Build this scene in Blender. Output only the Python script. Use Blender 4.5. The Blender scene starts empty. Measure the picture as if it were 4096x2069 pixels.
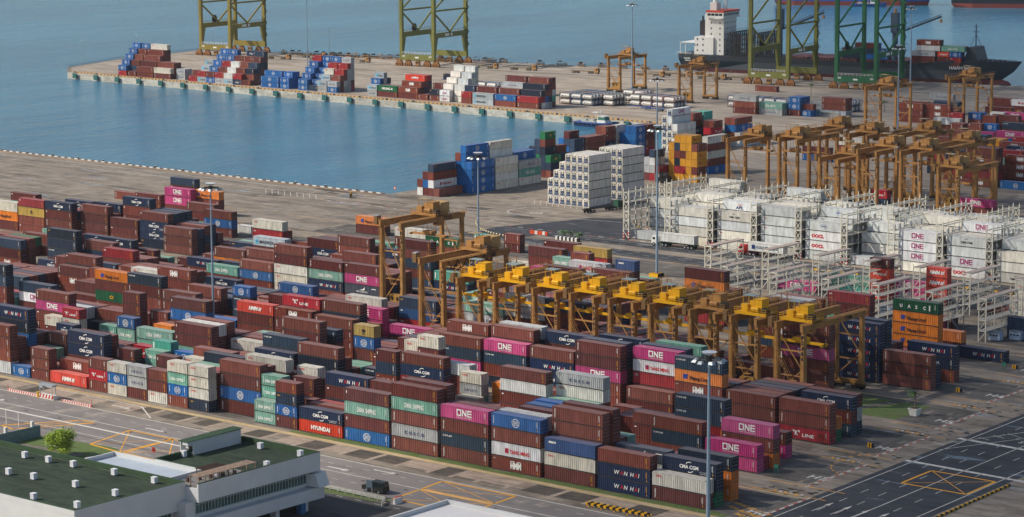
import bpy, math, random
import numpy as np
from mathutils import Vector, Matrix
random.seed(11)
S = bpy.context.scene
COL = S.collection
# ---------------------------------------------------------------- camera, light, air
CAMPOS = (0.0, 0.0, 123.08)
YAW, PITCH, ROLL, FPX, PPY = -0.690260652, 0.163416888, -0.00487552608, 10393.69, 1038.97
cy, sy, cp, sp = math.cos(YAW), math.sin(YAW), math.cos(PITCH), math.sin(PITCH)
F = Vector((sy*cp, cy*cp, -sp)); Rt = Vector((cy, -sy, 0)); U = Rt.cross(F)
cr, sr = math.cos(ROLL), math.sin(ROLL)
RX = cr*Rt + sr*U; RY = -sr*Rt + cr*U
cam = bpy.data.cameras.new('camera'); camo = bpy.data.objects.new('camera', cam); COL.objects.link(camo)
cam.sensor_width = 36.0; cam.lens = FPX/4096*36.0
cam.shift_y = (PPY-1034.5)/4096
cam.clip_start = 1.0; cam.clip_end = 20000.0
camo.matrix_world = Matrix(((RX.x, RY.x, -F.x, CAMPOS[0]), (RX.y, RY.y, -F.y, CAMPOS[1]), (RX.z, RY.z, -F.z, CAMPOS[2]), (0, 0, 0, 1)))
S.camera = camo
SUN = Vector((-0.60, -0.50, 0.66)).normalized()
elev = math.asin(SUN.z); azim = math.atan2(SUN.x, SUN.y)
W = bpy.data.worlds.new('World'); S.world = W; W.use_nodes = True
wn = W.node_tree; bg = wn.nodes['Background']
sky = wn.nodes.new('ShaderNodeTexSky'); sky.sky_type = 'NISHITA'; sky.sun_disc = False
sky.sun_elevation = elev; sky.sun_rotation = azim; sky.air_density = 1.0; sky.dust_density = 1.6; sky.ozone_density = 1.0
wn.links.new(sky.outputs[0], bg.inputs[0]); bg.inputs[1].default_value = 0.105
sun = bpy.data.lights.new('sun', 'SUN'); suno = bpy.data.objects.new('sun', sun); COL.objects.link(suno)
sun.energy = 4.2; sun.angle = math.radians(0.6); sun.color = (1.0, 0.93, 0.82)
suno.rotation_euler = SUN.to_track_quat('Z', 'Y').to_euler(); suno.location = (0, 0, 300)
S.view_settings.view_transform = 'Standard'; S.view_settings.look = 'None'
S.view_settings.exposure = 0.12; S.view_settings.gamma = 1.0
S.cycles.max_bounces = 5; S.cycles.diffuse_bounces = 2; S.cycles.glossy_bounces = 2; S.cycles.volume_bounces = 0
S.cycles.use_adaptive_sampling = True; S.cycles.adaptive_threshold = 0.02

# ---------------------------------------------------------------- helpers
def lin(h):
    o = []
    for i in (0, 2, 4):
        c = int(h[i:i+2], 16)/255
        o.append(c/12.92 if c <= .04045 else ((c+.055)/1.055)**2.4)
    return tuple(o)+(1.0,)
MATS = {}
def mat(name, hexc, rough=.6, metal=0.0, var=.18, scale=1.5, spec=.3, dirt=0.0):
    """painted / plain surface with soft procedural wear"""
    if name in MATS: return MATS[name]
    m = bpy.data.materials.new(name); m.use_nodes = True; nt = m.node_tree; b = nt.nodes['Principled BSDF']
    b.inputs['Roughness'].default_value = rough; b.inputs['Metallic'].default_value = metal
    b.inputs['Specular IOR Level'].default_value = spec
    c = lin(hexc)
    tc = nt.nodes.new('ShaderNodeTexCoord'); nz = nt.nodes.new('ShaderNodeTexNoise'); nz.inputs['Scale'].default_value = scale; nz.inputs['Detail'].default_value = 6
    nt.links.new(tc.outputs['Object'], nz.inputs['Vector'])
    rp = nt.nodes.new('ShaderNodeValToRGB'); rp.color_ramp.elements[0].position = .3; rp.color_ramp.elements[1].position = .7
    rp.color_ramp.elements[0].color = tuple(x*(1-var) for x in c[:3])+(1,)
    rp.color_ramp.elements[1].color = tuple(min(1, x*(1+var*.5)) for x in c[:3])+(1,)
    nt.links.new(nz.outputs['Fac'], rp.inputs[0]); nt.links.new(rp.outputs[0], b.inputs['Base Color'])
    MATS[name] = m
    return m
def paint_mat(name, attr):
    """weathered paint; hue comes from the object's own colour or from the face colour"""
    m = bpy.data.materials.new(name); m.use_nodes = True; nt = m.node_tree; b = nt.nodes['Principled BSDF']
    b.inputs['Roughness'].default_value = .55; b.inputs['Specular IOR Level'].default_value = .3
    if attr: src = nt.nodes.new('ShaderNodeVertexColor'); src.layer_name = 'Col'; so = src.outputs['Color']
    else: src = nt.nodes.new('ShaderNodeObjectInfo'); so = src.outputs['Color']
    g = nt.nodes.new('ShaderNodeNewGeometry')
    mp = nt.nodes.new('ShaderNodeMapping'); mp.inputs['Scale'].default_value = (.9, .9, .22)
    nt.links.new(g.outputs['Position'], mp.inputs['Vector'])
    n1 = nt.nodes.new('ShaderNodeTexNoise'); n1.inputs['Scale'].default_value = 1.1; n1.inputs['Detail'].default_value = 8; n1.inputs['Roughness'].default_value = .65
    nt.links.new(mp.outputs[0], n1.inputs['Vector'])
    r1 = nt.nodes.new('ShaderNodeMapRange'); r1.inputs[1].default_value = .3; r1.inputs[2].default_value = .7; r1.inputs[3].default_value = .70; r1.inputs[4].default_value = 1.22
    nt.links.new(n1.outputs['Fac'], r1.inputs[0])
    mul = nt.nodes.new('ShaderNodeMix'); mul.data_type = 'RGBA'; mul.blend_type = 'MULTIPLY'; mul.inputs[0].default_value = 1
    cb = nt.nodes.new('ShaderNodeCombineColor')
    for k in range(3): nt.links.new(r1.outputs[0], cb.inputs[k])
    nt.links.new(so, mul.inputs[6]); nt.links.new(cb.outputs[0], mul.inputs[7])
    # rust and grime patches
    n2 = nt.nodes.new('ShaderNodeTexNoise'); n2.inputs['Scale'].default_value = .9; n2.inputs['Detail'].default_value = 10; n2.inputs['Roughness'].default_value = .75
    mp2 = nt.nodes.new('ShaderNodeMapping'); mp2.inputs['Scale'].default_value = (2.2, 2.2, .5); mp2.inputs['Location'].default_value = (31, 7, 3)
    nt.links.new(g.outputs['Position'], mp2.inputs['Vector']); nt.links.new(mp2.outputs[0], n2.inputs['Vector'])
    r2 = nt.nodes.new('ShaderNodeMapRange'); r2.inputs[1].default_value = .57; r2.inputs[2].default_value = .76; r2.inputs[4].default_value = .5
    nt.links.new(n2.outputs['Fac'], r2.inputs[0])
    mx = nt.nodes.new('ShaderNodeMix'); mx.data_type = 'RGBA'; mx.inputs[7].default_value = (.12, .06, .04, 1)
    nt.links.new(r2.outputs[0], mx.inputs[0]); nt.links.new(mul.outputs[2], mx.inputs[6])
    # roofs are dusty and faded
    sx = nt.nodes.new('ShaderNodeSeparateXYZ'); nt.links.new(g.outputs['True Normal'], sx.inputs[0])
    r3 = nt.nodes.new('ShaderNodeMapRange'); r3.inputs[1].default_value = .7; r3.inputs[2].default_value = .95; r3.inputs[4].default_value = .3
    nt.links.new(sx.outputs[2], r3.inputs[0])
    m3 = nt.nodes.new('ShaderNodeMix'); m3.data_type = 'RGBA'; m3.inputs[7].default_value = (.34, .28, .26, 1)
    nt.links.new(r3.outputs[0], m3.inputs[0]); nt.links.new(mx.outputs[2], m3.inputs[6])
    nt.links.new(m3.outputs[2], b.inputs['Base Color'])
    return m
M_PAINT = paint_mat('container_paint', False); M_PAINTV = paint_mat('weathered_paint', True)
def attr_mat():
    m = bpy.data.materials.new('lettering_paint'); m.use_nodes = True; nt = m.node_tree; b = nt.nodes['Principled BSDF']
    a = nt.nodes.new('ShaderNodeVertexColor'); a.layer_name = 'Col'; b.inputs['Roughness'].default_value = .6; b.inputs['Specular IOR Level'].default_value = .2
    g = nt.nodes.new('ShaderNodeNewGeometry'); n1 = nt.nodes.new('ShaderNodeTexNoise'); n1.inputs['Scale'].default_value = 2.5; n1.inputs['Detail'].default_value = 5
    nt.links.new(g.outputs['Position'], n1.inputs['Vector'])
    r1 = nt.nodes.new('ShaderNodeMapRange'); r1.inputs[1].default_value = .3; r1.inputs[2].default_value = .7; r1.inputs[3].default_value = .8; r1.inputs[4].default_value = 1.02
    nt.links.new(n1.outputs['Fac'], r1.inputs[0])
    hs = nt.nodes.new('ShaderNodeHueSaturation'); nt.links.new(r1.outputs[0], hs.inputs['Value']); nt.links.new(a.outputs['Color'], hs.inputs['Color'])
    nt.links.new(hs.outputs[0], b.inputs['Base Color'])
    return m
M_LET = attr_mat()
def tag(o, label=None, cat=None, group=None, kind=None):
    if label: o['label'] = label
    if cat: o['category'] = cat
    if group: o['group'] = group
    if kind: o['kind'] = kind
    return o
def empty(name, loc=(0, 0, 0), rz=0.0, parent=None):
    o = bpy.data.objects.new(name, None); COL.objects.link(o); o.location = loc; o.rotation_euler = (0, 0, rz); o.empty_display_size = .5
    if parent: o.parent = parent
    return o
class MB:
    def __init__(s): s.v = []; s.f = []; s.m = []
    def quad(s, *p, m=0):
        n = len(s.v); s.v += [tuple(q) for q in p]; s.f.append(tuple(range(n, n+len(p)))); s.m.append(m)
    def box(s, x0, x1, y0, y1, z0, z1, m=0):
        n = len(s.v); s.v += [(x0, y0, z0), (x1, y0, z0), (x1, y1, z0), (x0, y1, z0), (x0, y0, z1), (x1, y0, z1), (x1, y1, z1), (x0, y1, z1)]
        for q in ((0, 3, 2, 1), (4, 5, 6, 7), (0, 1, 5, 4), (1, 2, 6, 5), (2, 3, 7, 6), (3, 0, 4, 7)): s.f.append(tuple(n+i for i in q)); s.m.append(m)
    def beam(s, p, q, w=.3, h=None, m=0, w2=None):
        h = h or w; p = Vector(p); q = Vector(q); d = (q-p)
        if d.length < 1e-6: return
        d.normalize(); up = Vector((0, 0, 1)) if abs(d.z) < .95 else Vector((0, 1, 0))
        a = d.cross(up).normalized(); b = a.cross(d).normalized(); n = len(s.v); w2 = w2 or w; k = w2/w
        for c, f in ((p, 1), (q, k)):
            for i, j in ((-1, -1), (1, -1), (1, 1), (-1, 1)): s.v.append(tuple(c+a*(i*w/2*f)+b*(j*h/2*f)))
        for t in ((3, 2, 1, 0), (4, 5, 6, 7), (0, 1, 5, 4), (1, 2, 6, 5), (2, 3, 7, 6), (3, 0, 4, 7)): s.f.append(tuple(n+i for i in t)); s.m.append(m)
    def cyl(s, p, q, r0, r1=None, n=10, m=0, caps=True):
        r1 = r0 if r1 is None else r1; p = Vector(p); q = Vector(q); d = (q-p).normalized()
        up = Vector((0, 0, 1)) if abs(d.z) < .9 else Vector((1, 0, 0)); a = d.cross(up).normalized(); b = d.cross(a); k = len(s.v)
        for c, r in ((p, r0), (q, r1)):
            for i in range(n): t = 2*math.pi*i/n; s.v.append(tuple(c+a*(r*math.cos(t))+b*(r*math.sin(t))))
        for i in range(n): j = (i+1) % n; s.f.append((k+i, k+j, k+n+j, k+n+i)); s.m.append(m)
        if caps: s.f.append(tuple(k+i for i in range(n))[::-1]); s.m.append(m); s.f.append(tuple(k+n+i for i in range(n))); s.m.append(m)
    def loft(s, secs, m=0, closed=True, caps=True):
        k = len(s.v); n = len(secs[0])
        for c in secs: s.v += [tuple(p) for p in c]
        for a in range(len(secs)-1):
            for i in range(n if closed else n-1): j = (i+1) % n; s.f.append((k+a*n+i, k+a*n+j, k+(a+1)*n+j, k+(a+1)*n+i)); s.m.append(m)
        if caps: s.f.append(tuple(range(k, k+n))[::-1]); s.m.append(m); s.f.append(tuple(range(k+(len(secs)-1)*n, k+len(secs)*n))); s.m.append(m)
    def mesh(s, name, mats):
        me = bpy.data.meshes.new(name); me.from_pydata(s.v, [], s.f)
        for x in mats: me.materials.append(x)
        if len(mats) > 1: me.polygons.foreach_set('material_index', s.m)
        me.update(); return me
    def build(s, name, mats, parent=None, loc=None, rz=0.0, smooth=False):
        if not isinstance(mats, (list, tuple)): mats = [mats]
        me = s.mesh(name, mats)
        if smooth: me.polygons.foreach_set('use_smooth', [True]*len(me.polygons))
        o = bpy.data.objects.new(name, me); COL.objects.link(o)
        if parent: o.parent = parent
        if loc: o.location = loc
        o.rotation_euler = (0, 0, rz); return o
def kids(o): return [c for c in bpy.data.objects if c.parent == o]
def tree_of(o):
    t = {}
    for c in bpy.data.objects:
        if c.parent: t.setdefault(c.parent, []).append(c)
    return t
def copy_thing(o, t, loc, rz=None, parent=None):
    c = o.copy(); COL.objects.link(c)
    if parent: c.parent = parent
    else:
        c.location = loc
        if rz is not None: c.rotation_euler = (0, 0, rz)
    for k in t.get(o, []): copy_thing(k, t, None, None, c)
    return c
_TX = {}
def text_geo(s, h, bold=0.0, sx=1.0, shear=0.0, gap=1.0):
    """flat letter outlines in the (u, w) plane, lower left at 0,0; returns verts, faces, width"""
    key = (s, h, bold, sx, shear, gap)
    if key in _TX: return _TX[key]
    cu = bpy.data.curves.new('t', 'FONT'); cu.body = s; cu.size = 1.0; cu.resolution_u = 2; cu.offset = bold; cu.shear = shear; cu.space_character = gap; cu.fill_mode = 'FRONT' if False else 'BOTH'
    ob = bpy.data.objects.new('t', cu); COL.objects.link(ob)
    me = bpy.data.meshes.new_from_object(ob); bpy.data.objects.remove(ob)
    n = len(me.vertices); co = np.empty(n*3); me.vertices.foreach_get('co', co); co = co.reshape(-1, 3)
    fs = [tuple(p.vertices) for p in me.polygons]
    k = h/.70
    x0 = co[:, 0].min(); v = [((c[0]-x0)*k*sx, c[1]*k) for c in co]; w = max(a for a, b in v)
    bpy.data.meshes.remove(me); bpy.data.curves.remove(cu)
    _TX[key] = (v, fs, w); return _TX[key]
class LM:
    """coloured flat artwork on a wall; u right, w up"""
    def __init__(s): s.v = []; s.f = []; s.c = []
    def text(s, t, u, w, h, col, center=False, bold=.0, sx=1.0, shear=0.0, gap=1.0, vert=False, width=None):
        v, fs, wd = text_geo(t, h, bold, sx, shear, gap)
        k = width/wd if width else 1.0; wd *= k
        if center: u -= wd/2
        n = len(s.v)
        for a, b in v: s.v.append((u+a*k, w+b) if not vert else (u+b, w-a*k))
        for f in fs: s.f.append(tuple(n+i for i in f)); s.c.append(col)
        return wd
    def rect(s, u0, u1, w0, w1, col):
        n = len(s.v); s.v += [(u0, w0), (u1, w0), (u1, w1), (u0, w1)]; s.f.append((n, n+1, n+2, n+3)); s.c.append(col)
    def poly(s, pts, col):
        n = len(s.v); s.v += pts; s.f.append(tuple(range(n, n+len(pts)))); s.c.append(col)
    def arc(s, cu, cw, ru, rw, t, a0, a1, col, n=14):
        for i in range(n):
            a = math.radians(a0+(a1-a0)*i/n); b = math.radians(a0+(a1-a0)*(i+1)/n)
            s.poly([(cu+ru*math.cos(a), cw+rw*math.sin(a)), (cu+ru*math.cos(b), cw+rw*math.sin(b)), (cu+(ru-t)*math.cos(b), cw+(rw-t)*math.sin(b)), (cu+(ru-t)*math.cos(a), cw+(rw-t)*math.sin(a))][::-1], col)
    def data(s, off=-.02):
        return [(u, off, w) for u, w in s.v], s.f, s.c
def colmesh(name, v, f, c, mats):
    me = bpy.data.meshes.new(name); me.from_pydata(v, [], f)
    for m in mats: me.materials.append(m)
    a = me.color_attributes.new('Col', 'FLOAT_COLOR', 'CORNER'); arr = []
    for fc, cc in zip(f, c): arr += list(cc)*len(fc)
    a.data.foreach_set('color', arr); me.update(); return me
M_STEEL = mat('dark_steel', '33302e', .7); M_GALV = mat('galvanised_steel', 'a9b0b5', .45, .3); M_RUBBER = mat('tyre_rubber', '1c1b1b', .85)
M_WHITE = mat('white_paint', 'dcdad3', .5, var=.12); M_GLASS = mat('dark_glass', '20282c', .12, spec=.6); M_OCHRE = mat('ochre_crane_paint', 'ab7c44', .6, var=.28, scale=.5)
M_YELL = mat('yellow_crane_paint', 'e2a810', .5, var=.15); M_OLIVE = mat('olive_crane_paint', '7a7a3c', .55, var=.16, scale=.25); M_GREEN = mat('green_crane_paint', '2f6b45', .55, var=.16, scale=.25)
M_RUSTY = mat('rusty_orange_paint', '8f6238', .7, var=.4, scale=1.2); M_RED = mat('red_paint', 'c0352b', .5); M_BLACK = mat('black_paint', '1b1c1e', .5)

# every stack: turned, short, x, y, container height, block, row, then the kinds from the ground up
KEY = "btxhHykrPnNCWScgowYLOmsETUMAqzGRVQipa"
STACKS = [
(0,0,-475.6,379.3,2.81,0,0,17,1,1,1),(0,1,-462.7,379.3,2.41,0,0,14),(0,1,-456.0,379.3,2.47,0,0,0,1,1),(0,0,-449.5,379.3,2.75,0,0,4),(0,1,-436.3,379.3,2.49,0,0,0,6,1),(0,1,-430.1,379.3,2.44,0,0,16,14,16),
(0,1,-423.5,379.3,2.47,0,0,0,15,15),(0,1,-417.0,379.3,2.45,0,0,16,0,0),(0,1,-410.6,379.3,2.49,0,0,1,14,13,16),(0,1,-404.0,379.3,2.48,0,0,9,16,16,16),(0,1,-377.7,379.3,2.46,0,0,2,14,9,0),(0,0,-370.9,379.3,2.66,0,0,5,11),
(0,0,-357.9,379.3,2.76,0,0,14,2,13,2),(0,0,-344.9,379.3,2.75,0,0,1,15,0,13,0),(0,0,-331.7,379.3,2.8,0,0,1,10,1,8),(0,0,-318.6,379.3,2.83,0,0,3,18,1,14),(0,0,-305.3,379.3,2.77,0,0,0,16,22),(0,0,-292.4,379.3,2.72,0,0,12,12,0),
(0,0,-279.6,379.3,2.79,0,0,0,16),(0,0,-449.4,382.0,2.62,0,1,0,3),(0,0,-397.1,382.0,2.9,0,1,0,14,0,0),(0,1,-384.4,382.0,2.49,0,1,0,2,13,13),(0,0,-370.8,382.0,2.86,0,1,1,0),(0,0,-344.6,382.0,2.85,0,1,0,9,0,0,0),
(0,0,-331.6,382.0,2.81,0,1,11,0,10,0),(0,0,-319.0,382.0,2.86,0,1,13,11,3,17),(0,0,-305.6,382.0,2.78,0,1,0,0,0,1,0),(0,0,-279.3,382.0,2.71,0,1,23,9,11),(0,0,-475.3,384.7,2.87,0,2,7,0,14,9,12),(0,0,-449.4,384.7,2.84,0,2,0,2,11,11),
(0,0,-397.5,384.7,2.72,0,2,3,3,13,0),(0,0,-305.2,384.7,2.86,0,2,11,0,0,0,0),(0,0,-292.4,384.7,2.68,0,2,0,17,28),(0,1,-462.9,387.4,2.75,0,3,9,13),(0,0,-450.1,387.4,2.7,0,3,1,13,0,0),(0,1,-436.2,387.4,2.84,0,3,0,11,0),
(0,1,-423.0,387.4,2.82,0,3,9,0,2),(0,0,-370.9,387.4,2.82,0,3,1,10,0,12),(0,0,-358.2,387.4,2.8,0,3,9,7,1,0),(0,0,-318.5,387.4,2.79,0,3,0,9,3,2),(0,0,-279.6,387.4,2.8,0,3,20,20,9),(0,1,-462.5,390.1,2.84,0,4,13,0,1),
(0,1,-429.5,390.1,2.82,0,4,3,13,13),(0,1,-416.9,390.1,2.78,0,4,3,3,16),(0,0,-410.4,390.1,2.56,0,4,0,9,3,9),(0,0,-397.4,390.1,2.84,0,4,13,13,0,16),(0,1,-383.1,390.1,2.79,0,4,9,0,2),(0,0,-318.7,390.1,2.83,0,4,0,9,9,14),
(0,1,-462.8,392.8,2.54,0,5,11,1,7,11),(0,1,-436.3,392.8,2.76,0,5,13,9,6),(0,1,-430.0,392.8,2.54,0,5,11,0,1,24),(0,1,-422.7,392.8,2.85,0,5,0,9,14),(0,0,-416.6,392.8,2.54,0,5,3,0,10,0),(0,1,-384.5,392.8,2.52,0,5,3,0,0,16),
(0,0,-318.7,392.8,2.89,0,5,0,13,0,14),(0,1,-484.9,408.0,2.43,1,0,0,0,16),(0,1,-478.3,408.0,2.47,1,0,2,0,16,6),(0,0,-451.9,408.0,2.73,1,0,0,13,13),(0,0,-438.8,408.0,2.75,1,0,0,13,2,2),(0,0,-412.7,408.0,2.68,1,0,0,1,11),
(0,0,-399.0,408.0,2.74,1,0,1,0,9,0),(0,0,-368.2,408.0,2.53,1,0,1,2,7,11,1),(0,0,-340.3,408.0,2.62,1,0,10,0,0,17,0),(0,0,-301.0,408.0,2.73,1,0,0,10,1),(0,0,-287.9,408.0,2.75,1,0,8,8),(0,0,-491.2,410.7,2.51,1,1,9,0,0,8,1),
(0,0,-439.1,410.7,2.76,1,1,2,0,0,17),(0,0,-412.7,410.7,2.73,1,1,0,0,10,10),(0,0,-327.5,410.7,2.64,1,1,0,0,3,16,15),(0,1,-307.7,410.7,2.49,1,1,0,0,0),(0,0,-517.8,413.4,2.77,1,2,0,9,0,0,9,9),(0,1,-471.3,413.4,2.88,1,2,9,13),
(0,1,-464.8,413.4,2.83,1,2,1,13,14),(0,1,-451.9,413.4,2.73,1,2,9,0,19),(0,0,-439.0,413.4,2.82,1,2,0,0,2,0),(0,0,-425.8,413.4,2.6,1,2,2,0,16),(0,1,-380.5,413.4,2.72,1,2,10,3,9,2),(0,0,-287.8,413.4,2.82,1,2,20,0,8),
(0,0,-503.9,416.1,2.5,1,3,0,1,0,34,9),(0,0,-490.8,416.1,2.84,1,3,0,11,17),(0,1,-465.6,416.1,2.82,1,3,0,0,1,0,0),(0,0,-412.2,416.1,2.81,1,3,1,9,9,0,1),(0,0,-386.4,416.1,2.8,1,3,0,10),(0,1,-359.7,416.1,2.8,1,3,16),
(0,0,-301.2,416.1,2.8,1,3,9,7,10,10),(0,1,-458.9,418.8,2.47,1,4,1,0,3,0),(0,0,-451.8,418.8,2.79,1,4,1,0,0,14,2),(0,1,-372.9,418.8,2.83,1,4,9,9,0,2,16),(0,1,-360.7,418.8,2.52,1,4,13,15,16),(0,1,-406.0,421.4,2.85,1,5,9,0,2,9),
(0,1,-394.4,421.4,2.73,1,5,0,13,0,14,21),(0,1,-379.1,421.4,2.98,1,5,1,2,3,16),(0,0,-372.3,421.4,2.8,1,5,1,0,17),(0,0,-353.8,421.4,2.82,1,5,19,19),(0,0,-340.3,421.4,2.98,1,5,3,1),(0,1,-320.8,421.4,2.57,1,5,2,0),
(0,0,-290.2,421.4,2.66,1,5,8,0),(0,0,-498.8,436.7,2.67,2,0,9,1,23,0,19),(0,0,-486.5,436.7,2.75,2,0,0,0,0,0,10),(0,0,-474.0,436.7,2.71,2,0,0,2,1,1),(0,0,-460.3,436.7,2.91,2,0,13,14),(0,0,-447.4,436.7,2.73,2,0,2,0,0,4),
(0,0,-434.6,436.7,2.72,2,0,11,0,0,3),(0,0,-421.4,436.7,2.61,2,0,0,0,0,1),(0,0,-382.2,436.7,2.68,2,0,0,8,10,1),(0,0,-368.9,436.7,2.74,2,0,9,0,10,8),(0,0,-355.6,436.7,2.76,2,0,1,12,12,1),(0,0,-342.8,436.7,2.76,2,0,0,1,8,2,0),
(0,0,-328.9,436.7,2.73,2,0,0,1),(0,0,-316.2,436.7,2.74,2,0,9,0,3,19,10),(0,0,-302.9,436.7,2.73,2,0,7,1,1),(0,0,-289.7,436.7,2.79,2,0,6,0,0),(0,0,-434.5,439.4,2.69,2,1,0,0,11,0,6),(0,0,-421.3,439.4,2.75,2,1,3,0,0,9,1),
(0,0,-382.2,439.4,2.68,2,1,9,2,10,0,3),(0,0,-369.0,439.4,2.75,2,1,7,2,0,0,1),(0,0,-343.1,439.4,2.79,2,1,3,0,1,9,9),(0,0,-329.2,439.4,2.75,2,1,11,0,7,18,8),(0,0,-290.0,439.4,2.55,2,1,23,20),(0,1,-454.4,442.1,2.63,2,2,11,0,10,10,14),
(0,0,-368.9,442.1,2.81,2,2,9,0,0,10,17),(0,0,-355.6,442.1,2.71,2,2,0,3,0,0,11),(0,0,-329.2,442.1,2.79,2,2,0,1,0,10,9),(0,0,-473.6,444.8,2.77,2,3,9,0,0,1),(0,0,-342.7,444.8,2.79,2,3,9,10,9,7,11),(0,0,-289.7,444.8,2.78,2,3,10,0,11),
(0,0,-525.9,447.5,2.57,2,4,20,0,3,0),(0,0,-513.4,447.5,2.7,2,4,9,1,11,0),(0,0,-487.2,447.5,2.77,2,4,0,0,0,0,3),(0,0,-447.4,447.5,2.77,2,4,0,3,7,0),(0,0,-421.8,447.5,2.83,2,4,3,8,8,8),(0,0,-407.2,447.5,2.74,2,4,7,3,8),
(0,0,-329.2,447.5,2.74,2,4,0,9,9,0,13),(0,0,-290.2,447.5,2.82,2,4,9,15,0),(0,0,-525.7,450.1,2.6,2,5,3,13,0,9,0),(0,0,-500.0,450.1,3.,2,5,0,0,3,16),(0,0,-561.6,470.8,2.63,3,2,9,11),(0,0,-534.3,470.8,2.8,3,2,0,0,0,7),
(0,0,-443.3,470.8,2.69,3,2,0,1,16),(0,0,-403.8,470.8,2.71,3,2,10,7,15,13),(0,0,-391.1,470.8,2.83,3,2,0,9,0,15,17),(0,0,-378.8,470.8,2.82,3,2,1,0,0,0,9),(0,0,-560.5,473.5,2.77,3,3,9,0,10,9,9),(0,0,-469.7,473.5,2.68,3,3,0,1,14),
(0,0,-340.1,473.5,2.87,3,3,0,7),(0,0,-326.6,473.5,2.71,3,3,0,3),(0,0,-313.5,473.5,2.73,3,3,3,0,0,8,0,0),(0,0,-587.6,476.2,2.77,3,4,3,0,9),(0,0,-548.2,476.2,2.85,3,4,11,0,9,1),(0,1,-528.9,476.2,2.76,3,4,0,3,0),
(0,0,-430.0,476.2,2.75,3,4,7,27,9),(0,0,-587.0,478.8,2.85,3,5,0,0,0),(0,0,-502.4,478.8,2.71,3,5,0,11),(0,0,-602.4,494.1,2.78,4,0,0,23),(0,0,-518.0,494.1,2.65,4,0,0,13),(0,0,-504.9,494.1,2.6,4,0,0,14,1),
(0,0,-491.5,494.1,2.69,4,0,16,16,16,2,0),(0,0,-478.5,494.1,2.66,4,0,0,12,13,0),(0,0,-465.4,494.1,2.72,4,0,0,28,8,0),(0,0,-313.3,494.1,2.7,4,0,12,12,12,12,12),(0,0,-300.1,494.1,2.66,4,0,0,0,1),(0,0,-563.3,496.8,2.69,4,1,0,1,11),
(0,0,-504.9,496.8,2.66,4,1,13,0,0,1),(0,0,-313.3,496.8,2.78,4,1,9,9,9,9,9),(0,0,-300.4,496.8,2.71,4,1,9,9),(0,0,-602.2,499.5,2.79,4,2,9,1),(0,0,-575.5,499.5,2.5,4,2,1,11,11),(0,0,-531.4,499.5,2.58,4,2,0,12),
(0,0,-504.9,499.5,2.73,4,2,1,1,3,0,26),(0,0,-523.3,502.2,2.85,4,3,0,19,1),(0,0,-340.0,502.2,2.73,4,3,3,9,3,13,0),(0,0,-339.9,504.9,2.76,4,4,0,9,1,0,0),(0,0,-300.3,504.9,2.77,4,4,0,11,12),(0,0,-603.0,507.6,2.78,4,5,12,13),
(0,0,-478.9,507.6,2.74,4,5,3,0,0,0),(0,0,-340.4,507.6,2.81,4,5,0,9,9,0,17),(0,0,-644.9,522.8,2.98,5,0,0,19,16),(0,0,-632.1,522.8,2.68,5,0,0,0,21,7),(0,0,-619.3,522.8,2.74,5,0,9,0,0,11),(0,0,-566.1,522.8,2.65,5,0,1,1,1),
(0,0,-472.5,522.8,2.63,5,0,9,0,9,0,0),(0,0,-459.2,522.8,2.81,5,0,12,24),(0,0,-421.0,522.8,2.75,5,0,7,13,9,0),(0,0,-355.7,522.8,2.77,5,0,1,0,14),(0,0,-315.1,522.8,2.78,5,0,0,19,19,19,25),(0,0,-605.9,525.5,2.69,5,1,0,0,0,0),
(0,0,-592.5,525.5,2.63,5,1,1,0,0),(0,0,-579.2,525.5,2.73,5,1,9,11,11,0),(0,0,-566.3,525.5,2.52,5,1,9,9,9),(0,0,-500.8,525.5,2.84,5,1,1,0),(0,0,-407.2,525.5,2.81,5,1,9,3,0,0),(0,0,-579.4,528.2,2.67,5,2,0,9,2,9),
(0,0,-566.3,528.2,2.74,5,2,0,9,1),(0,0,-500.1,528.2,2.7,5,2,0,13,0,1),(0,1,-401.5,528.2,2.75,5,2,0,9,2,0,22),(0,0,-379.5,528.2,2.8,5,2,7,0,0,19,0),(0,0,-645.4,530.9,2.64,5,3,0,0,13,0),(0,0,-619.3,530.9,2.63,5,3,9,2,1,11),
(0,0,-605.8,530.9,2.72,5,3,1,7,0,11),(0,0,-592.6,530.9,2.74,5,3,9,3,0,0,11),(0,0,-579.7,530.9,2.69,5,3,3,11,1,9),(0,0,-566.8,530.9,2.76,5,3,9,9,9),(0,0,-514.6,530.9,2.81,5,3,10,11,0),(0,0,-432.2,530.9,2.87,5,3,0,9,8),
(0,0,-418.9,530.9,2.87,5,3,0,11,0,18),(0,0,-579.6,533.6,2.71,5,4,9,9,0,9),(0,0,-539.5,533.6,2.8,5,4,0,11,7,16),(0,0,-471.7,533.6,2.53,5,4,9,9,0,1,25),(0,1,-426.6,533.6,2.84,5,4,10,0,10,13),(0,1,-420.5,533.6,2.63,5,4,10,11,0,13,0),
(0,0,-315.0,533.6,2.73,5,4,0,20),(0,0,-527.2,536.2,2.82,5,5,0,1),(0,0,-499.7,536.2,2.83,5,5,0,9,13),(0,0,-485.5,536.2,2.7,5,5,9,10,13,0,16),(0,0,-355.8,536.2,2.84,5,5,10,7,0),(0,0,-341.9,536.2,2.75,5,5,10,13,0,7),
(0,0,-581.5,554.2,2.68,6,1,0,14,0),(0,0,-594.8,559.6,2.83,6,3,13,0,0),(0,0,-456.1,559.6,2.69,6,3,3,0,0),(0,1,-575.3,562.3,2.65,6,4,17),(0,0,-465.0,562.3,2.54,6,4,16),(0,0,-333.6,562.3,2.68,6,4,0),(0,0,-641.5,580.2,2.66,7,0,0,0),
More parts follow.
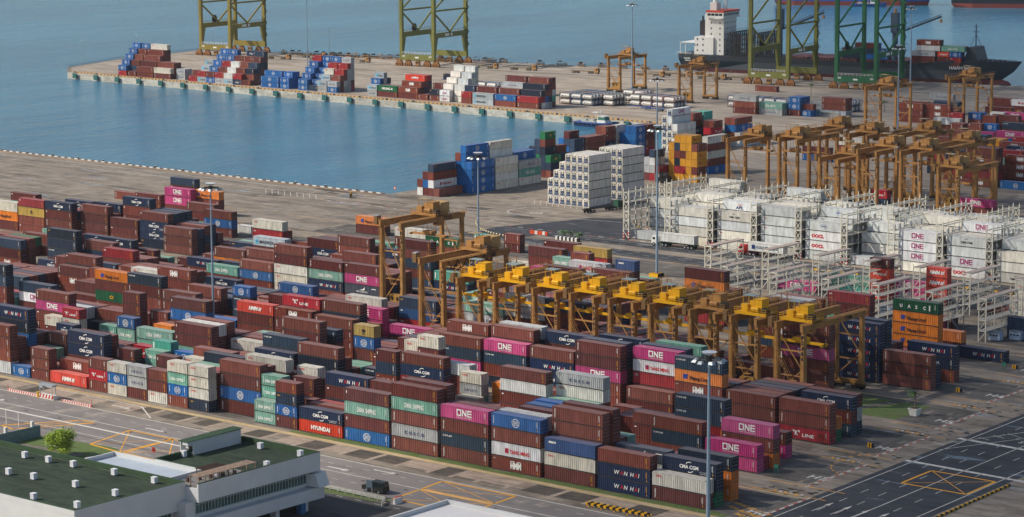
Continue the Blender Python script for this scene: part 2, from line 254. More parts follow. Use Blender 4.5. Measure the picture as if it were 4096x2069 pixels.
(0,0,-627.1,580.2,2.78,7,0,0,8,8),(0,0,-456.2,580.2,2.73,7,0,7,21),(0,0,-616.7,582.9,2.69,7,1,0,0,19),(0,0,-469.4,582.9,2.75,7,1,11,0),(0,0,-546.5,585.6,2.74,7,2,0,19),(0,1,-486.7,585.6,2.77,7,2,0,0),(0,1,-360.3,585.6,2.76,7,2,4,4,5,0),
(0,0,-663.7,591.0,2.77,7,4,1),(0,1,-505.3,593.7,2.62,7,5,24),(0,0,-660.9,614.3,2.68,8,2,0,9),(0,0,-475.8,382.0,2.72,0,1,0,0,0),(0,0,-462.7,382.0,2.72,0,1,0),(0,0,-436.5,382.0,2.72,0,1,10,0),(0,0,-423.4,382.0,2.72,0,1,0,0),
(0,0,-410.4,382.0,2.72,0,1,0,3,0),(0,0,-358.0,382.0,2.72,0,1,13,3,0),(0,0,-462.7,384.7,2.72,0,2,1),(0,0,-436.5,384.7,2.72,0,2,13,1),(0,0,-423.4,384.7,2.72,0,2,1,10),(0,0,-410.4,384.7,2.72,0,2,13,10,7),
(0,0,-384.2,384.7,2.72,0,2,0,0),(0,0,-371.1,384.7,2.72,0,2,0,7),(0,0,-358.0,384.7,2.72,0,2,1,7,9),(0,0,-344.9,384.7,2.72,0,2,13,0,0),(0,0,-331.8,384.7,2.72,0,2,0,0,0),(0,0,-318.7,384.7,2.72,0,2,1,1,11),
(0,0,-475.8,387.4,2.72,0,3,0,10,0),(0,0,-410.4,387.4,2.72,0,3,0,0,13),(0,0,-397.3,387.4,2.72,0,3,0,2),(0,0,-384.2,387.4,2.72,0,3,0),(0,0,-344.9,387.4,2.72,0,3,1,7,1),(0,0,-331.8,387.4,2.72,0,3,3,9,0),(0,0,-305.6,387.4,2.72,0,3,13,0,0),
(0,0,-292.5,387.4,2.72,0,3,1,7),(0,0,-488.9,390.1,2.72,0,4,0,2,9),(0,0,-475.8,390.1,2.72,0,4,9,0,0),(0,0,-449.6,390.1,2.72,0,4,7,9,1),(0,0,-371.1,390.1,2.72,0,4,3,10,0),(0,0,-358.0,390.1,2.72,0,4,0,9,0),
(0,0,-344.9,390.1,2.72,0,4,2,1,7),(0,0,-331.8,390.1,2.72,0,4,0,10,1),(0,0,-305.6,390.1,2.72,0,4,1,0,13),(0,0,-292.5,390.1,2.72,0,4,10,9),(0,0,-488.9,392.8,2.72,0,5,7,0,0),(0,0,-475.8,392.8,2.72,0,5,0,1),
(0,0,-449.6,392.8,2.72,0,5,13,0,2),(0,0,-397.3,392.8,2.72,0,5,0,2,0),(0,0,-371.1,392.8,2.72,0,5,0,9,1),(0,0,-358.0,392.8,2.72,0,5,2,9,0),(0,0,-344.9,392.8,2.72,0,5,9,9),(0,0,-331.8,392.8,2.72,0,5,0,0,2),
(0,0,-305.6,392.8,2.72,0,5,0,13),(0,0,-292.5,392.8,2.72,0,5,0,0),(0,0,-504.2,408.0,2.72,1,0,9,3),(0,0,-464.9,408.0,2.72,1,0,9),(0,0,-425.7,408.0,2.72,1,0,9,7),(0,0,-386.4,408.0,2.72,1,0,0,0),(0,0,-353.5,408.0,2.72,1,0,0),
(0,0,-327.4,408.0,2.72,1,0,3,0,13),(0,0,-517.3,410.7,2.72,1,1,0),(0,0,-504.2,410.7,2.72,1,1,3,3),(0,0,-478.0,410.7,2.72,1,1,0),(0,0,-464.9,410.7,2.72,1,1,0),(0,0,-451.8,410.7,2.72,1,1,11,7),(0,0,-425.7,410.7,2.72,1,1,3,1),
(0,0,-399.5,410.7,2.72,1,1,0,10,1),(0,0,-386.4,410.7,2.72,1,1,3),(0,0,-353.5,410.7,2.72,1,1,0),(0,0,-340.5,410.7,2.72,1,1,3,11),(0,0,-504.2,413.4,2.72,1,2,13,9),(0,0,-491.1,413.4,2.72,1,2,3,1,0),(0,0,-412.6,413.4,2.72,1,2,1,2,0),
(0,0,-399.5,413.4,2.72,1,2,3,0),(0,0,-353.5,413.4,2.72,1,2,0),(0,0,-340.5,413.4,2.72,1,2,1,1),(0,0,-327.4,413.4,2.72,1,2,2,1),(0,0,-314.3,413.4,2.72,1,2,0,0),(0,0,-517.3,416.1,2.72,1,3,1,0,13),(0,0,-478.0,416.1,2.72,1,3,1,9),
(0,0,-451.8,416.1,2.72,1,3,0,10,2),(0,0,-438.8,416.1,2.72,1,3,0,1,0),(0,0,-425.7,416.1,2.72,1,3,0,0,1),(0,0,-399.5,416.1,2.72,1,3,9,13),(0,0,-340.5,416.1,2.72,1,3,10,3),(0,0,-327.4,416.1,2.72,1,3,3),(0,0,-314.3,416.1,2.72,1,3,0,0),
(0,0,-517.3,418.8,2.72,1,4,0,1,9),(0,0,-504.2,418.8,2.72,1,4,0,1,0),(0,0,-491.1,418.8,2.72,1,4,0,0,9),(0,0,-478.0,418.8,2.72,1,4,11,0,0),(0,0,-438.8,418.8,2.72,1,4,10,0,0),(0,0,-425.7,418.8,2.72,1,4,0,0,1),
(0,0,-412.6,418.8,2.72,1,4,7,9),(0,0,-399.5,418.8,2.72,1,4,1,13),(0,0,-386.4,418.8,2.72,1,4,9,10,0),(0,0,-340.5,418.8,2.72,1,4,10),(0,0,-327.4,418.8,2.72,1,4,0),(0,0,-314.3,418.8,2.72,1,4,3,11),(0,0,-517.3,421.4,2.72,1,5,11,0,7),
(0,0,-504.2,421.4,2.72,1,5,11,0),(0,0,-491.1,421.4,2.72,1,5,9,0,1),(0,0,-478.0,421.4,2.72,1,5,0,10,0),(0,0,-464.9,421.4,2.72,1,5,9,2,2),(0,0,-451.8,421.4,2.72,1,5,3,0,9),(0,0,-438.8,421.4,2.72,1,5,0,3),
(0,0,-425.7,421.4,2.72,1,5,0,9,13),(0,0,-314.3,421.4,2.72,1,5,0),(0,0,-539.2,436.7,2.72,2,0,3,10,10),(0,0,-526.1,436.7,2.72,2,0,10),(0,0,-513.0,436.7,2.72,2,0,1),(0,0,-408.3,436.7,2.72,2,0,10,0),(0,0,-394.9,436.7,2.72,2,0,9,1,0),
(0,0,-552.2,439.4,2.72,2,1,9,2,0),(0,0,-539.2,439.4,2.72,2,1,0,11,1),(0,0,-526.1,439.4,2.72,2,1,0),(0,0,-513.0,439.4,2.72,2,1,0,0),(0,0,-499.9,439.4,2.72,2,1,0,9,3),(0,0,-486.8,439.4,2.72,2,1,13,3,13),
(0,0,-473.7,439.4,2.72,2,1,11,0,0),(0,0,-460.6,439.4,2.72,2,1,3,1),(0,0,-447.5,439.4,2.72,2,1,11,9,0),(0,0,-408.3,439.4,2.72,2,1,0,3),(0,0,-394.9,439.4,2.72,2,1,0,7,10),(0,0,-355.6,439.4,2.72,2,1,0,3,0),
(0,0,-316.4,439.4,2.72,2,1,1,9,0),(0,0,-303.3,439.4,2.72,2,1,0,0,3),(0,0,-552.2,442.1,2.72,2,2,9,0,0),(0,0,-539.2,442.1,2.72,2,2,0,0,9),(0,0,-513.0,442.1,2.72,2,2,9,3,0),(0,0,-499.9,442.1,2.72,2,2,0,0,9),
(0,0,-486.8,442.1,2.72,2,2,0,0,2),(0,0,-473.7,442.1,2.72,2,2,9,0,0),(0,0,-447.5,442.1,2.72,2,2,9,0,1),(0,0,-434.4,442.1,2.72,2,2,9,10,3),(0,0,-421.3,442.1,2.72,2,2,0,0,1),(0,0,-408.3,442.1,2.72,2,2,10,9),
(0,0,-394.9,442.1,2.72,2,2,0,9,0),(0,0,-381.8,442.1,2.72,2,2,1,0,0),(0,0,-342.5,442.1,2.72,2,2,0,1,3),(0,0,-316.4,442.1,2.72,2,2,9,1,11),(0,0,-303.3,442.1,2.72,2,2,9,3,0),(0,0,-552.2,444.8,2.72,2,3,3,3,11),
(0,0,-539.2,444.8,2.72,2,3,0,11,0),(0,0,-513.0,444.8,2.72,2,3,0,3,3),(0,0,-499.9,444.8,2.72,2,3,7,0,9),(0,0,-486.8,444.8,2.72,2,3,13,9,0),(0,0,-460.6,444.8,2.72,2,3,0),(0,0,-447.5,444.8,2.72,2,3,1,0,1),
(0,0,-434.4,444.8,2.72,2,3,9,3,10),(0,0,-421.3,444.8,2.72,2,3,1,1,1),(0,0,-408.0,444.8,2.72,2,3,10),(0,0,-394.9,444.8,2.72,2,3,0,1,0),(0,0,-381.8,444.8,2.72,2,3,2,0,0),(0,0,-368.7,444.8,2.72,2,3,0,0,3),
(0,0,-355.6,444.8,2.72,2,3,9,0,7),(0,0,-329.5,444.8,2.72,2,3,3,3,7),(0,0,-316.4,444.8,2.72,2,3,9,0,3),(0,0,-303.3,444.8,2.72,2,3,10,9,9),(0,0,-552.2,447.5,2.72,2,4,9,0,3),(0,0,-539.2,447.5,2.72,2,4,0,3,1),
(0,0,-499.9,447.5,2.72,2,4,0,9,9),(0,0,-473.7,447.5,2.72,2,4,0,0,9),(0,0,-460.6,447.5,2.72,2,4,10,0,10),(0,0,-434.4,447.5,2.72,2,4,9,0,1),(0,0,-394.9,447.5,2.72,2,4,0,7,0),(0,0,-381.8,447.5,2.72,2,4,1,0,7),
(0,0,-368.7,447.5,2.72,2,4,9,0,7),(0,0,-355.6,447.5,2.72,2,4,2,9,9),(0,0,-342.5,447.5,2.72,2,4,0,13,0),(0,0,-316.4,447.5,2.72,2,4,7,9),(0,0,-303.3,447.5,2.72,2,4,3,10,9),(0,0,-552.2,450.1,2.72,2,5,0,2),
(0,0,-539.2,450.1,2.72,2,5,2,1,2),(0,0,-513.0,450.1,2.72,2,5,1,1,9),(0,0,-486.8,450.1,2.72,2,5,10,0,0),(0,0,-473.7,450.1,2.72,2,5,13,9,9),(0,0,-460.6,450.1,2.72,2,5,3,9,0),(0,0,-447.5,450.1,2.72,2,5,1,1,1),
(0,0,-434.4,450.1,2.72,2,5,9,3,11),(0,0,-421.3,450.1,2.72,2,5,0,3,0),(0,0,-408.0,450.1,2.72,2,5,1,11),(0,0,-394.9,450.1,2.72,2,5,7,3,0),(0,0,-381.8,450.1,2.72,2,5,13,0,0),(0,0,-368.7,450.1,2.72,2,5,0,0,0),
(0,0,-355.6,450.1,2.72,2,5,13,10,0),(0,0,-342.5,450.1,2.72,2,5,2,7,11),(0,0,-329.5,450.1,2.72,2,5,3,9,0),(0,0,-316.4,450.1,2.72,2,5,1,9),(0,0,-303.3,450.1,2.72,2,5,0,0,3),(0,0,-574.5,465.4,2.72,3,0,3),
(0,0,-561.4,465.4,2.72,3,0,9),(0,0,-548.3,465.4,2.72,3,0,0,2,0),(0,0,-535.2,465.4,2.72,3,0,1,3,9),(0,0,-522.1,465.4,2.72,3,0,3,9,0),(0,0,-509.0,465.4,2.72,3,0,9,0,3),(0,0,-496.0,465.4,2.72,3,0,0,2),(0,0,-482.9,465.4,2.72,3,0,0,9),
(0,0,-469.8,465.4,2.72,3,0,1,0),(0,0,-456.7,465.4,2.72,3,0,0,11),(0,0,-443.6,465.4,2.72,3,0,10,0),(0,0,-430.5,465.4,2.72,3,0,0),(0,0,-417.8,465.4,2.72,3,0,9),(0,0,-404.7,465.4,2.72,3,0,0,13),(0,0,-391.6,465.4,2.72,3,0,3,13,3),
(0,0,-378.5,465.4,2.72,3,0,7,2,2),(0,0,-365.5,465.4,2.72,3,0,0,1,3),(0,0,-352.4,465.4,2.72,3,0,0,10,0),(0,0,-339.3,465.4,2.72,3,0,0,1,3),(0,0,-587.6,468.1,2.72,3,1,0),(0,0,-574.5,468.1,2.72,3,1,0),(0,0,-561.4,468.1,2.72,3,1,9),
(0,0,-548.3,468.1,2.72,3,1,1,0,0),(0,0,-535.2,468.1,2.72,3,1,0,3),(0,0,-522.1,468.1,2.72,3,1,0,10,3),(0,0,-509.0,468.1,2.72,3,1,0,1,0),(0,0,-496.0,468.1,2.72,3,1,7,9),(0,0,-482.9,468.1,2.72,3,1,0,0),(0,0,-469.8,468.1,2.72,3,1,3),
(0,0,-456.7,468.1,2.72,3,1,1,3),(0,0,-443.6,468.1,2.72,3,1,9,3),(0,0,-417.8,468.1,2.72,3,1,11),(0,0,-404.7,468.1,2.72,3,1,9,0),(0,0,-391.6,468.1,2.72,3,1,9,3),(0,0,-378.5,468.1,2.72,3,1,3,9),(0,0,-365.5,468.1,2.72,3,1,0,0,0),
(0,0,-352.4,468.1,2.72,3,1,13,0,3),(0,0,-339.3,468.1,2.72,3,1,0,0,0),(0,0,-574.5,470.8,2.72,3,2,1),(0,0,-548.3,470.8,2.72,3,2,0,0,0),(0,0,-522.1,470.8,2.72,3,2,10,9,0),(0,0,-509.0,470.8,2.72,3,2,0,11,0),
(0,0,-496.0,470.8,2.72,3,2,1),(0,0,-482.9,470.8,2.72,3,2,2,10),(0,0,-469.8,470.8,2.72,3,2,13),(0,0,-456.7,470.8,2.72,3,2,1,7),(0,0,-417.8,470.8,2.72,3,2,2),(0,0,-365.5,470.8,2.72,3,2,0,0,0),(0,0,-352.4,470.8,2.72,3,2,0,10,7),
(0,0,-339.3,470.8,2.72,3,2,9,0),(0,0,-548.3,473.5,2.72,3,3,0,3),(0,0,-535.2,473.5,2.72,3,3,11,9,0),(0,0,-522.1,473.5,2.72,3,3,2,0),(0,0,-509.0,473.5,2.72,3,3,0),(0,0,-496.0,473.5,2.72,3,3,3),(0,0,-482.9,473.5,2.72,3,3,0,10),
(0,0,-456.7,473.5,2.72,3,3,9,0),(0,0,-443.6,473.5,2.72,3,3,11,7),(0,0,-417.8,473.5,2.72,3,3,1),(0,0,-404.7,473.5,2.72,3,3,2,9,11),(0,0,-391.6,473.5,2.72,3,3,1,3,9),(0,0,-378.5,473.5,2.72,3,3,1,3,0),(0,0,-365.5,473.5,2.72,3,3,0,9,3),
(0,0,-352.4,473.5,2.72,3,3,0,7,0),(0,0,-561.4,476.2,2.72,3,4,10,0,3),(0,0,-522.1,476.2,2.72,3,4,0,3),(0,0,-509.0,476.2,2.72,3,4,0),(0,0,-496.0,476.2,2.72,3,4,3),(0,0,-482.9,476.2,2.72,3,4,2),(0,0,-469.8,476.2,2.72,3,4,9,1),
(0,0,-456.7,476.2,2.72,3,4,0,0),(0,0,-443.6,476.2,2.72,3,4,0,2),(0,0,-417.8,476.2,2.72,3,4,0),(0,0,-404.7,476.2,2.72,3,4,0,9,9),(0,0,-391.6,476.2,2.72,3,4,9,0,0),(0,0,-378.5,476.2,2.72,3,4,1,3,0),(0,0,-365.5,476.2,2.72,3,4,13,13,11),
(0,0,-352.4,476.2,2.72,3,4,2,0,1),(0,0,-339.3,476.2,2.72,3,4,7,9),(0,0,-561.4,478.8,2.72,3,5,11,3,10),(0,0,-548.3,478.8,2.72,3,5,0,0,9),(0,0,-535.2,478.8,2.72,3,5,0,0,1),(0,0,-522.1,478.8,2.72,3,5,0,11),
(0,0,-482.9,478.8,2.72,3,5,7),(0,0,-469.8,478.8,2.72,3,5,3),(0,0,-456.7,478.8,2.72,3,5,0,3),(0,0,-443.6,478.8,2.72,3,5,7,0),(0,0,-430.9,478.8,2.72,3,5,9,0,0),(0,0,-417.8,478.8,2.72,3,5,0,0),(0,0,-404.7,478.8,2.72,3,5,11,3,1),
(0,0,-391.6,478.8,2.72,3,5,0,0,0),(0,0,-378.5,478.8,2.72,3,5,0,9,0),(0,0,-365.5,478.8,2.72,3,5,0,11,0),(0,0,-352.4,478.8,2.72,3,5,0,0,0),(0,0,-339.3,478.8,2.72,3,5,7,0),(0,0,-583.3,494.1,2.72,4,0,7,0,0),
(0,0,-570.2,494.1,2.72,4,0,0,1),(0,0,-557.1,494.1,2.72,4,0,0,0),(0,0,-544.0,494.1,2.72,4,0,10),(0,0,-530.9,494.1,2.72,4,0,0),(0,0,-444.3,494.1,2.72,4,0,9),(0,0,-431.2,494.1,2.72,4,0,0),(0,0,-418.1,494.1,2.72,4,0,0,1),
(0,0,-405.0,494.1,2.72,4,0,0,1,11),(0,0,-391.9,494.1,2.72,4,0,1,0,3),(0,0,-378.8,494.1,2.72,4,0,9),(0,0,-365.7,494.1,2.72,4,0,9),(0,0,-326.4,494.1,2.72,4,0,3,1,3),(0,0,-596.4,496.8,2.72,4,1,0),(0,0,-583.3,496.8,2.72,4,1,0,9),
(0,0,-544.0,496.8,2.72,4,1,0),(0,0,-517.8,496.8,2.72,4,1,0),(0,0,-491.6,496.8,2.72,4,1,9,0,3),(0,0,-478.5,496.8,2.72,4,1,1,0,0),(0,0,-465.5,496.8,2.72,4,1,9,0,0),(0,0,-444.3,496.8,2.72,4,1,11),(0,0,-431.2,496.8,2.72,4,1,10),
(0,0,-418.1,496.8,2.72,4,1,3,3,0),(0,0,-405.0,496.8,2.72,4,1,0,0,13),(0,0,-391.9,496.8,2.72,4,1,7,7,11),(0,0,-378.8,496.8,2.72,4,1,1),(0,0,-365.7,496.8,2.72,4,1,11),(0,0,-326.4,496.8,2.72,4,1,3,9,0),(0,0,-557.1,499.5,2.72,4,2,0,2),
(0,0,-517.8,499.5,2.72,4,2,1,9),(0,0,-491.6,499.5,2.72,4,2,0,3,0),(0,0,-478.5,499.5,2.72,4,2,0,0,0),(0,0,-465.5,499.5,2.72,4,2,10,9,1),(0,0,-444.3,499.5,2.72,4,2,3),(0,0,-431.2,499.5,2.72,4,2,0),(0,0,-418.1,499.5,2.72,4,2,3,11,0),
(0,0,-405.0,499.5,2.72,4,2,1,7,7),(0,0,-391.9,499.5,2.72,4,2,1,0,10),(0,0,-378.8,499.5,2.72,4,2,0),(0,0,-365.7,499.5,2.72,4,2,3),(0,0,-326.4,499.5,2.72,4,2,9,1,11),(0,0,-313.4,499.5,2.72,4,2,1,10,1),(0,0,-596.4,502.2,2.72,4,3,13),
(0,0,-583.3,502.2,2.72,4,3,2,2),(0,0,-570.2,502.2,2.72,4,3,2,0),(0,0,-557.1,502.2,2.72,4,3,0),(0,0,-504.7,502.2,2.72,4,3,3,10,10),(0,0,-491.6,502.2,2.72,4,3,3,0,9),(0,0,-478.5,502.2,2.72,4,3,7,0,9),(0,0,-465.5,502.2,2.72,4,3,0,0,0),
(0,0,-444.3,502.2,2.72,4,3,0),(0,0,-431.2,502.2,2.72,4,3,0,13),(0,0,-418.1,502.2,2.72,4,3,0,9,9),(0,0,-405.0,502.2,2.72,4,3,3,9,0),(0,0,-391.9,502.2,2.72,4,3,0,11,0),(0,0,-378.8,502.2,2.72,4,3,13),(0,0,-326.4,502.2,2.72,4,3,0,0,1),
(0,0,-313.4,502.2,2.72,4,3,0,0,0),(0,0,-622.5,504.9,2.72,4,4,1),(0,0,-596.4,504.9,2.72,4,4,3,0),(0,0,-583.3,504.9,2.72,4,4,0,0),(0,0,-570.2,504.9,2.72,4,4,9,0),(0,0,-557.1,504.9,2.72,4,4,13),(0,0,-530.9,504.9,2.72,4,4,1,0),
(0,0,-517.8,504.9,2.72,4,4,3,1,11),(0,0,-504.7,504.9,2.72,4,4,9,0,9),(0,0,-491.6,504.9,2.72,4,4,10,9,13),(0,0,-478.5,504.9,2.72,4,4,3,2,7),(0,0,-465.5,504.9,2.72,4,4,3,0,1),(0,0,-431.2,504.9,2.72,4,4,9,13),
(0,0,-418.1,504.9,2.72,4,4,0,0,7),(0,0,-405.0,504.9,2.72,4,4,13,0,0),(0,0,-391.9,504.9,2.72,4,4,3,9,3),(0,0,-326.4,504.9,2.72,4,4,9,0,0),(0,0,-313.4,504.9,2.72,4,4,3,0),(0,0,-622.5,507.6,2.72,4,5,3),(0,0,-583.3,507.6,2.72,4,5,7,1),
(0,0,-570.2,507.6,2.72,4,5,1),(0,0,-544.0,507.6,2.72,4,5,2),(0,0,-530.9,507.6,2.72,4,5,0,11),(0,0,-517.8,507.6,2.72,4,5,13,1,2),(0,0,-504.7,507.6,2.72,4,5,9,0),(0,0,-491.6,507.6,2.72,4,5,11,0,2),(0,0,-457.3,507.6,2.72,4,5,9),
(0,0,-444.3,507.6,2.72,4,5,9),(0,0,-431.2,507.6,2.72,4,5,3,13),(0,0,-418.1,507.6,2.72,4,5,9,0,9),(0,0,-405.0,507.6,2.72,4,5,0,7,0),(0,0,-391.9,507.6,2.72,4,5,1,11,7),(0,0,-326.4,507.6,2.72,4,5,0,0,0),(0,0,-313.4,507.6,2.72,4,5,0,7),
(0,0,-540.3,522.8,2.72,5,0,10),(0,0,-527.2,522.8,2.72,5,0,0,9,0),(0,0,-514.2,522.8,2.72,5,0,9),(0,0,-501.1,522.8,2.72,5,0,0),(0,0,-488.0,522.8,2.72,5,0,1,0),(0,0,-433.3,522.8,2.72,5,0,0),(0,0,-407.1,522.8,2.72,5,0,9),
(0,0,-632.0,525.5,2.72,5,1,0,0,1),(0,0,-618.9,525.5,2.72,5,1,0,0,9),(0,0,-540.3,525.5,2.72,5,1,0,9),(0,0,-527.2,525.5,2.72,5,1,7),(0,0,-514.2,525.5,2.72,5,1,11),(0,0,-488.0,525.5,2.72,5,1,7,9),(0,0,-472.5,525.5,2.72,5,1,9,0,2),
(0,0,-459.4,525.5,2.72,5,1,0,0),(0,0,-433.3,525.5,2.72,5,1,10),(0,0,-420.2,525.5,2.72,5,1,7,3,0),(0,0,-632.0,528.2,2.72,5,2,0,1,9),(0,0,-618.9,528.2,2.72,5,2,0,3,7),(0,0,-605.8,528.2,2.72,5,2,11,10,3),
(0,0,-592.7,528.2,2.72,5,2,0,1),(0,0,-540.3,528.2,2.72,5,2,2,13),(0,0,-527.2,528.2,2.72,5,2,9),(0,0,-514.2,528.2,2.72,5,2,10),(0,0,-488.0,528.2,2.72,5,2,13,0),(0,0,-472.5,528.2,2.72,5,2,0,13,13),(0,0,-459.4,528.2,2.72,5,2,0),
(0,0,-433.3,528.2,2.72,5,2,1,0),(0,0,-420.2,528.2,2.72,5,2,0,1,7),(0,0,-632.0,530.9,2.72,5,3,11,2,1),(0,0,-540.3,530.9,2.72,5,3,10,9),(0,0,-501.1,530.9,2.72,5,3,1,0,2),(0,0,-485.6,530.9,2.72,5,3,0,9,11),
(0,0,-472.5,530.9,2.72,5,3,9,0,9),(0,0,-459.4,530.9,2.72,5,3,3),(0,0,-380.9,530.9,2.72,5,3,0,10,9),(0,0,-632.0,533.6,2.72,5,4,0,1,1),(0,0,-618.9,533.6,2.72,5,4,1,0,0),(0,0,-605.8,533.6,2.72,5,4,10,9,0),
(0,0,-592.7,533.6,2.72,5,4,2,0,3),(0,0,-566.5,533.6,2.72,5,4,9,0),(0,0,-553.4,533.6,2.72,5,4,1),(0,0,-514.2,533.6,2.72,5,4,0,0,9),(0,0,-501.1,533.6,2.72,5,4,0,0,9),(0,0,-485.6,533.6,2.72,5,4,13,0),(0,0,-459.4,533.6,2.72,5,4,0),
(0,0,-407.1,533.6,2.72,5,4,9,0,0),(0,0,-380.9,533.6,2.72,5,4,3,0,1),(0,0,-632.0,536.2,2.72,5,5,3,9,10),(0,0,-618.9,536.2,2.72,5,5,0,2,10),(0,0,-605.8,536.2,2.72,5,5,0,1,10),(0,0,-592.7,536.2,2.72,5,5,1,0,11),
(0,0,-579.6,536.2,2.72,5,5,9,1,0),(0,0,-566.5,536.2,2.72,5,5,0),(0,0,-553.4,536.2,2.72,5,5,0),(0,0,-540.3,536.2,2.72,5,5,0,0,3),(0,0,-514.2,536.2,2.72,5,5,0,0,0),(0,0,-472.5,536.2,2.72,5,5,7,13,0),(0,0,-433.3,536.2,2.72,5,5,0,10,0),
(0,0,-420.2,536.2,2.72,5,5,11,2,0),(0,0,-407.1,536.2,2.72,5,5,0,9,13),(0,0,-380.9,536.2,2.72,5,5,0,1,0),(1,0,-588.3,661.5,2.75,20,0,17,0),(1,0,-585.8,661.5,2.75,20,0,0,14,0),(1,0,-583.3,661.5,2.75,20,0,0,18,0,9),
(1,0,-580.8,661.5,2.75,20,0,0),(1,0,-582.1,674.4,2.75,20,1,14,14,14,14,0),(1,0,-579.6,674.4,2.75,20,1,14,14,14,14,14,14),(1,0,-577.1,674.4,2.75,20,1,14,14,14,14),(1,0,-582.1,687.3,2.75,20,2,16,16,16,16,16),
(1,0,-579.6,687.3,2.75,20,2,17,16,16,16,17,16),(1,0,-577.1,687.3,2.75,20,2,16,17,16,16),(1,0,-582.1,700.2,2.9,20,3,16,13,16,14),(1,0,-579.6,700.2,2.9,20,3,16,16,15,14),(1,0,-577.1,700.2,2.9,20,3,16,13,15),
(1,1,-588.6,722.8,2.75,20,4,9,9,0,9),(1,1,-586.1,722.8,2.75,20,4,0,9,23,9,9),(1,1,-583.6,722.8,2.75,20,4,0,9,9,9,0,23),(1,1,-581.1,722.8,2.75,20,4,0,9,23),(1,1,-586.1,729.1,2.75,20,4,9,0,9),(1,1,-583.6,729.1,2.75,20,4,9,9,0,0),
(1,1,-581.1,729.1,2.75,20,4,0,0,9),(1,1,-595.3,748.3,2.75,20,5,14,14,14,14),(1,1,-592.8,748.3,2.75,20,5,14,14,14,9,0),(1,1,-590.3,748.3,2.75,20,5,9,9,9,9),(1,0,-593.2,755.5,2.75,20,5,0,0,0,1),(1,0,-590.7,755.5,2.75,20,5,0,1,1,1),
(1,1,-593.9,768.8,2.75,20,6,0,9,1,1,1),(1,1,-591.4,768.8,2.75,20,6,0,9,11,0,1),(1,1,-593.9,775.4,2.75,20,6,0,0,16,16),(1,1,-591.4,775.4,2.75,20,6,0,0,16,16,16),(1,1,-588.0,776.2,2.75,20,6,14,14,14,14),
(1,1,-585.5,776.2,2.75,20,6,14,14,14,14,14),(1,1,-583.0,776.2,2.75,20,6,14,14,14,14,14),(1,1,-588.0,782.6,2.75,20,6,0,0,0),(1,1,-585.5,782.6,2.75,20,6,0,0,0,0,0),(1,1,-583.0,782.6,2.75,20,6,0,7,0,0,0),
(1,0,-539.5,672.3,2.9,21,7,32,32,32),(1,0,-537.0,672.3,2.9,21,7,32,32,32,32),(1,0,-534.5,672.3,2.9,21,7,32,32,32,32,32),(1,0,-532.0,672.3,2.9,21,7,32,32,32,32,32,32),(1,0,-529.5,672.3,2.9,21,7,32,32,32,32,32,32),
(1,0,-527.0,672.3,2.9,21,7,32,32,32,32,32,32),(1,0,-524.5,672.3,2.9,21,7,32,32,32,32,32,32),(1,0,-533.9,693.2,2.9,21,8,32,32,32,32,32,32),(1,0,-531.4,693.2,2.9,21,8,32,32,32,32,32,32),(1,0,-528.9,693.2,2.9,21,8,32,32,32,32,32,32),
(1,0,-526.4,693.2,2.9,21,8,32,32,32,32,32,32),(1,1,-542.0,744.2,2.75,20,9,29,29,29,29,29),(1,1,-539.5,744.2,2.75,20,9,29,7,9,0,9,29),(1,1,-537.0,744.2,2.75,20,9,29,7,29,0,29,29),(1,1,-534.5,744.2,2.75,20,9,29,29,29,29,29,29),
(1,1,-532.0,744.2,2.75,20,9,29,0,29,29,0),(1,0,-542.5,765.4,2.75,20,10,14,0,16,0,16),(1,1,-549.8,739.8,2.75,20,9,0,15,15),(1,1,-547.3,739.8,2.75,20,9,7,15,17,9),(1,1,-544.8,739.8,2.75,20,9,15,7),(1,0,-593.6,810.5,2.8,21,11,32,32,32,32,32),
(1,0,-591.1,810.5,2.8,21,11,32,32,32,32,17,34),(1,0,-588.6,810.5,2.8,21,11,32,32,32,17),(1,1,-595.0,826.5,2.75,20,11,0,0,0,0,11),(1,1,-592.5,826.5,2.75,20,11,0,9,11,0,1),(1,1,-595.0,833.5,2.75,20,11,0,0,0,13,24),
(1,1,-592.5,833.5,2.75,20,11,0,11,0,13,24),(1,1,-587.0,829.0,2.75,20,12,0,0,6,0),(1,1,-584.5,829.0,2.75,20,12,0,0,6,0),(1,0,-586.0,842.0,2.75,20,12,17,1,14,1),(1,0,-583.5,842.0,2.75,20,12,17,1,14,1),(1,0,-581.0,842.0,2.75,20,12,17,17),
(0,1,-384.0,379.3,2.5,0,0,13,13),(0,0,-302.0,531.0,2.8,5,3,12),(0,0,-288.4,410.7,2.7,1,1,7),(0,1,-1007.3,902.0,2.7,30,0,7,14),(0,1,-1007.3,904.6,2.7,30,1,0,14,14),(0,1,-1007.3,907.1,2.7,30,2,0,9,9,14),
(0,1,-1007.3,909.7,2.7,30,3,0,14,9,9,14),(0,1,-1007.3,912.2,2.7,30,4,14,14,14,14,14,14),(0,1,-1000.1,902.0,2.7,30,0,0),(0,1,-1000.1,904.6,2.7,30,1,7,9,0),(0,1,-1000.1,907.1,2.7,30,2,0,9,9,0),(0,1,-1000.1,909.7,2.7,30,3,0,9,9,9,0),
(0,1,-1000.1,912.2,2.7,30,4,14,0,0,14,14,14),(0,0,-993.4,902.0,2.7,30,0,0,0),(0,0,-993.4,904.6,2.7,30,1,0,0,0),(0,0,-993.4,907.1,2.7,30,2,0,0,0,0),(0,0,-993.4,909.7,2.7,30,3,0,0,0,0,0),(0,0,-993.4,912.2,2.7,30,4,0,0,0,0,0,16),
(0,0,-980.5,902.0,2.7,30,0,0,16),(0,0,-980.5,904.6,2.7,30,1,0,0,0),(0,0,-980.5,907.1,2.7,30,2,0,0,0),(0,0,-980.5,909.7,2.7,30,3,0,0),(0,1,-966.6,904.6,2.7,30,1,15,15),(0,1,-966.6,907.1,2.7,30,2,15,15),
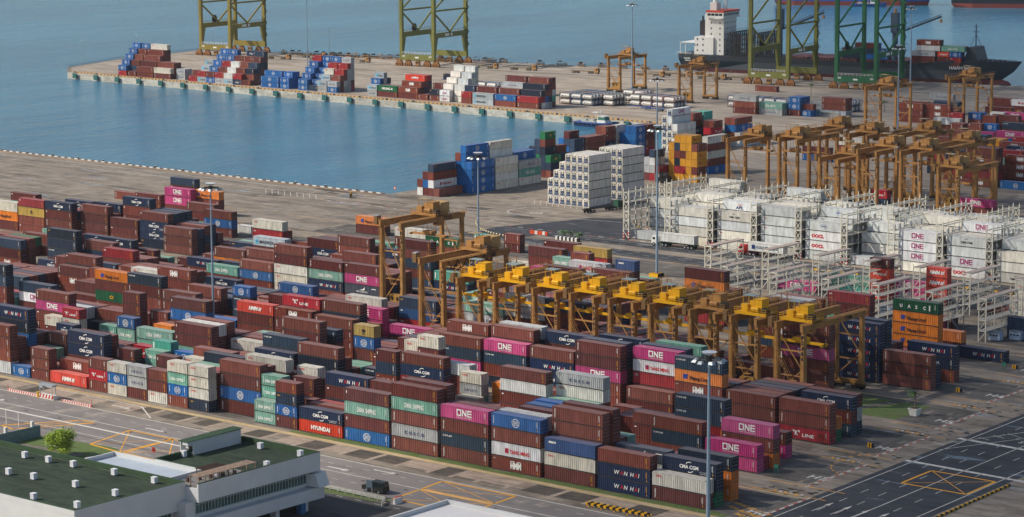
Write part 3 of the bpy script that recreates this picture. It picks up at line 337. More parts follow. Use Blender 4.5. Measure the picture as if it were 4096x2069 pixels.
(0,1,-955.2,902.0,2.7,31,0,7),(0,1,-955.2,904.6,2.7,31,1,0,0),(0,1,-948.8,902.0,2.7,31,0,26,7),(0,1,-948.8,904.6,2.7,31,1,7,26,26),(0,1,-948.8,907.1,2.7,31,2,0,0,14,26),(0,1,-942.5,902.0,2.7,31,0,14,0),
(0,1,-942.5,904.6,2.7,31,1,0,14,14),(0,1,-942.5,907.1,2.7,31,2,9,14,26,14),(0,1,-942.5,909.7,2.7,31,3,14,0,14,14,14),(0,1,-942.5,912.2,2.7,31,4,14,0,14,14,14,14),(0,1,-936.2,902.0,2.7,31,0,15,7),(0,1,-936.2,904.6,2.7,31,1,7,0,0),
(0,1,-936.2,907.1,2.7,31,2,0,0,14,7),(0,1,-936.2,909.7,2.7,31,3,0,14,0,14,14),(0,1,-936.2,912.2,2.7,31,4,0,14,0,0,9,14),(0,1,-929.9,902.0,2.7,31,0,26,17),(0,1,-929.9,904.6,2.7,31,1,17,26,17),(0,1,-929.9,907.1,2.7,31,2,0,17,0,17),
(0,1,-929.9,909.7,2.7,31,3,0,17,0,17,0),(0,1,-923.6,902.0,2.7,31,0,11,7),(0,1,-923.6,904.6,2.7,31,1,0,1,0),(0,1,-923.6,907.1,2.7,31,2,0,0,0,1),(0,1,-923.6,909.7,2.7,31,3,0,0,0,0,0),(0,1,-923.6,912.2,2.7,31,4,0,9,0,0,0,11),
(0,1,-917.5,902.0,2.7,31,0,0),(0,1,-917.5,904.6,2.7,31,1,0,0,9),(0,1,-917.5,907.1,2.7,31,2,0,0,9,9),(0,1,-917.5,909.7,2.7,31,3,0,9,0,9,0),(0,1,-917.5,912.2,2.7,31,4,0,0,9,9,0,9),(0,0,-904.0,902.0,2.7,31,0,14,14),
(0,0,-904.0,904.6,2.7,31,1,14,14,14),(0,1,-890.8,902.0,2.7,31,0,14,14),(0,1,-890.8,904.6,2.7,31,1,14,14,14),(0,1,-890.8,907.1,2.7,31,2,14,14,14),(0,1,-890.8,909.7,2.7,31,3,14,14),(0,1,-878.5,902.0,2.7,32,0,14,14),
(0,1,-878.5,904.6,2.7,32,1,14,14,14),(0,1,-878.5,907.1,2.7,32,2,14,14,14,14),(0,1,-878.5,909.7,2.7,32,3,14,14,14,14,14),(0,1,-878.5,912.2,2.7,32,4,14,14,14,14,14,7),(0,1,-871.7,902.0,2.7,32,0,9),(0,1,-871.7,904.6,2.7,32,1,0,14),
(0,1,-871.7,907.1,2.7,32,2,0,0,14),(0,1,-871.7,909.7,2.7,32,3,0,14,14,14),(0,1,-871.7,912.2,2.7,32,4,0,0,14,14,14,14),(0,1,-865.8,902.0,2.7,32,0,15,26),(0,1,-865.8,904.6,2.7,32,1,15,26,26),(0,1,-865.8,907.1,2.7,32,2,0,15,26,16),
(0,1,-865.8,909.7,2.7,32,3,0,15,26,7,7),(0,1,-865.8,912.2,2.7,32,4,0,15,15,0,0,14),(0,1,-859.1,902.0,2.7,32,0,14,15),(0,1,-859.1,904.6,2.7,32,1,0,0,0),(0,1,-859.1,907.1,2.7,32,2,15,15,0,7),(0,1,-859.1,909.7,2.7,32,3,15,15,15,15,7),
(0,1,-859.1,912.2,2.7,32,4,7,0,15,15,15,15),(0,1,-833.2,902.0,2.7,33,0,15,26),(0,1,-833.2,904.6,2.7,33,1,15,26,14),(0,1,-833.2,907.1,2.7,33,2,14,15,15,26),(0,1,-833.2,909.7,2.7,33,3,15,15,9),(0,0,-826.4,902.0,2.7,33,0,0,30),
(0,0,-826.4,904.6,2.7,33,1,9,0),(0,0,-813.5,902.0,2.7,33,0,0,3),(0,0,-813.5,904.6,2.7,33,1,0,0,3),(0,0,-813.5,907.1,2.7,33,2,0,9,0,4),(0,0,-813.5,909.7,2.7,33,3,0,0,9,7),(0,1,-801.1,902.0,2.7,33,0,0),(0,1,-801.1,904.6,2.7,33,1,9),
(0,1,-794.1,902.0,2.7,34,0,1,9),(0,1,-794.1,904.6,2.7,34,1,1,0,0),(0,1,-794.1,907.1,2.7,34,2,0,0),(0,1,-787.8,902.0,2.7,34,0,34,34),(0,1,-787.8,904.6,2.7,34,1,17,17,32),(0,1,-787.8,907.1,2.7,34,2,17,17,32,32),
(0,1,-787.8,909.7,2.7,34,3,17,17,32,17,32),(0,1,-787.8,912.2,2.7,34,4,17,17,17,32,32,17),(0,1,-780.9,904.6,2.7,34,1,32,32,17),(0,1,-780.9,907.1,2.7,34,2,32,32,32,17),(0,1,-780.9,909.7,2.7,34,3,32,32,32,32,17),
(0,1,-780.9,912.2,2.7,34,4,32,32,17,32,32,17),(0,1,-774.6,902.0,2.7,34,0,0,7),(0,1,-774.6,904.6,2.7,34,1,0,14,9),(0,1,-774.6,907.1,2.7,34,2,0,0),(0,0,-767.8,902.0,2.7,34,0,26,26),(0,0,-767.8,904.6,2.7,34,1,0,0,0),
(0,0,-767.8,907.1,2.7,34,2,0,0),(0,0,-754.5,902.0,2.7,35,0,0,14),(0,0,-754.5,904.6,2.7,35,1,0,14,1),(0,0,-754.5,907.1,2.7,35,2,0,0,14,15),(0,0,-754.5,909.7,2.7,35,3,0,0,14,0,0),(0,0,-741.4,902.0,2.7,35,0,1,7),
(0,0,-741.4,904.6,2.7,35,1,17,7,9),(0,0,-741.4,907.1,2.7,35,2,17,14,0,9),(0,0,-741.4,909.7,2.7,35,3,15,9,0,0,0),(0,0,-741.4,912.2,2.7,35,4,0,24,15,0,0),(0,0,-651.6,942.6,2.75,36,0,0,1,15),(0,0,-639.5,945.1,2.75,36,0,15,13),
(0,0,-639.5,947.8,2.75,36,1,15,13),(0,1,-626.2,948.3,2.75,36,0,0,14,14),(0,1,-626.2,951.0,2.75,36,1,0,14,14),(0,1,-626.2,953.7,2.75,36,2,0,14,14),(0,1,-627.9,948.8,2.75,36,0,0,14),(0,1,-620.5,950.0,2.75,36,0,14,0),
(0,0,-613.9,956.0,2.75,36,0,26,1,1),(0,0,-613.9,958.7,2.75,36,1,26,1,1),(0,0,-616.8,955.8,2.75,36,0,26),(0,1,-621.2,949.1,2.75,36,0,14),(0,1,-623.1,961.0,2.75,36,0,15,15),(0,0,-699.0,1029.7,2.75,36,0,1),
(0,0,-576.2,956.8,2.75,37,0,0,0,3),(0,0,-578.2,963.8,2.75,37,1,0,0,0),(0,0,-563.9,958.6,2.75,37,0,0,3,3),(0,0,-574.2,960.2,2.75,37,0,0,0),(0,0,-577.4,959.0,2.75,37,0,4),(0,0,-613.3,1046.7,2.75,37,0,15),
(0,0,-580.7,994.4,2.75,37,0,0,9),(0,0,-580.7,997.1,2.75,37,1,0,9),(0,1,-557.5,962.0,2.75,37,0,0,0),(0,1,-551.1,957.3,2.75,37,0,0,7),(0,1,-545.0,961.9,2.75,37,0,0,14),(0,1,-545.0,964.6,2.75,37,1,0,14),(0,0,-520.8,938.8,2.75,37,0,0,0,0),
(0,1,-522.1,933.3,2.75,37,0,0,0,0),(0,0,-503.8,916.1,2.75,37,0,0,0,10),(0,1,-507.2,907.1,2.75,37,0,0,0,14),(0,1,-512.8,905.0,2.75,37,0,0,0,0),(0,1,-530.8,922.3,2.75,37,0,0,0),(0,1,-530.8,925.0,2.75,37,1,0,0),
(0,0,-547.1,937.1,2.75,37,0,0,17),(0,0,-522.2,949.3,2.75,37,0,0,0,8),(0,1,-526.0,946.5,2.75,37,0,0,0,17),(0,0,-569.0,1021.4,2.75,37,0,0,0),(0,0,-569.0,1024.1,2.75,37,1,0,0),(0,0,-556.6,1020.2,2.75,37,0,0,18),
(0,1,-494.3,881.3,2.75,38,0,0,0,8),(0,0,-490.8,888.1,2.75,38,0,0,14,8),(0,0,-497.7,870.7,2.75,38,0,0,0,11),(0,0,-497.7,873.4,2.75,38,1,0,0,11),(0,1,-480.6,863.1,2.75,38,0,0,0,29),(0,1,-480.6,865.8,2.75,38,1,0,0,29),
(0,0,-476.2,874.3,2.75,38,0,0,16,7),(0,0,-453.0,827.6,2.75,38,2,0,0,0,11),(0,0,-452.0,796.1,2.75,38,4,3,7,0,3,0),(0,0,-452.0,798.8,2.75,38,5,3,7,0,3,0),(0,0,-440.8,804.1,2.75,38,5,0,3,3,3),(0,0,-438.4,796.9,2.75,38,6,14),
(0,0,-523.6,899.7,2.75,38,0,0,0),(0,1,-476.3,833.1,2.75,38,3,0,14,9),(0,0,-408.9,717.1,2.75,39,0,0,0,8),(0,0,-535.6,821.0,2.75,38,0,14,0),(0,0,-539.3,851.3,2.75,38,0,0,16),(0,1,-441.0,716.6,2.75,39,0,9,9,6),
(0,0,-465.8,805.6,2.72,40,2,3,7,11,9),(0,0,-465.8,811.0,2.72,40,3,9,9,9,0),(0,0,-478.9,816.4,2.72,40,4,9,0,7),(0,0,-452.7,816.4,2.72,40,4,2,0,13,7),(0,0,-478.9,821.8,2.72,40,5,9,13,3),(0,0,-452.7,821.8,2.72,40,5,10,11),
(0,0,-488.0,838.2,2.72,40,6,1,9,0,0),(0,0,-461.8,838.2,2.72,40,6,0,0,2,3),(0,0,-488.0,843.6,2.72,40,7,9,1,0),(0,0,-461.8,843.6,2.72,40,7,9,11,3),(0,0,-470.9,628.5,2.9,22,0,31),(0,0,-470.9,636.8,2.9,22,3,31,31,31,31),
(0,0,-470.9,639.5,2.9,22,4,31,31,31,31),(0,0,-470.9,642.2,2.9,22,5,31,31,31,31),(0,0,-455.3,628.5,2.9,22,0,31,31,36,31),(0,0,-455.3,631.2,2.9,22,1,31,31,31,31),(0,0,-455.3,634.0,2.9,22,2,31,31,31),(0,0,-455.3,636.8,2.9,22,3,31,31,31,31),
(0,0,-455.3,639.5,2.9,22,4,31,31,31,31,31),(0,0,-455.3,642.2,2.9,22,5,31,31,31,31,31),(0,0,-439.7,628.5,2.9,22,0,31,31,31,31),(0,0,-439.7,631.2,2.9,22,1,31,31,31,31,35),(0,0,-439.7,634.0,2.9,22,2,31,31,31,31),
(0,0,-439.7,636.8,2.9,22,3,31,31,31,31,31),(0,0,-439.7,639.5,2.9,22,4,31,31,31,31),(0,0,-439.7,642.2,2.9,22,5,31,31,31),(0,0,-424.1,628.5,2.9,22,0,31,31,31,31,31),(0,0,-424.1,631.2,2.9,22,1,31,31,31,31,31),
(0,0,-424.1,634.0,2.9,22,2,31,31,31,31,31),(0,0,-424.1,636.8,2.9,22,3,31,31,31,31),(0,0,-424.1,639.5,2.9,22,4,31,31,31,31,31),(0,0,-424.1,642.2,2.9,22,5,31,31,31,31),(0,0,-408.5,628.5,2.9,22,0,31,33,33,31),
(0,0,-408.5,631.2,2.9,22,1,31,31,31),(0,0,-408.5,634.0,2.9,22,2,31,31,31,31),(0,0,-408.5,636.8,2.9,22,3,31,31,31,31,31),(0,0,-408.5,639.5,2.9,22,4,31,31,31,31),(0,0,-408.5,642.2,2.9,22,5,31,31,31,31),(0,0,-392.9,628.5,2.9,22,0,31),
(0,0,-392.9,634.0,2.9,22,2,31,31,31),(0,0,-392.9,636.8,2.9,22,3,31,31,31,31),(0,0,-392.9,639.5,2.9,22,4,31,31,31,31),(0,0,-392.9,642.2,2.9,22,5,31,31,31),(0,0,-377.3,628.5,2.9,22,0,31,34,34,34),(0,0,-377.3,631.2,2.9,22,1,31,31,31,31),
(0,0,-377.3,634.0,2.9,22,2,31,31,31),(0,0,-377.3,636.8,2.9,22,3,31,31,31,31),(0,0,-377.3,639.5,2.9,22,4,31,31,31,31),(0,0,-377.3,642.2,2.9,22,5,31,31,31,31,31),(0,0,-361.7,628.5,2.9,22,0,33,34,31,31),(0,0,-361.7,631.2,2.9,22,1,31,31,31,31),
(0,0,-361.7,634.0,2.9,22,2,31,31,31,31),(0,0,-361.7,636.8,2.9,22,3,31,31,31,31,34),(0,0,-361.7,639.5,2.9,22,4,31,31,31,31),(0,0,-361.7,642.2,2.9,22,5,31,31,31,31),(0,0,-346.1,628.5,2.9,22,0,31,31,31),(0,0,-346.1,631.2,2.9,22,1,31,31,31,31),
(0,0,-346.1,634.0,2.9,22,2,31,31,31,31),(0,0,-346.1,636.8,2.9,22,3,31,31,31,31),(0,0,-346.1,639.5,2.9,22,4,31,31,31,31),(0,0,-346.1,642.2,2.9,22,5,31,31,31),(0,0,-470.9,654.5,2.9,23,0,31,31,31,31),(0,0,-470.9,657.2,2.9,23,1,31,31,31),
(0,0,-470.9,660.0,2.9,23,2,31,31,31,31),(0,0,-470.9,662.8,2.9,23,3,31,31,31,31),(0,0,-470.9,665.5,2.9,23,4,31,31,31,31),(0,0,-470.9,668.2,2.9,23,5,31,31,31,31,31),(0,0,-455.3,654.5,2.9,23,0,31,31,31),(0,0,-455.3,657.2,2.9,23,1,31,31,31,31),
(0,0,-455.3,660.0,2.9,23,2,31,31,31),(0,0,-455.3,662.8,2.9,23,3,31,31,31,31),(0,0,-455.3,665.5,2.9,23,4,31,31,31,31),(0,0,-455.3,668.2,2.9,23,5,31,31,31),(0,0,-439.7,654.5,2.9,23,0,31,31,31,31),(0,0,-439.7,657.2,2.9,23,1,31,31,31),
(0,0,-439.7,660.0,2.9,23,2,31,31,31,31),(0,0,-439.7,662.8,2.9,23,3,31,31,31,31),(0,0,-439.7,665.5,2.9,23,4,31,31,31,31,31),(0,0,-439.7,668.2,2.9,23,5,31,31,31,31),(0,0,-424.1,654.5,2.9,23,0,31,31,31,31),
(0,0,-424.1,657.2,2.9,23,1,31,31,31),(0,0,-424.1,660.0,2.9,23,2,31,31,31),(0,0,-424.1,662.8,2.9,23,3,31,31,31,31),(0,0,-424.1,665.5,2.9,23,4,31,31,31,31),(0,0,-424.1,668.2,2.9,23,5,31,31,31),(0,0,-408.5,654.5,2.9,23,0,31,31,31),
(0,0,-408.5,657.2,2.9,23,1,31,31,31,31),(0,0,-408.5,660.0,2.9,23,2,31,31,31,31),(0,0,-408.5,662.8,2.9,23,3,31,31,31,31),(0,0,-408.5,665.5,2.9,23,4,31,31,31,31),(0,0,-408.5,668.2,2.9,23,5,31,31,31),(0,0,-392.9,654.5,2.9,23,0,31,31,31,31),
(0,0,-392.9,657.2,2.9,23,1,31,31,31),(0,0,-392.9,660.0,2.9,23,2,31,31,31,31),(0,0,-392.9,662.8,2.9,23,3,31,31,31,31),(0,0,-392.9,665.5,2.9,23,4,31,31,31,31),(0,0,-392.9,668.2,2.9,23,5,31,31,31),(0,0,-377.3,654.5,2.9,23,0,31,31,31,31),
(0,0,-377.3,657.2,2.9,23,1,31,31,31),(0,0,-377.3,660.0,2.9,23,2,31,31,31),(0,0,-377.3,662.8,2.9,23,3,31,31,31,31),(0,0,-377.3,665.5,2.9,23,4,31,31,31,31),(0,0,-377.3,668.2,2.9,23,5,31,31,31,31),(0,0,-361.7,654.5,2.9,23,0,31,31,31),
(0,0,-361.7,657.2,2.9,23,1,31,31,31,31),(0,0,-361.7,660.0,2.9,23,2,31,31,31,31),(0,0,-361.7,662.8,2.9,23,3,31,31,31),(0,0,-361.7,665.5,2.9,23,4,31,31,31,31),(0,0,-361.7,668.2,2.9,23,5,31,31,31,31),(0,0,-387.7,583.0,2.7,24,0,8),
(0,0,-372.3,585.7,2.7,24,0,24,13),(0,1,-341.5,583.0,2.7,24,0,0,5,4,4),(0,0,-356.9,588.4,2.7,24,0,8,8),(0,0,-310.7,588.4,2.7,24,0,29,0),(0,0,-295.3,583.0,2.7,24,0,0,14),(0,0,-326.1,585.7,2.7,24,0,0),(0,0,-365.7,559.0,2.7,24,1,13),
(0,0,-335.1,559.0,2.7,24,1,8),(0,0,-304.5,559.0,2.7,24,1,9,9),(0,0,-289.2,559.0,2.7,24,1,0),(0,1,-318.0,585.0,2.7,24,2,16,16),(0,1,-318.0,588.0,2.7,24,2,9,16,16),
]
# ---------------------------------------------------------------- containers
WH = lin('f2f0ea'); NV = lin('23356a'); RD = lin('c8262c'); DK = lin('1d2430'); YL = lin('e8a820'); MG = lin('a01a60'); LB = lin('6cc0e0'); BLU = lin('1c4aa0'); GY = lin('9aa4ac')
PAL = {'b': ['6c322b', '763c34', '602a27', '7e4136', '6c3733', '78392c', '85483c'], 't': ['80463a', '784034', '87493a'], 'x': ['653432', '6e3936'], 'h': ['85402f'], 'H': ['e2452e'], 'y': ['de4529'], 'k': ['b2202f'], 'r': ['a02a30'],
 'P': ['cc387f', 'c93a80', 'c4447f'], 'n': ['23344c', '2a3c54', '1d2a3c', '30445c'], 'N': ['2e4356', '2b3c4e'], 'C': ['1d2d4a', '223350'], 'W': ['1d3054'], 'S': ['74ac96', '7fae9c', '68a491'], 'c': ['1866ac', '1a5c9c', '2066a4'], 'g': ['b7babb', 'aeb0ae'],
 'o': ['d6d0be', 'cfcabb', 'dbd7ca'], 'w': ['dcdcd6', 'cfd2d0'], 'Y': ['dcdcdc'], 'L': ['e88428'], 'O': ['d9792c'], 'm': ['bf9f4e'], 's': ['3b5a8c'], 'E': ['1f6e45'], 'T': ['52b29c'], 'U': ['185a38'], 'M': ['b2bcc2', 'a9b1b4'], 'A': ['2c5588'],
 'q': ['4a515f'], 'z': ['e2a02a', 'd9982c'], 'G': ['11663f'], 'R': ['e0dccc', 'd8d4c8', 'c8ccc8', 'e4dcc8', 'c8c4b8', 'b8bcbc'], 'V': ['e0dccc', 'e4dcd0'], 'Q': ['d8d8d4'], 'i': ['d9dadb'], 'p': ['d4d8d8'], 'a': ['cdd0cf']}
REEF = set('RVQipa')
WORD = {'b': 'brown', 't': 'rust-brown', 'x': 'maroon', 'h': 'reddish-brown', 'H': 'bright red', 'y': 'scarlet', 'k': 'crimson', 'r': 'dark red', 'P': 'pink', 'n': 'navy', 'N': 'slate-blue', 'C': 'navy', 'W': 'deep blue', 'S': 'pale green', 'c': 'bright blue', 'g': 'light grey', 'o': 'cream', 'w': 'white', 'Y': 'white', 'L': 'orange', 'O': 'plain orange', 'm': 'tan', 's': 'mid-blue', 'E': 'green', 'T': 'teal', 'U': 'dark green', 'M': 'silver-grey', 'A': 'blue', 'q': 'charcoal', 'z': 'yellow', 'G': 'green', 'R': 'white', 'V': 'white', 'Q': 'white', 'i': 'white', 'p': 'white', 'a': 'grey-white'}
def logo(code, L, var=0):
    a = LM(); c = L/2; two = L < 8; H = 2.6
    def marks(col, y=True):
        a.rect(L-.75, L-.68, 1.0, 2.3, col); a.rect(L-.95, L-.90, 1.2, 2.2, col)
        if y: a.rect(L-.78, L-.60, .45, .72, YL)
    if code == 'P' or code == 'i':
        col = WH if code == 'P' else MG; k = .62 if two else 1.0; h = 1.3*k; t = .24*k; u = c-1.95*k; w = .95
        if code == 'P': marks(WH)
        for (p, q, r, s_) in ((u, u+t, w, w+h), (u+1.2*k-t, u+1.2*k, w, w+h-.0), (u+t, u+1.2*k-t, w, w+t), (u+t, u+1.2*k-t, w+h-t, w+h)): a.rect(p, q, r, s_, col)
        n = u+1.4*k
        a.rect(n, n+t, w, w+h, col); a.rect(n+1.15*k-t, n+1.15*k, w, w+h, col); a.poly([(n+t, w+h-.05), (n+t, w+h-.5*k), (n+1.15*k-t, w), (n+1.15*k-t, w+.5*k)], col)
        e = n+1.35*k
        a.rect(e, e+t, w, w+h, col)
        for z in (0, .5, 1): a.rect(e+t, e+1.1*k, w+z*(h-t), w+z*(h-t)+t, col)
        a.text('OCEAN NETWORK EXPRESS', u, w-.38*k, .2*k, col, width=3.9*k)
    elif code == 'S':
        marks(WH, False); a.text('CHINA  SHIPPING', c-.1, .85, .95 if not two else .75, WH, center=True, bold=.015, width=5.2 if not two else 4.0)
        for k in range(4): a.arc(.55, 2.1-k*.42, .15, .15, .06, 0, 360, WH, 6)
    elif code in 'c':
        marks(WH); a.arc(c, 1.35, .95, .85, .09, 15, 165, WH, 12); a.arc(c, 1.35, .95, .85, .09, 195, 345, WH, 12); a.arc(c, 1.35, .48, .85, .07, 20, 160, WH, 8); a.arc(c, 1.35, .48, .85, .07, 200, 340, WH, 8)
        a.text('COSCO', c, 1.25, .46, WH, center=True, bold=.02, width=2.0); a.text('SHIPPING', c, .92, .22, WH, center=True, bold=.01, width=1.7)
        for k in range(6): a.rect(.45, .62, .7+k*.26, .86+k*.26, WH)
    elif code == 'g':
        a.text('COSCO', c, .95, .62, NV, center=True, bold=.03, gap=1.9, width=(5.2 if not two else 3.6)); a.text('COSCO', .5, 2.1, .18, NV)
    elif code == 'C':
        marks(WH); k = .62 if two else 1
        a.text('CMA CGM', c, 1.0, .66*k, WH, center=True, bold=.03, width=4.3*k); a.arc(c+.15*k, 1.3, 1.1*k, 1.05*k, .14, 70, 140, WH, 8); a.arc(c+.15*k, 1.3, 1.1*k, 1.05*k, .14, 250, 320, WH, 8)
        if not two and var % 2: a.text('ECO CONTAINER', L-3.7, .62, .2, WH); a.text('bamboo flooring', L-3.5, .32, .18, WH)
    elif code == 'p': a.text('APL', c, .5, .8, NV, center=True, bold=.03, sx=1.3); a.poly([(c-1, 1.9), (c-.1, 1.5), (c+.1, 1.5), (c+1, 1.9), (c, 1.7)], RD)
    elif code == 'A': marks(WH); a.text('APL', .4, 1.9, .38, WH, bold=.02)
    elif code == 'y': marks(WH); a.text('HYUNDAI', c, .95, .85 if not two else .6, WH, center=True, bold=.04, width=5.4 if not two else 3.8)
    elif code == 'h':
        marks(WH); k = .75 if two else 1; a.text('HMM', c, .75, 1.15*k, WH, center=True, bold=.06, width=2.7*k); a.rect(c-1.35*k, c-.3*k, .85+1.2*k, .97+1.2*k, WH); a.rect(c+.3*k, c+1.35*k, .85+1.2*k, .97+1.2*k, WH); a.text('HMM', .4, 2.15, .2, WH)
    elif code == 'H':
        marks(WH); a.text('HMM', c-2.1, .95, .9, WH, bold=.05, shear=.3, width=3.2)
        for k in range(3): a.poly([(c+1.15+k*.07, .95+k*.3), (c+2.0+k*.1, .95+k*.3), (c+2.1+k*.1, 1.15+k*.3), (c+1.2+k*.07, 1.15+k*.3)], WH)
    elif code == 'k': marks(WH); k = .75 if two else 1; a.text('"K"', c-2.7*k, .95, 1.0*k, WH, bold=.02, width=1.7*k); a.text('LINE', c-.4*k, .8, .65*k, WH, bold=.02, width=2.8*k)
    elif code == 'L':
        for k in range(2): a.poly([(c-3.9+k*.6, .9), (c-3.3+k*.6, .9), (c-3.5+k*.6, 1.35), (c-3.1+k*.6, 1.85), (c-3.7+k*.6, 1.85), (c-3.95+k*.6, 1.4)], BLU)
        a.text('Hapag-Lloyd', c-2.1, .85, .78, DK, bold=.025, width=5.0 if not two else 3.4)
    elif code == 'W':
        marks(YL); u = c-2.2
        for ch in 'WAN HAI':
            if ch == ' ': u += .5; continue
            u += a.text(ch, u, .95, .8, RD if ch == 'A' else WH, bold=.01, shear=.15, sx=1.0)+.13
    elif code == 'o': a.text('OOCL', .75, 1.85, .36, RD, bold=.04); marks(GY, False)
    elif code == 'Q': a.text('OOCL', 2.0, .9, .85, RD, bold=.06, sx=1.2)
    elif code == 'Y': a.text('YANG MING', c-1.6, .85, .72, RD, bold=.03, width=5.0); a.rect(c-2.7, c-1.9, .8, 1.75, RD); a.rect(c-2.55, c-2.2, 1.0, 1.6, BLU)
    elif code == 'M': a.rect(.9, 2.1, .7, 1.9, LB); a.poly([(1.5+.5*math.cos(math.pi/7*k)*(1 if k % 2 else .4), 1.3+.5*math.sin(math.pi/7*k)*(1 if k % 2 else .4)) for k in range(14)], WH); a.text('MAERSK', 2.6, .85, .85 if not two else .6, DK, bold=.015, width=5.6 if not two else 2.9)
    elif code == 'U':
        for k, ch in enumerate('UASC'): a.text(ch, 1.9+k*2.1, .9, .75, WH, bold=.04)
        a.rect(9.75, 10.1, .7, 2.0, WH); marks(WH, False)
    elif code == 'G': a.text('HEUNG-A', c, .85, .95, WH, center=True, bold=.04, width=7)
    elif code == 'q': a.text('NYK LOGISTICS', c, .75, .4, WH, center=True, bold=.01); a.poly([(c-1, 1.3), (c+.9, 1.4), (c+1.1, 2.3), (c+.4, 1.7)], WH); a.rect(L-2.6, L-1.1, 1.9, 2.1, WH)
    elif code == 'N':
        marks(WH); a.text('NYK LINE', 1.0, 1.95, .3, WH, bold=.02)
        for k in range(3): a.rect(.4, .85, 1.95+k*.12, 2.0+k*.12, WH if k != 1 else RD)
    elif code == 'm': a.text('m', c, 1.2, .8, DK, center=True, bold=.06, sx=1.1); a.text('sc', c, .65, .45, DK, center=True, bold=.05)
    elif code == 's': a.text('seaco', 1.0, 1.75, .55, WH, bold=.04)
    elif code == 'r': a.text('CAI', .5, 1.9, .38, WH, bold=.02); marks(YL)
    elif code == 't': marks(WH); a.text('TRITON', .55, 2.35, .28, WH, vert=True, bold=.02, width=1.7)
    elif code == 'x': marks(YL); a.text('tex', .5, 2.2, .32, WH, vert=True, bold=.03)
    elif code == 'n':
        marks(WH)
        if var % 3 == 0: a.text('seaco', .5, 2.0, .28, YL, bold=.03)
    elif code == 'b':
        marks(WH if var % 2 else YL)
        if var % 4 == 1: a.text('TRITON', .55, 2.35, .28, WH, vert=True, bold=.02, width=1.7)
        if var % 4 == 3: a.rect(.45, .95, 2.0, 2.25, WH)
    elif code == 'z': a.rect(c-1.6, c-.5, 1.0, 1.7, RD); a.rect(c-1.25, c-.85, 1.0, 1.7, WH); a.text('Kien Hung', c-.2, 1.15, .4, RD)
    elif code == 'E': a.arc(c, 1.3, .8, .45, .2, 0, 360, YL, 8); marks(WH, False)
    elif code == 'T': a.rect(.4, .75, .7, 2.2, WH)
    elif code == 'O': marks(WH, False)
    elif code in 'Ra':
        if var % 7 == 1: a.text('seaco', .9, 1.95, .32, RD, bold=.03)
        elif var % 7 == 3: a.arc(c, 1.35, .8, .75, .08, 15, 165, GY, 10); a.arc(c, 1.35, .8, .75, .08, 195, 345, GY, 10); a.text('COSCO', c, 1.2, .42, BLU, center=True, bold=.02)
        elif var % 7 == 5: a.text('CMA CGM', c, .95, .55, DK, center=True, bold=.03); a.arc(c, 1.2, 1.1, 1.0, .1, 70, 130, DK, 6)
    if not a.v: a.rect(L-.9, L-.6, .9, 1.0, GY)
    return a
def corr(mb, L, y, out, z0, z1, rev, n):
    """corrugated wall along x at y; out = -1 or +1 side"""
    xs = []; p = (L-.30)/n; x = .15
    for i in range(n):
        for dx, d in ((0, 0), (.22, 0), (.40, 1), (.80, 1)): xs.append((x+p*dx, d))
        x += p
    xs.append((L-.15, 0)); dep = .085
    for (xa, da), (xb, db) in zip(xs[:-1], xs[1:]):
        ya = y-out*(.03+dep*da); yb = y-out*(.03+dep*db)
        q = [(xa, ya, z0), (xb, yb, z0), (xb, yb, z1), (xa, ya, z1)]
        if rev: q = q[::-1]
        mb.quad(*q)
HN, WN = 2.7, 2.438
_TPL = {}
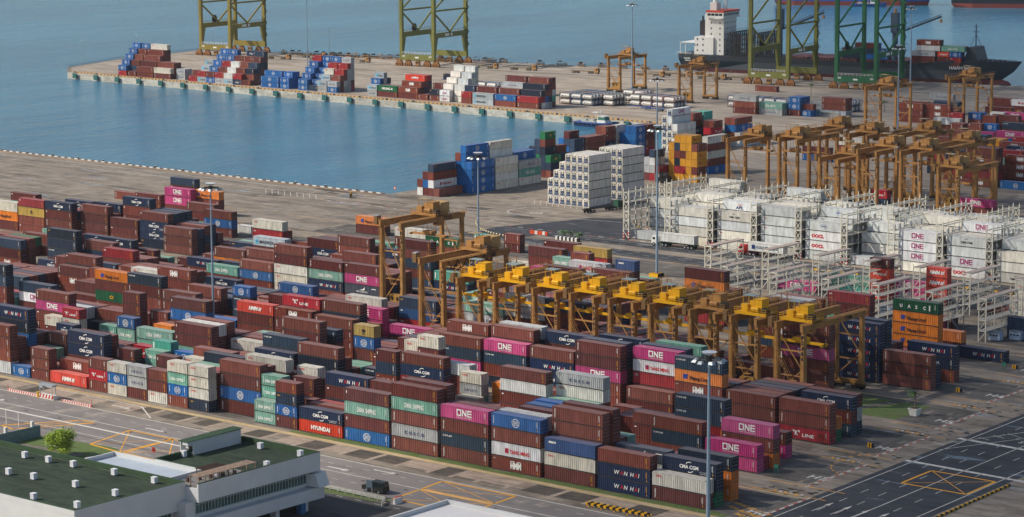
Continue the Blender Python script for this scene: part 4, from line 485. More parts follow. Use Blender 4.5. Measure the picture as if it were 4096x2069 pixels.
def ctempl(L, reef, lod=0):
    """parts of one container of nominal height; colour index 0 body, 1 dark, 2 light"""
    key = (L, reef, lod)
    if key in _TPL: return _TPL[key]
    P = {}
    b = MB(); e = .15
    if lod == 2:
        b.box(.02, L-.02, .03, WN-.03, .02, HN-.02)
        P['body'] = b; _TPL[key] = P; return P
    n = (18 if L > 8 else 9) if lod else (24 if L > 8 else 12)
    for x in (0, L-e):
        for y in (0, WN-e): b.box(x, x+e, y, y+e, .0, HN)
    for y in (0, WN-.1):
        b.box(e, L-e, y, y+.1, .02, .17, m=1 if lod == 0 else 0); b.box(e, L-e, y, y+.1, HN-.12, HN-.01)  # bottom rails coloured dark to paint in the shade between stacked levels
    for x in (0, L-.1): b.box(x, x+.1, e, WN-e, .02, .17); b.box(x, x+.1, e, WN-e, HN-.14, HN-.01)
    if reef:
        b.box(e, L-e, .035, WN-.035, .17, HN-.12)
        if lod == 0:
            for k in range(1, 9 if L > 8 else 5):
                x = k*L/(9 if L > 8 else 5); b.box(x-.03, x+.03, .018, .04, .17, HN-.12); b.box(x-.03, x+.03, WN-.04, WN-.018, .17, HN-.12)
    else:
        corr(b, L, 0, -1, .17, HN-.12, False, n); corr(b, L, WN, 1, .17, HN-.12, True, n)
        b.box(.04, .1, e, WN-e, .17, HN-.14)
        if lod == 0:
            for k in range(5): y = .3+k*.42; b.box(.0, .05, y, y+.2, .17, HN-.14)
    b.box(.1, L-.1, .09, WN-.09, HN-.09, HN-.05)
    if lod == 0:
        for k in range(10 if L > 8 else 5):
            x = .5+k*(L-1)/(10 if L > 8 else 5); b.box(x, x+.35, .12, WN-.12, HN-.05, HN-.03)
    if lod == 0:
        for x in (-.006, L-.17):
            for y in (-.006, WN-.17):
                for z in (-.0, HN-.11): b.box(x, x+.176, y, y+.176, z+.003, z+.118, m=1)
    P['body'] = b
    for k in (0, 1):
        d = MB(); y0 = e+.01+k*(WN/2-e); y1 = y0+WN/2-e-.02
        d.box(L-.12, L-.06, y0, y1, .17, HN-.14)
        for q in (.25, .75):
            y = y0+(y1-y0)*q; d.box(L-.03, L+.01, y-.025, y+.025, .1, HN-.06, m=1)
            d.box(L-.03, L+.03, y-.09, y+.09, 1.0, 1.12, m=2)
            for z in (.35, 1.7, 2.3): d.box(L-.03, L+.02, y-.07, y+.07, z, z+.09, m=2)
        if lod == 0:
            for z in (.55, 1.35, 1.95): d.box(L-.04, L-.015, y0+.04, y1-.04, z, z+.16)
        P['door%d' % k] = d
    if reef:
        d = MB(); d.box(-.02, .06, .25, WN-.25, .25, HN-.2)
        d.box(-.07, -.02, .45, WN-.45, .95, 1.75, m=1); d.box(-.1, -.02, .35, WN-.35, .3, .85, m=2)
        d.box(-.14, -.07, .8, 1.6, 1.0, 1.6, m=2); d.cyl((-.09, .72, 2.1), (-.02, .72, 2.1), .24, n=8, m=1); d.cyl((-.09, 1.7, 2.1), (-.02, 1.7, 2.1), .24, n=8, m=1)
        P['cooling_unit'] = d
    _TPL[key] = P; return P
LK = {}
def letter_mesh(code, L, var):
    k = (code, L, var)
    if k not in LK: v, f, c = logo(code, L, var).data(); LK[k] = colmesh('lettering', v, f, c, [M_LET])
    return LK[k]
MK = {}
def part_mesh(L, reef, name):
    k = (L, reef, name)
    if k not in MK:
        mats = [M_PAINT, M_STEEL, M_GALV] if name != 'cooling_unit' else [M_PAINT, M_STEEL, mat('unit_blue', '4a5a78')]
        MK[k] = ctempl(L, reef)[name].mesh(name.rstrip('01'), mats)
    return MK[k]
BLK = {0: 'nearest', 1: 'second', 2: 'third', 3: 'fourth', 4: 'fifth', 5: 'sixth', 6: 'seventh', 7: 'eighth', 8: 'ninth', 20: 'wharf corner', 21: 'refrigerated', 22: 'near rack', 23: 'far rack', 24: 'striped rack', 30: 'pier tip', 31: 'outer pier', 32: 'middle pier', 33: 'green-and-red pier', 34: 'white pier', 35: 'inner pier', 36: 'pier root', 37: 'distant', 38: 'ochre crane', 39: 'rack edge', 40: 'far right'}
ORD = ['first', 'second', 'third', 'fourth', 'fifth', 'sixth', 'seventh', 'eighth', 'ninth', 'tenth', 'eleventh', 'twelfth', 'thirteenth', 'fourteenth', 'fifteenth', 'sixteenth', 'seventeenth', 'eighteenth', 'nineteenth', 'twentieth']
def ordn(k): return ORD[k] if k < 20 else 'twenty-'+ORD[k-20] if k < 29 else 'thirty-'+ORD[k-30] if k < 39 else 'far'
ROWW = ['front', 'second', 'third', 'fourth', 'fifth', 'rear', 'seventh', 'eighth', 'ninth', 'tenth', 'eleventh', 'twelfth', 'thirteenth']
CT = []
for a in STACKS:
    o, two, X, Y, h, blk, row = 'AB'[a[0]], a[1] == 1, a[2], a[3], a[4], a[5], a[6]; a = [0]*6+[[KEY[i] for i in a[7:]]]
    for lv, cd in enumerate(a[6]): CT.append(dict(o=o, two=two, X=X, Y=Y, h=h, blk=blk, row=row, cd=cd, lv=lv, n=len(a[6]), L=6.06 if two else 12.19))
# ordinal of each stack from the right end of its row
rk = {}
for c in CT: rk.setdefault((c['blk'], c['row']), set()).add((c['X'], c['Y']))
rk = {k: {p: i for i, p in enumerate(sorted(v, key=lambda q: (-q[0], q[1])))} for k, v in rk.items()}
# how much of each is seen from the camera
from mathutils.bvhtree import BVHTree
vv = []; ff = []; own = []
for i, c in enumerate(CT):
    lx, ly = (c['L'], WN) if c['o'] == 'A' else (WN, c['L']); z0 = c['lv']*c['h']; n = len(vv)
    x0, y0 = c['X'], c['Y']; x1, y1, z1 = x0+lx, y0+ly, z0+c['h']
    vv += [(x0, y0, z0), (x1, y0, z0), (x1, y1, z0), (x0, y1, z0), (x0, y0, z1), (x1, y0, z1), (x1, y1, z1), (x0, y1, z1)]
    for q in ((4, 5, 6, 7), (0, 1, 5, 4), (1, 2, 6, 5), (2, 3, 7, 6), (3, 0, 4, 7)): ff.append([n+k for k in q]); own.append(i)
bt = BVHTree.FromPolygons(vv, ff); seen = [0]*len(CT); O = Vector(CAMPOS)
for py in range(4, 2069, 9):
    for px in range(4, 4096, 9):
        d = (RX*((px-2048)/FPX)-RY*((py-PPY)/FPX)+F).normalized(); hit = bt.ray_cast(O, d)
        if hit[0] is not None: seen[own[hit[2]]] += 1
for i, c in enumerate(CT): c['seen'] = seen[i]; c['reef'] = c['cd'] in REEF; c['var'] = random.randrange(8) if c['cd'] in 'bnCRa' else 0; c['hex'] = random.choice(PAL[c['cd']])
dry = sorted([c for c in CT if not c['reef']], key=lambda c: -c['seen']); ref = sorted([c for c in CT if c['reef']], key=lambda c: -c['seen'])
IND = [c for c in dry[:300] if c['seen'] > 0]+[c for c in ref[:290] if c['seen'] > 3]
for c in IND: c['ind'] = True
DESC = {'P': 'with big white letters', 'i': 'with magenta letters', 'S': 'with two white words', 'c': 'with white globe emblem', 'g': 'with spaced navy letters', 'C': 'with white lettering and arcs', 'y': 'with bold white word', 'h': 'with white block initials', 'H': 'with slanted white initials', 'k': 'with white lettering', 'L': 'with blue emblem', 'W': 'with white-red lettering', 'o': 'with small red lettering', 'Q': 'with large red lettering', 'Y': 'with red lettering', 'M': 'with pale-blue star square', 'U': 'with four spaced letters', 'G': 'with broad white lettering', 'q': 'with white sail emblem', 'N': 'with small white corner mark', 'm': 'with black stacked letters', 's': 'with white corner word', 'r': 'with white corner letters', 'p': 'with red wing emblem', 'E': 'with yellow oval emblem'}
used = {}
for c in IND:
    k, L = c['cd'], c['L']
    rz = 0.0 if c['o'] == 'A' else math.pi/2
    loc = (c['X'], c['Y'], c['lv']*c['h']) if c['o'] == 'A' else (c['X']+WN, c['Y'], c['lv']*c['h'])
    e = empty('refrigerated_container' if c['reef'] else 'shipping_container', loc, rz)
    e.scale = (1, 1, (c['h']-.05)/HN)
    col = lin(c['hex']); fj = random.uniform(.82, 1.12); fd = random.uniform(0, .13); gm = sum(col[:3])/3*1.3+.03; col = tuple(x*fj*(1-fd)+gm*fd for x in col[:3])+(1,)
    for pn in ctempl(L, c['reef']):
        o = bpy.data.objects.new(pn.rstrip('01'), part_mesh(L, c['reef'], pn)); COL.objects.link(o); o.parent = e; o.color = col
    o = bpy.data.objects.new('lettering', letter_mesh(k, L, c['var'])); COL.objects.link(o); o.parent = e
    lvw = 'top' if c['lv'] == c['n']-1 else ['bottom', 'second level', 'third level', 'fourth level', 'fifth level', 'sixth level'][c['lv']]
    if c['n'] == 1: lvw = 'alone as'
    ds = DESC.get(k, '')
    lab = f"{WORD[k]}{' short' if c['two'] else ''} container {ds}".strip()+(f", {lvw} of" if c['n'] > 1 else ", single in")
    lab += f" {ordn(rk[c['blk'], c['row']][c['X'], c['Y']])} stack from right, {ROWW[c['row']]} row, {BLK[c['blk']]} block"
    if len(lab.replace('-', ' ').split()) > 16: lab = lab.replace(' container', '').replace(' level of', ' of')
    if len(lab.split()) > 16: lab = lab.replace(' from right', '')
    tag(e, lab, 'refrigerated container' if c['reef'] else 'shipping container', 'containers in the '+BLK[c['blk']]+' block')
# everything else of the kind: one mass
def merge(cs, name, label, cat):
    V = []; LI = []; LT = []; CC = []; nv = 0; tc = {}
    for c in cs:
        lod = 1 if c['seen'] > 2 else 2
        col = np.array(lin(c['hex'])); T = ctempl(c['L'], c['reef'], lod)
        for pn, mb in T.items():
            key = (c['L'], c['reef'], lod, pn)
            if key not in tc: tc[key] = (np.array(mb.v), np.array([i for f in mb.f for i in f]), np.array([len(f) for f in mb.f]), np.array(mb.m))
            v, li, lt, mi = tc[key]; cm = np.array([col, lin('33302e'), lin('9aa0a4')])
            pack = [(v, li, lt, cm[mi])]
            for v, li, lt, cf in pack: V.append((v, c)); LI.append(li+nv); LT.append(lt); CC.append(np.repeat(cf, lt, axis=0)); nv += len(v)
        if lod == 1:
            key = ('L', c['cd'], c['L'], c['var'])
            if key not in tc:
                v, f, cc = logo(c['cd'], c['L'], c['var']).data(); tc[key] = (np.array(v), np.array([i for q in f for i in q]), np.array([len(q) for q in f]), np.array(cc))
            v, li, lt, cf = tc[key]; V.append((v, c)); LI.append(li+nv); LT.append(lt); CC.append(np.repeat(cf, lt, axis=0)); nv += len(v)
    out = []
    for v, c in V:
        v = v*np.array([1, 1, (c['h']-.05)/HN])
        if c['o'] == 'B': v = np.stack([-v[:, 1]+WN, v[:, 0], v[:, 2]], 1)
        out.append(v+np.array([c['X'], c['Y'], c['lv']*c['h']]))
    V = np.concatenate(out); LI = np.concatenate(LI); LT = np.concatenate(LT); CC = np.concatenate(CC)
    me = bpy.data.meshes.new(name); me.vertices.add(len(V)); me.vertices.foreach_set('co', V.ravel()); me.loops.add(len(LI)); me.loops.foreach_set('vertex_index', LI.astype(np.int32))
    me.polygons.add(len(LT)); st = np.zeros(len(LT), np.int32); st[1:] = np.cumsum(LT)[:-1]; me.polygons.foreach_set('loop_start', st); me.polygons.foreach_set('loop_total', LT.astype(np.int32))
    me.materials.append(M_PAINTV); at = me.color_attributes.new('Col', 'FLOAT_COLOR', 'CORNER'); at.data.foreach_set('color', CC.ravel()); me.polygons.foreach_set('use_smooth', [False]*len(LT)); me.update(calc_edges=True); me.validate()
    o = bpy.data.objects.new(name, me); COL.objects.link(o); tag(o, label, cat, kind='stuff'); return o
merge([c for c in CT if not c.get('ind')], 'container_stacks', 'remaining stacked containers packed behind and between the nearer stacks', 'container stacks')
# ---------------------------------------------------------------- ground, roads, water
def ground_mat(name, a, b, stain, sc=.05, rough=.85, joint=0.0, wet=.0):
    m = bpy.data.materials.new(name); m.use_nodes = True; nt = m.node_tree; B = nt.nodes['Principled BSDF']; B.inputs['Roughness'].default_value = rough; B.inputs['Specular IOR Level'].default_value = .25
    g = nt.nodes.new('ShaderNodeNewGeometry')
    def noise(s, d, r=.6, st=(1, 1, 1)):
        mp = nt.nodes.new('ShaderNodeMapping'); mp.inputs['Scale'].default_value = st; n = nt.nodes.new('ShaderNodeTexNoise'); n.inputs['Scale'].default_value = s; n.inputs['Detail'].default_value = d; n.inputs['Roughness'].default_value = r
        nt.links.new(g.outputs['Position'], mp.inputs['Vector']); nt.links.new(mp.outputs[0], n.inputs['Vector']); return n.outputs['Fac']
    def mr(f, lo, hi, a0=0., b0=1.):
        r = nt.nodes.new('ShaderNodeMapRange'); r.inputs[1].default_value = lo; r.inputs[2].default_value = hi; r.inputs[3].default_value = a0; r.inputs[4].default_value = b0; nt.links.new(f, r.inputs[0]); return r.outputs[0]
    def mix(f, x, y, bt='MIX'):
        k = nt.nodes.new('ShaderNodeMix'); k.data_type = 'RGBA'; k.blend_type = bt
        if isinstance(f, float): k.inputs[0].default_value = f
        else: nt.links.new(f, k.inputs[0])
        for s, i in ((x, 6), (y, 7)):
            if isinstance(s, tuple): k.inputs[i].default_value = s
            else: nt.links.new(s, k.inputs[i])
        return k.outputs[2]
    c = mix(mr(noise(sc, 8, .65), .35, .65), lin(a), lin(b))
    c = mix(mr(noise(sc*1.7, 9, .7, (.45, 2.4, 1)), .48, .66, 0, .9), c, lin(stain))
    c = mix(mr(noise(sc*6, 6, .7, (.5, 1.6, 1)), .50, .68, 0, .75), c, lin(stain))
    c = mix(mr(noise(sc*3, 5, .6, (1.5, .6, 1)), .58, .70, 0, .5), c, lin('b8aa98')) if rough > .8 and a > '5' else c
    c = mix(mr(noise(sc*22, 4, .6, (.3, 1.5, 1)), .56, .7, 0, .4), c, lin(stain))
    if joint:
        bk = nt.nodes.new('ShaderNodeTexBrick'); bk.inputs['Scale'].default_value = joint; bk.inputs['Mortar Size'].default_value = .012; bk.offset = .0
        bk.inputs['Color1'].default_value = (1, 1, 1, 1); bk.inputs['Color2'].default_value = (.76, .75, .74, 1); bk.inputs['Mortar'].default_value = (.75, .75, .75, 1)
        nt.links.new(g.outputs['Position'], bk.inputs['Vector']); c = mix(.8, c, bk.outputs['Color'], 'MULTIPLY')
    nt.links.new(c, B.inputs['Base Color'])
    if wet:
        w = mr(noise(sc*2.2, 7, .6, (.4, 1.8, 1)), .60, .64, rough, .12); nt.links.new(w, B.inputs['Roughness'])
    return m
G_CONC = ground_mat('stained_concrete', '8b8175', '9e9182', '564f47', .035, joint=.13, wet=1)
G_PIER = ground_mat('pier_concrete', 'a3978a', 'b3a696', '82776a', .02, joint=.06)
G_ASPH = ground_mat('dark_asphalt', '3a3c40', '43454a', '2d2f33', .06, wet=1)
G_ROAD = ground_mat('grey_road', '7d7673', '86807c', '6f6965', .03)
G_BLOCK = ground_mat('yard_slab', '5e5a55', '77716a', '413e3b', .08, joint=.08)
G_WALL = ground_mat('quay_wall_concrete', 'c9c4b6', 'b5b0a4', '8d8679', .12)
G_GRASS = ground_mat('grass_green', '4a6130', '5d7238', '6b6a4a', .3)
G_YCONC = ground_mat('kerb_line_ochre', 'b49a6c', 'c0aa84', '95866b', .15)
def slab(name, pts, z, m, t=None, kind='structure'):
    b = MB(); n = len(pts); b.v = [(x, y, z) for x, y in pts]; b.f = [tuple(range(n))]; b.m = [0]
    if t:
        b.v += [(x, y, z-t) for x, y in pts]
        for i in range(n): j = (i+1) % n; b.f.append((i, n+i, n+j, j)); b.m.append(1 if isinstance(m, list) else 0)
    o = b.build(name, m if isinstance(m, list) else [m]); o['kind'] = kind; return o
FQ = lambda x: 1078+.155*(x+916)
slab('yard_ground', [(-2600, -300), (900, -300), (900, 1361), (-300, FQ(-300)), (-660, FQ(-660)), (-916, 1076), (-1087, 1036), (-1081, 972), (-1063, 916), (-1041, 897), (-684, 888.7), (-597, 887), (-597, 657), (-2600, 657)], 0, [G_CONC, G_WALL], 6)
slab('pier_deck', [(-1040, 899), (-684, 891), (-600, 889), (-590, 880), (-560, 790), (-480, 790), (-400, 860), (-400, FQ(-400)-3), (-916, 1074), (-1084, 1034), (-1079, 972), (-1061, 916)], .004, G_PIER)
wm = bpy.data.materials.new('sea_water'); wm.use_nodes = True; nt = wm.node_tree; B = nt.nodes['Principled BSDF']
B.inputs['Base Color'].default_value = lin('3f6f7c'); B.inputs['Roughness'].default_value = .16; B.inputs['IOR'].default_value = 1.33; B.inputs['Specular IOR Level'].default_value = .42
g = nt.nodes.new('ShaderNodeNewGeometry')
def wnoise(s, st, d=6):
    mp = nt.nodes.new('ShaderNodeMapping'); mp.inputs['Scale'].default_value = st; mp.inputs['Rotation'].default_value = (0, 0, .72); n = nt.nodes.new('ShaderNodeTexNoise'); n.inputs['Scale'].default_value = s; n.inputs['Detail'].default_value = d; n.inputs['Roughness'].default_value = .6
    nt.links.new(g.outputs['Position'], mp.inputs['Vector']); nt.links.new(mp.outputs[0], n.inputs['Vector']); return n.outputs['Fac']
bp = nt.nodes.new('ShaderNodeBump'); bp.inputs['Strength'].default_value = .55; bp.inputs['Distance'].default_value = 1.2
nt.links.new(wnoise(.35, (1, .45, 1)), bp.inputs['Height'])
bp2 = nt.nodes.new('ShaderNodeBump'); bp2.inputs['Strength'].default_value = .35; bp2.inputs['Distance'].default_value = 5
nt.links.new(wnoise(.05, (1, .3, 1), 4), bp2.inputs['Height']); nt.links.new(bp.outputs[0], bp2.inputs['Normal']); nt.links.new(bp2.outputs[0], B.inputs['Normal'])
rmp = nt.nodes.new('ShaderNodeValToRGB'); rmp.color_ramp.elements[0].position = .40; rmp.color_ramp.elements[1].position = .68; rmp.color_ramp.elements[0].color = lin('2f6884'); rmp.color_ramp.elements[1].color = lin('40809a')
nt.links.new(wnoise(.006, (1, .35, 1), 5), rmp.inputs[0]); nt.links.new(rmp.outputs[0], B.inputs['Base Color'])
WM = wm
slab('sea_water', [(-9000, -500), (6000, -500), (6000, 9000), (-9000, 9000)], -3.2, wm)
def rect(name, x0, x1, y0, y1, z, m, kind='structure'): return slab(name, [(x0, y0), (x1, y0), (x1, y1), (x0, y1)], z, m, kind=kind)
rect('front_road', -640, -262, 340, 366.5, .004, G_ROAD)
for i in range(9):
    y0 = 379.3+28.7*i; x0 = [-640, -640, -660, -680, -700, -700, -590, -560, 0][i]
    if i == 8: continue
    x1 = [-258, -263.5, -266, -269, -273, -280, -281, -283, 0][i]
    rect('block_paving', x0, x1, y0-.6, y0+17.3, .006, G_BLOCK)
rect('truck_lane', -520, -266, 600.4, 609.8, .006, G_ASPH); rect('truck_lane', -498, -266, 616.4, 624.6, .006, G_ASPH)
slab('junction_road', [(-520, 620), (-516, 605), (-500, 601), (-498, 625), (-470, 625), (-478, 640), (-497, 661), (-508, 655), (-512, 640)], .005, G_ASPH)
slab('service_road', [(-256.5, 376), (-232, 376), (-241, 640), (-266, 640)], .006, G_ASPH)
slab('lawn', [(-300, 464.5), (-279, 464.8), (-279.6, 480.5), (-300, 480.8)], .02, G_GRASS)
slab('lawn_path', [(-294, 464.6), (-291.5, 464.6), (-286.5, 480.6), (-289, 480.6)], .03, G_BLOCK)
slab('grass_verge', [(-409, 331.5), (-408.5, 336), (-388.5, 337.5), (-386, 343), (-389, 345), (-409.5, 343)], .012, G_GRASS)
slab('grass_verge', [(-391, 330), (-386, 330), (-383, 343), (-389, 344)], .014, G_GRASS)
slab('grass_verge', [(-337, 345), (-318, 346.5), (-317, 349), (-336, 349.2)], .012, G_GRASS)
slab('car_park', [(-336, 318), (-296, 318), (-296, 347.5), (-317, 346.5), (-336, 344.9)], .008, ground_mat('car_park_asphalt', '4a4745', '555250', '3a3836', .1))
rect('grass_strip', -372, -262, 377.2, 378.9, .012, G_GRASS); rect('kerb_line', -640, -258, 375.4, 377.0, .008, G_YCONC); rect('kerb_line', -640, -258, 396.6+.8, 398.0, .008, G_YCONC)
rect('kerb_line', -600, -278, 425.4, 426.4, .008, G_YCONC); rect('kerb_line', -600, -288, 511.5, 512.6, .008, G_YCONC); rect('kerb_line', -600, -284, 482.9, 483.8, .008, G_YCONC); rect('kerb_line', -600, -400, 540, 541, .008, G_YCONC)
# painted markings
MK_W = mat('road_marking_white', 'cfcac0', .7, var=.35, scale=.8); MK_Y = mat('road_marking_yellow', 'e8a428', .7, var=.2, scale=.8); MK_R = mat('road_marking_red', 'a8403a', .7, var=.3)
class Mark(MB):
    def line(s, x0, y0, x1, y1, w=.18, dash=None, m=0, z=.016, gap=None):
        p = Vector((x0, y0)); q = Vector((x1, y1)); d = q-p; L = d.length; d /= L; n = Vector((-d.y, d.x))*w/2; t = 0
        while t < L:
            e = min(L, t+(dash or L)); a = p+d*t; b = p+d*e
            s.quad((a.x-n.x, a.y-n.y, z), (b.x-n.x, b.y-n.y, z), (b.x+n.x, b.y+n.y, z), (a.x+n.x, a.y+n.y, z), m=m); t = e+(gap or dash or 0)
            if not dash: break
    def word(s, t, x, y, h, rz, m=0, z=.018, sx=1.0):
        v, f, w = text_geo(t, h, .02, sx); c, k = math.cos(rz), math.sin(rz); n = len(s.v)
        s.v += [(x+a*c-b*k, y+a*k+b*c, z) for a, b in v]; s.f += [tuple(n+i for i in q) for q in f]; s.m += [m]*len(f)
mk = Mark()
mk.line(-640, 368.0, -262, 366.0, .3); mk.line(-640, 358.6, -262, 358.3, .25); mk.line(-640, 349.4, -322, 349.4, .2); mk.line(-300, 349.4, -262, 349.4, .2)
for y in (363.0, 354.0, 345): mk.line(-640, y, -262, y, .15, 1.6, gap=3.2)
mk.line(-449, 375.2, -414, 374.6, .3); mk.line(-414, 374.6, -404, 368, .35)
for x, y in ((-366, 362), (-345, 360.5), (-420, 371.5), (-336, 364.2), (-448, 360), (-398, 361)):
    mk.line(x, y, x+6.5, y, .5); mk.line(x+4.2, y+.6, x+6.5, y, .3); mk.line(x+4.2, y-.6, x+6.5, y, .3)
def yb(p, crosses=True, w=.5):
    n = len(p)
    for i in range(n): mk.line(*p[i], *p[(i+1) % n], w, m=1, z=.017)
    if crosses: mk.line(*p[0], *p[2], .2, m=1, z=.017); mk.line(*p[1], *p[3], .2, m=1, z=.017)
yb([(-319.5, 365.6), (-301.3, 365.6), (-300.8, 358.9), (-318.7, 358.7)]); yb([(-318.6, 358.0), (-300.8, 358.0), (-300.4, 349.8), (-318, 349.8)])
yb([(-399, 357.6), (-386, 357.6), (-386, 343), (-396, 344)]); yb([(-385.8, 357.4), (-372, 357.4), (-372, 343), (-385, 343)]); yb([(-414, 357.6), (-410, 357.6), (-419, 343), (-424, 344)])
for i, y0 in enumerate([379.3+28.7*k for k in range(9)]):
    if i in (0,): rows_ = 'H8'
    nm = ['H8', 'H7', 'H6', 'H5', 'H4', 'H3', 'H2', 'H1', ''][i]; xe = [-257, -262.5, -265, -268, -272, -279, -280, -282, 0][i]
    if not nm: continue
    for k in range(15): mk.line(xe-.02*k, y0-3+k*1.5, xe-.02*k, y0-1.5+k*1.5, .42, m=2 if k % 2 else 0)
    mk.word(nm, xe-4.0, y0+3.5, 2.4, math.pi/2*.0, 0, sx=1.0)
    mk.line(xe-14, y0+19.5, xe+3, y0+19.5, .25, m=1); mk.line(xe-14, y0+26.2, xe+3, y0+26.2, .25, m=1); mk.line(xe-12, y0+22, xe-4, y0+22, .12)
    for k in range(6): mk.line(xe-9+k*1.2, y0+20.2, xe-8.4+k*1.2, y0+20.2, .7, m=0 if k % 2 else 1)
rx = lambda y: -256.3-(y-376)*.038
for off, dsh in ((1.5, None), (5.4, 3), (9.3, 3), (13.2, None), (17.1, 3), (22.5, None)):
    mk.line(rx(376)+off, 376, rx(640)+off, 640, .22 if dsh is None else .16, dsh, gap=5 if dsh else None)
yb([(rx(419)+8, 419), (rx(419)+22, 419), (rx(431)+22, 431), (rx(431)+8, 431)]); mk.word('AHEAD', rx(466)+11, 466, 1.7, 0, 0, sx=.8); mk.word('STRIPS', rx(462)+11, 462, 1.7, 0, 0, sx=.8)
for k in range(4):
    x = rx(395)+5+k*4.0; mk.line(x, 391, x, 397, .2); mk.quad((x-.45, 396, .018), (x+.45, 396, .018), (x, 398.6, .018))
mk.line(-260, 458.2, -240, 457.4, 1.1); mk.line(-258.6, 435.2, -229, 434.2, 1.1); mk.word('NO ENTRY', -262, 380.5, 1.1, -.35, 1); mk.word('FOR AUTHORISED', -266, 384, 1.1, -.35, 1); mk.word('VEHICLES ONLY', -267, 387, 1.1, -.35, 1)
for k in range(14):
    a = math.radians(95+k*13); mk.line(-262+7*math.cos(a), 428+10*math.sin(a), -262+7*math.cos(a+.1), 428+10*math.sin(a+.1), .3, m=1)
for k in range(8): mk.line(rx(450)-3+k*1.6, 452+k*3.2, rx(450)+k*1.6, 451+k*3.2, .18)
mk.line(rx(448)-3, 448, rx(480)+12, 480, .2); mk.line(rx(448)+1, 447, rx(480)+16, 478, .2)
# wharf apron lines
for y in (640.5, 648.5, 653.5): mk.line(-2000, y, -600, y, .3, m=1 if y > 650 else 0)
for y in (895.5, 903.5 - 3.2): mk.line(-1050, y+6, -640, y-1, .3, m=1)
for k in range(9): mk.line(-640+k*3, 640+.0*k, -632+k*3, 632, .18); mk.line(-548+k*2.6, 676, -542+k*2.6, 668, .16); mk.line(-500+k*3, 760, -494+k*3, 752, .2)
mk.arc = None
for k in range(18):
    a = math.radians(100+k*11); b = math.radians(111+k*11); mk.line(-531+9*math.cos(a), 655+9*math.sin(a), -531+9*math.cos(b), 655+9*math.sin(b), .3)
mk.line(-534, 664, -480, 668, .25); mk.line(-528, 646, -486, 655, .25); mk.word('J28', -531, 651, 2.6, .2)
for y in (680, 688, 696, 720, 735, 745, 770, 800, 812): mk.line(-520, y-8, -420, y, .16)
for y in (602, 605.1, 608.4, 618.5, 622.4): mk.line(-520, y, -266, y, .16, None if y in (602, 622.4) else 2.4, gap=4)
for k in range(10): mk.line(-506+k*2.2, 600.5, -503+k*2.2, 604.5, .25)
for i in range(1, 8):
    y0 = 379.3+28.7*i; mk.line(-640, y0-3.2, -300, y0-3.2, .18, 4, m=1, gap=3); mk.line(-640, y0+19.8, -300, y0+19.8, .18, 4, m=1, gap=3)
for k in range(60): mk.line(-590+k*4, 625.5, -588+k*4, 625.5, .5, m=0 if k % 2 else 2) if -590+k*4 > -520 else None
for k in range(26): mk.line(-606+k*3, 604+28.0, -604.4+k*3, 632.0, .5, m=0 if k % 2 else 2)
pt = Mark(); rp_ = random.Random(8)
x = -640
while x < -262:
    w = rp_.uniform(4, 7.5); y0 = 369.3+rp_.uniform(0, 1.2); pt.quad((x, y0, .006), (x+w, y0, .006), (x+w, 375.0, .006), (x, 375.0, .006), m=0 if rp_.random() < .7 else 1)
    pt.quad((x+w, 368.8, .007), (x+w+1.1, 368.8, .007), (x+w+1.1, 375.2, .007), (x+w, 375.2, .007), m=1); x += w+1.1+(rp_.random() < .3)*3
for k in range(70):
    x = rp_.uniform(-640, -605) if k < 0 else rp_.uniform(-640, -300); y = rp_.uniform(628, 652); a = rp_.uniform(3, 11); b_ = rp_.uniform(1.2, 4); pt.quad((x, y, .006+k*.0001), (x+a, y, .006+k*.0001), (x+a, y+b_, .006+k*.0001), (x, y+b_, .006+k*.0001), m=rp_.choice([0, 0, 2])) if x < -530 else None
pto = pt.build('pavement_patches', [ground_mat('patch_dark', '4f4841', '655d54', '37322d', .25), ground_mat('patch_pale', 'a08e7e', 'ad9b8b', '7b6c5f', .2), ground_mat('patch_wet', '5d646c', '6b7076', '4b4a49', .2, wet=1)]); pto['kind'] = 'structure'
dr = Mark()
for i in range(9):
    for k in range(16):
        for q in (0, 1): x = -262+rp_.uniform(-8, 3.5)-i*1.3; y = 396+i*28.7+rp_.uniform(-2.5, 12); s_ = rp_.uniform(.4, .8); dr.quad((x, y, .019), (x+s_*1.6, y, .019), (x+s_*1.6, y+s_, .019), (x, y+s_, .019))
for k in range(34): x = -640+k*11; dr.quad((x, 356.0, .019), (x+.8, 356.0, .019), (x+.8, 356.6, .019), (x, 356.6, .019))
dro = dr.build('drain_covers', [mat('drain_iron', '4a4540', .7)]); dro['kind'] = 'structure'
mko = mk.build('road_markings', [MK_W, MK_Y, MK_R]); mko['kind'] = 'structure'
# grass tufts between slab and containers (green strip by the nearest row)
# ---------------------------------------------------------------- quay furniture
def fender(x, y, ang=0):
    t = empty('quay_fender', (x, y, 0), ang); b = MB(); b.box(-1.5, 1.5, -.9, -.35, -2.6, -.1); b.box(-1.3, 1.3, -.95, -.9, -2.3, -.4); b.build('fender_panel', mat('fender_green', '2f6a66', .6, var=.4), t)
    c = MB(); c.cyl((-.8, -.4, -1), (-.8, 0, -1), .45, n=8); c.cyl((.8, -.4, -1), (.8, 0, -1), .45, n=8); c.beam((1.6, -.5, .1), (1.6, -.5, -2.6), .12); c.beam((-1.6, -.5, .1), (-1.6, -.5, -2.6), .12); c.build('fender_mount', M_RUBBER, t); return t
def py(x): return 897+(x+1058)*(-.0222)
f0 = fender(-1034, py(-1034)-.02); tf = tree_of(f0); tag(f0, 'green rubber quay fender nearest the pier tip, first from the left', 'fender', 'fenders along the pier edge')
for k in range(1, 26):
    x = -1034+k*16.6; c = copy_thing(f0, tf, (x, py(x)-.02, 0)); c['label'] = 'green rubber quay fender, %s from the pier tip along the pier wall' % ordn(k)
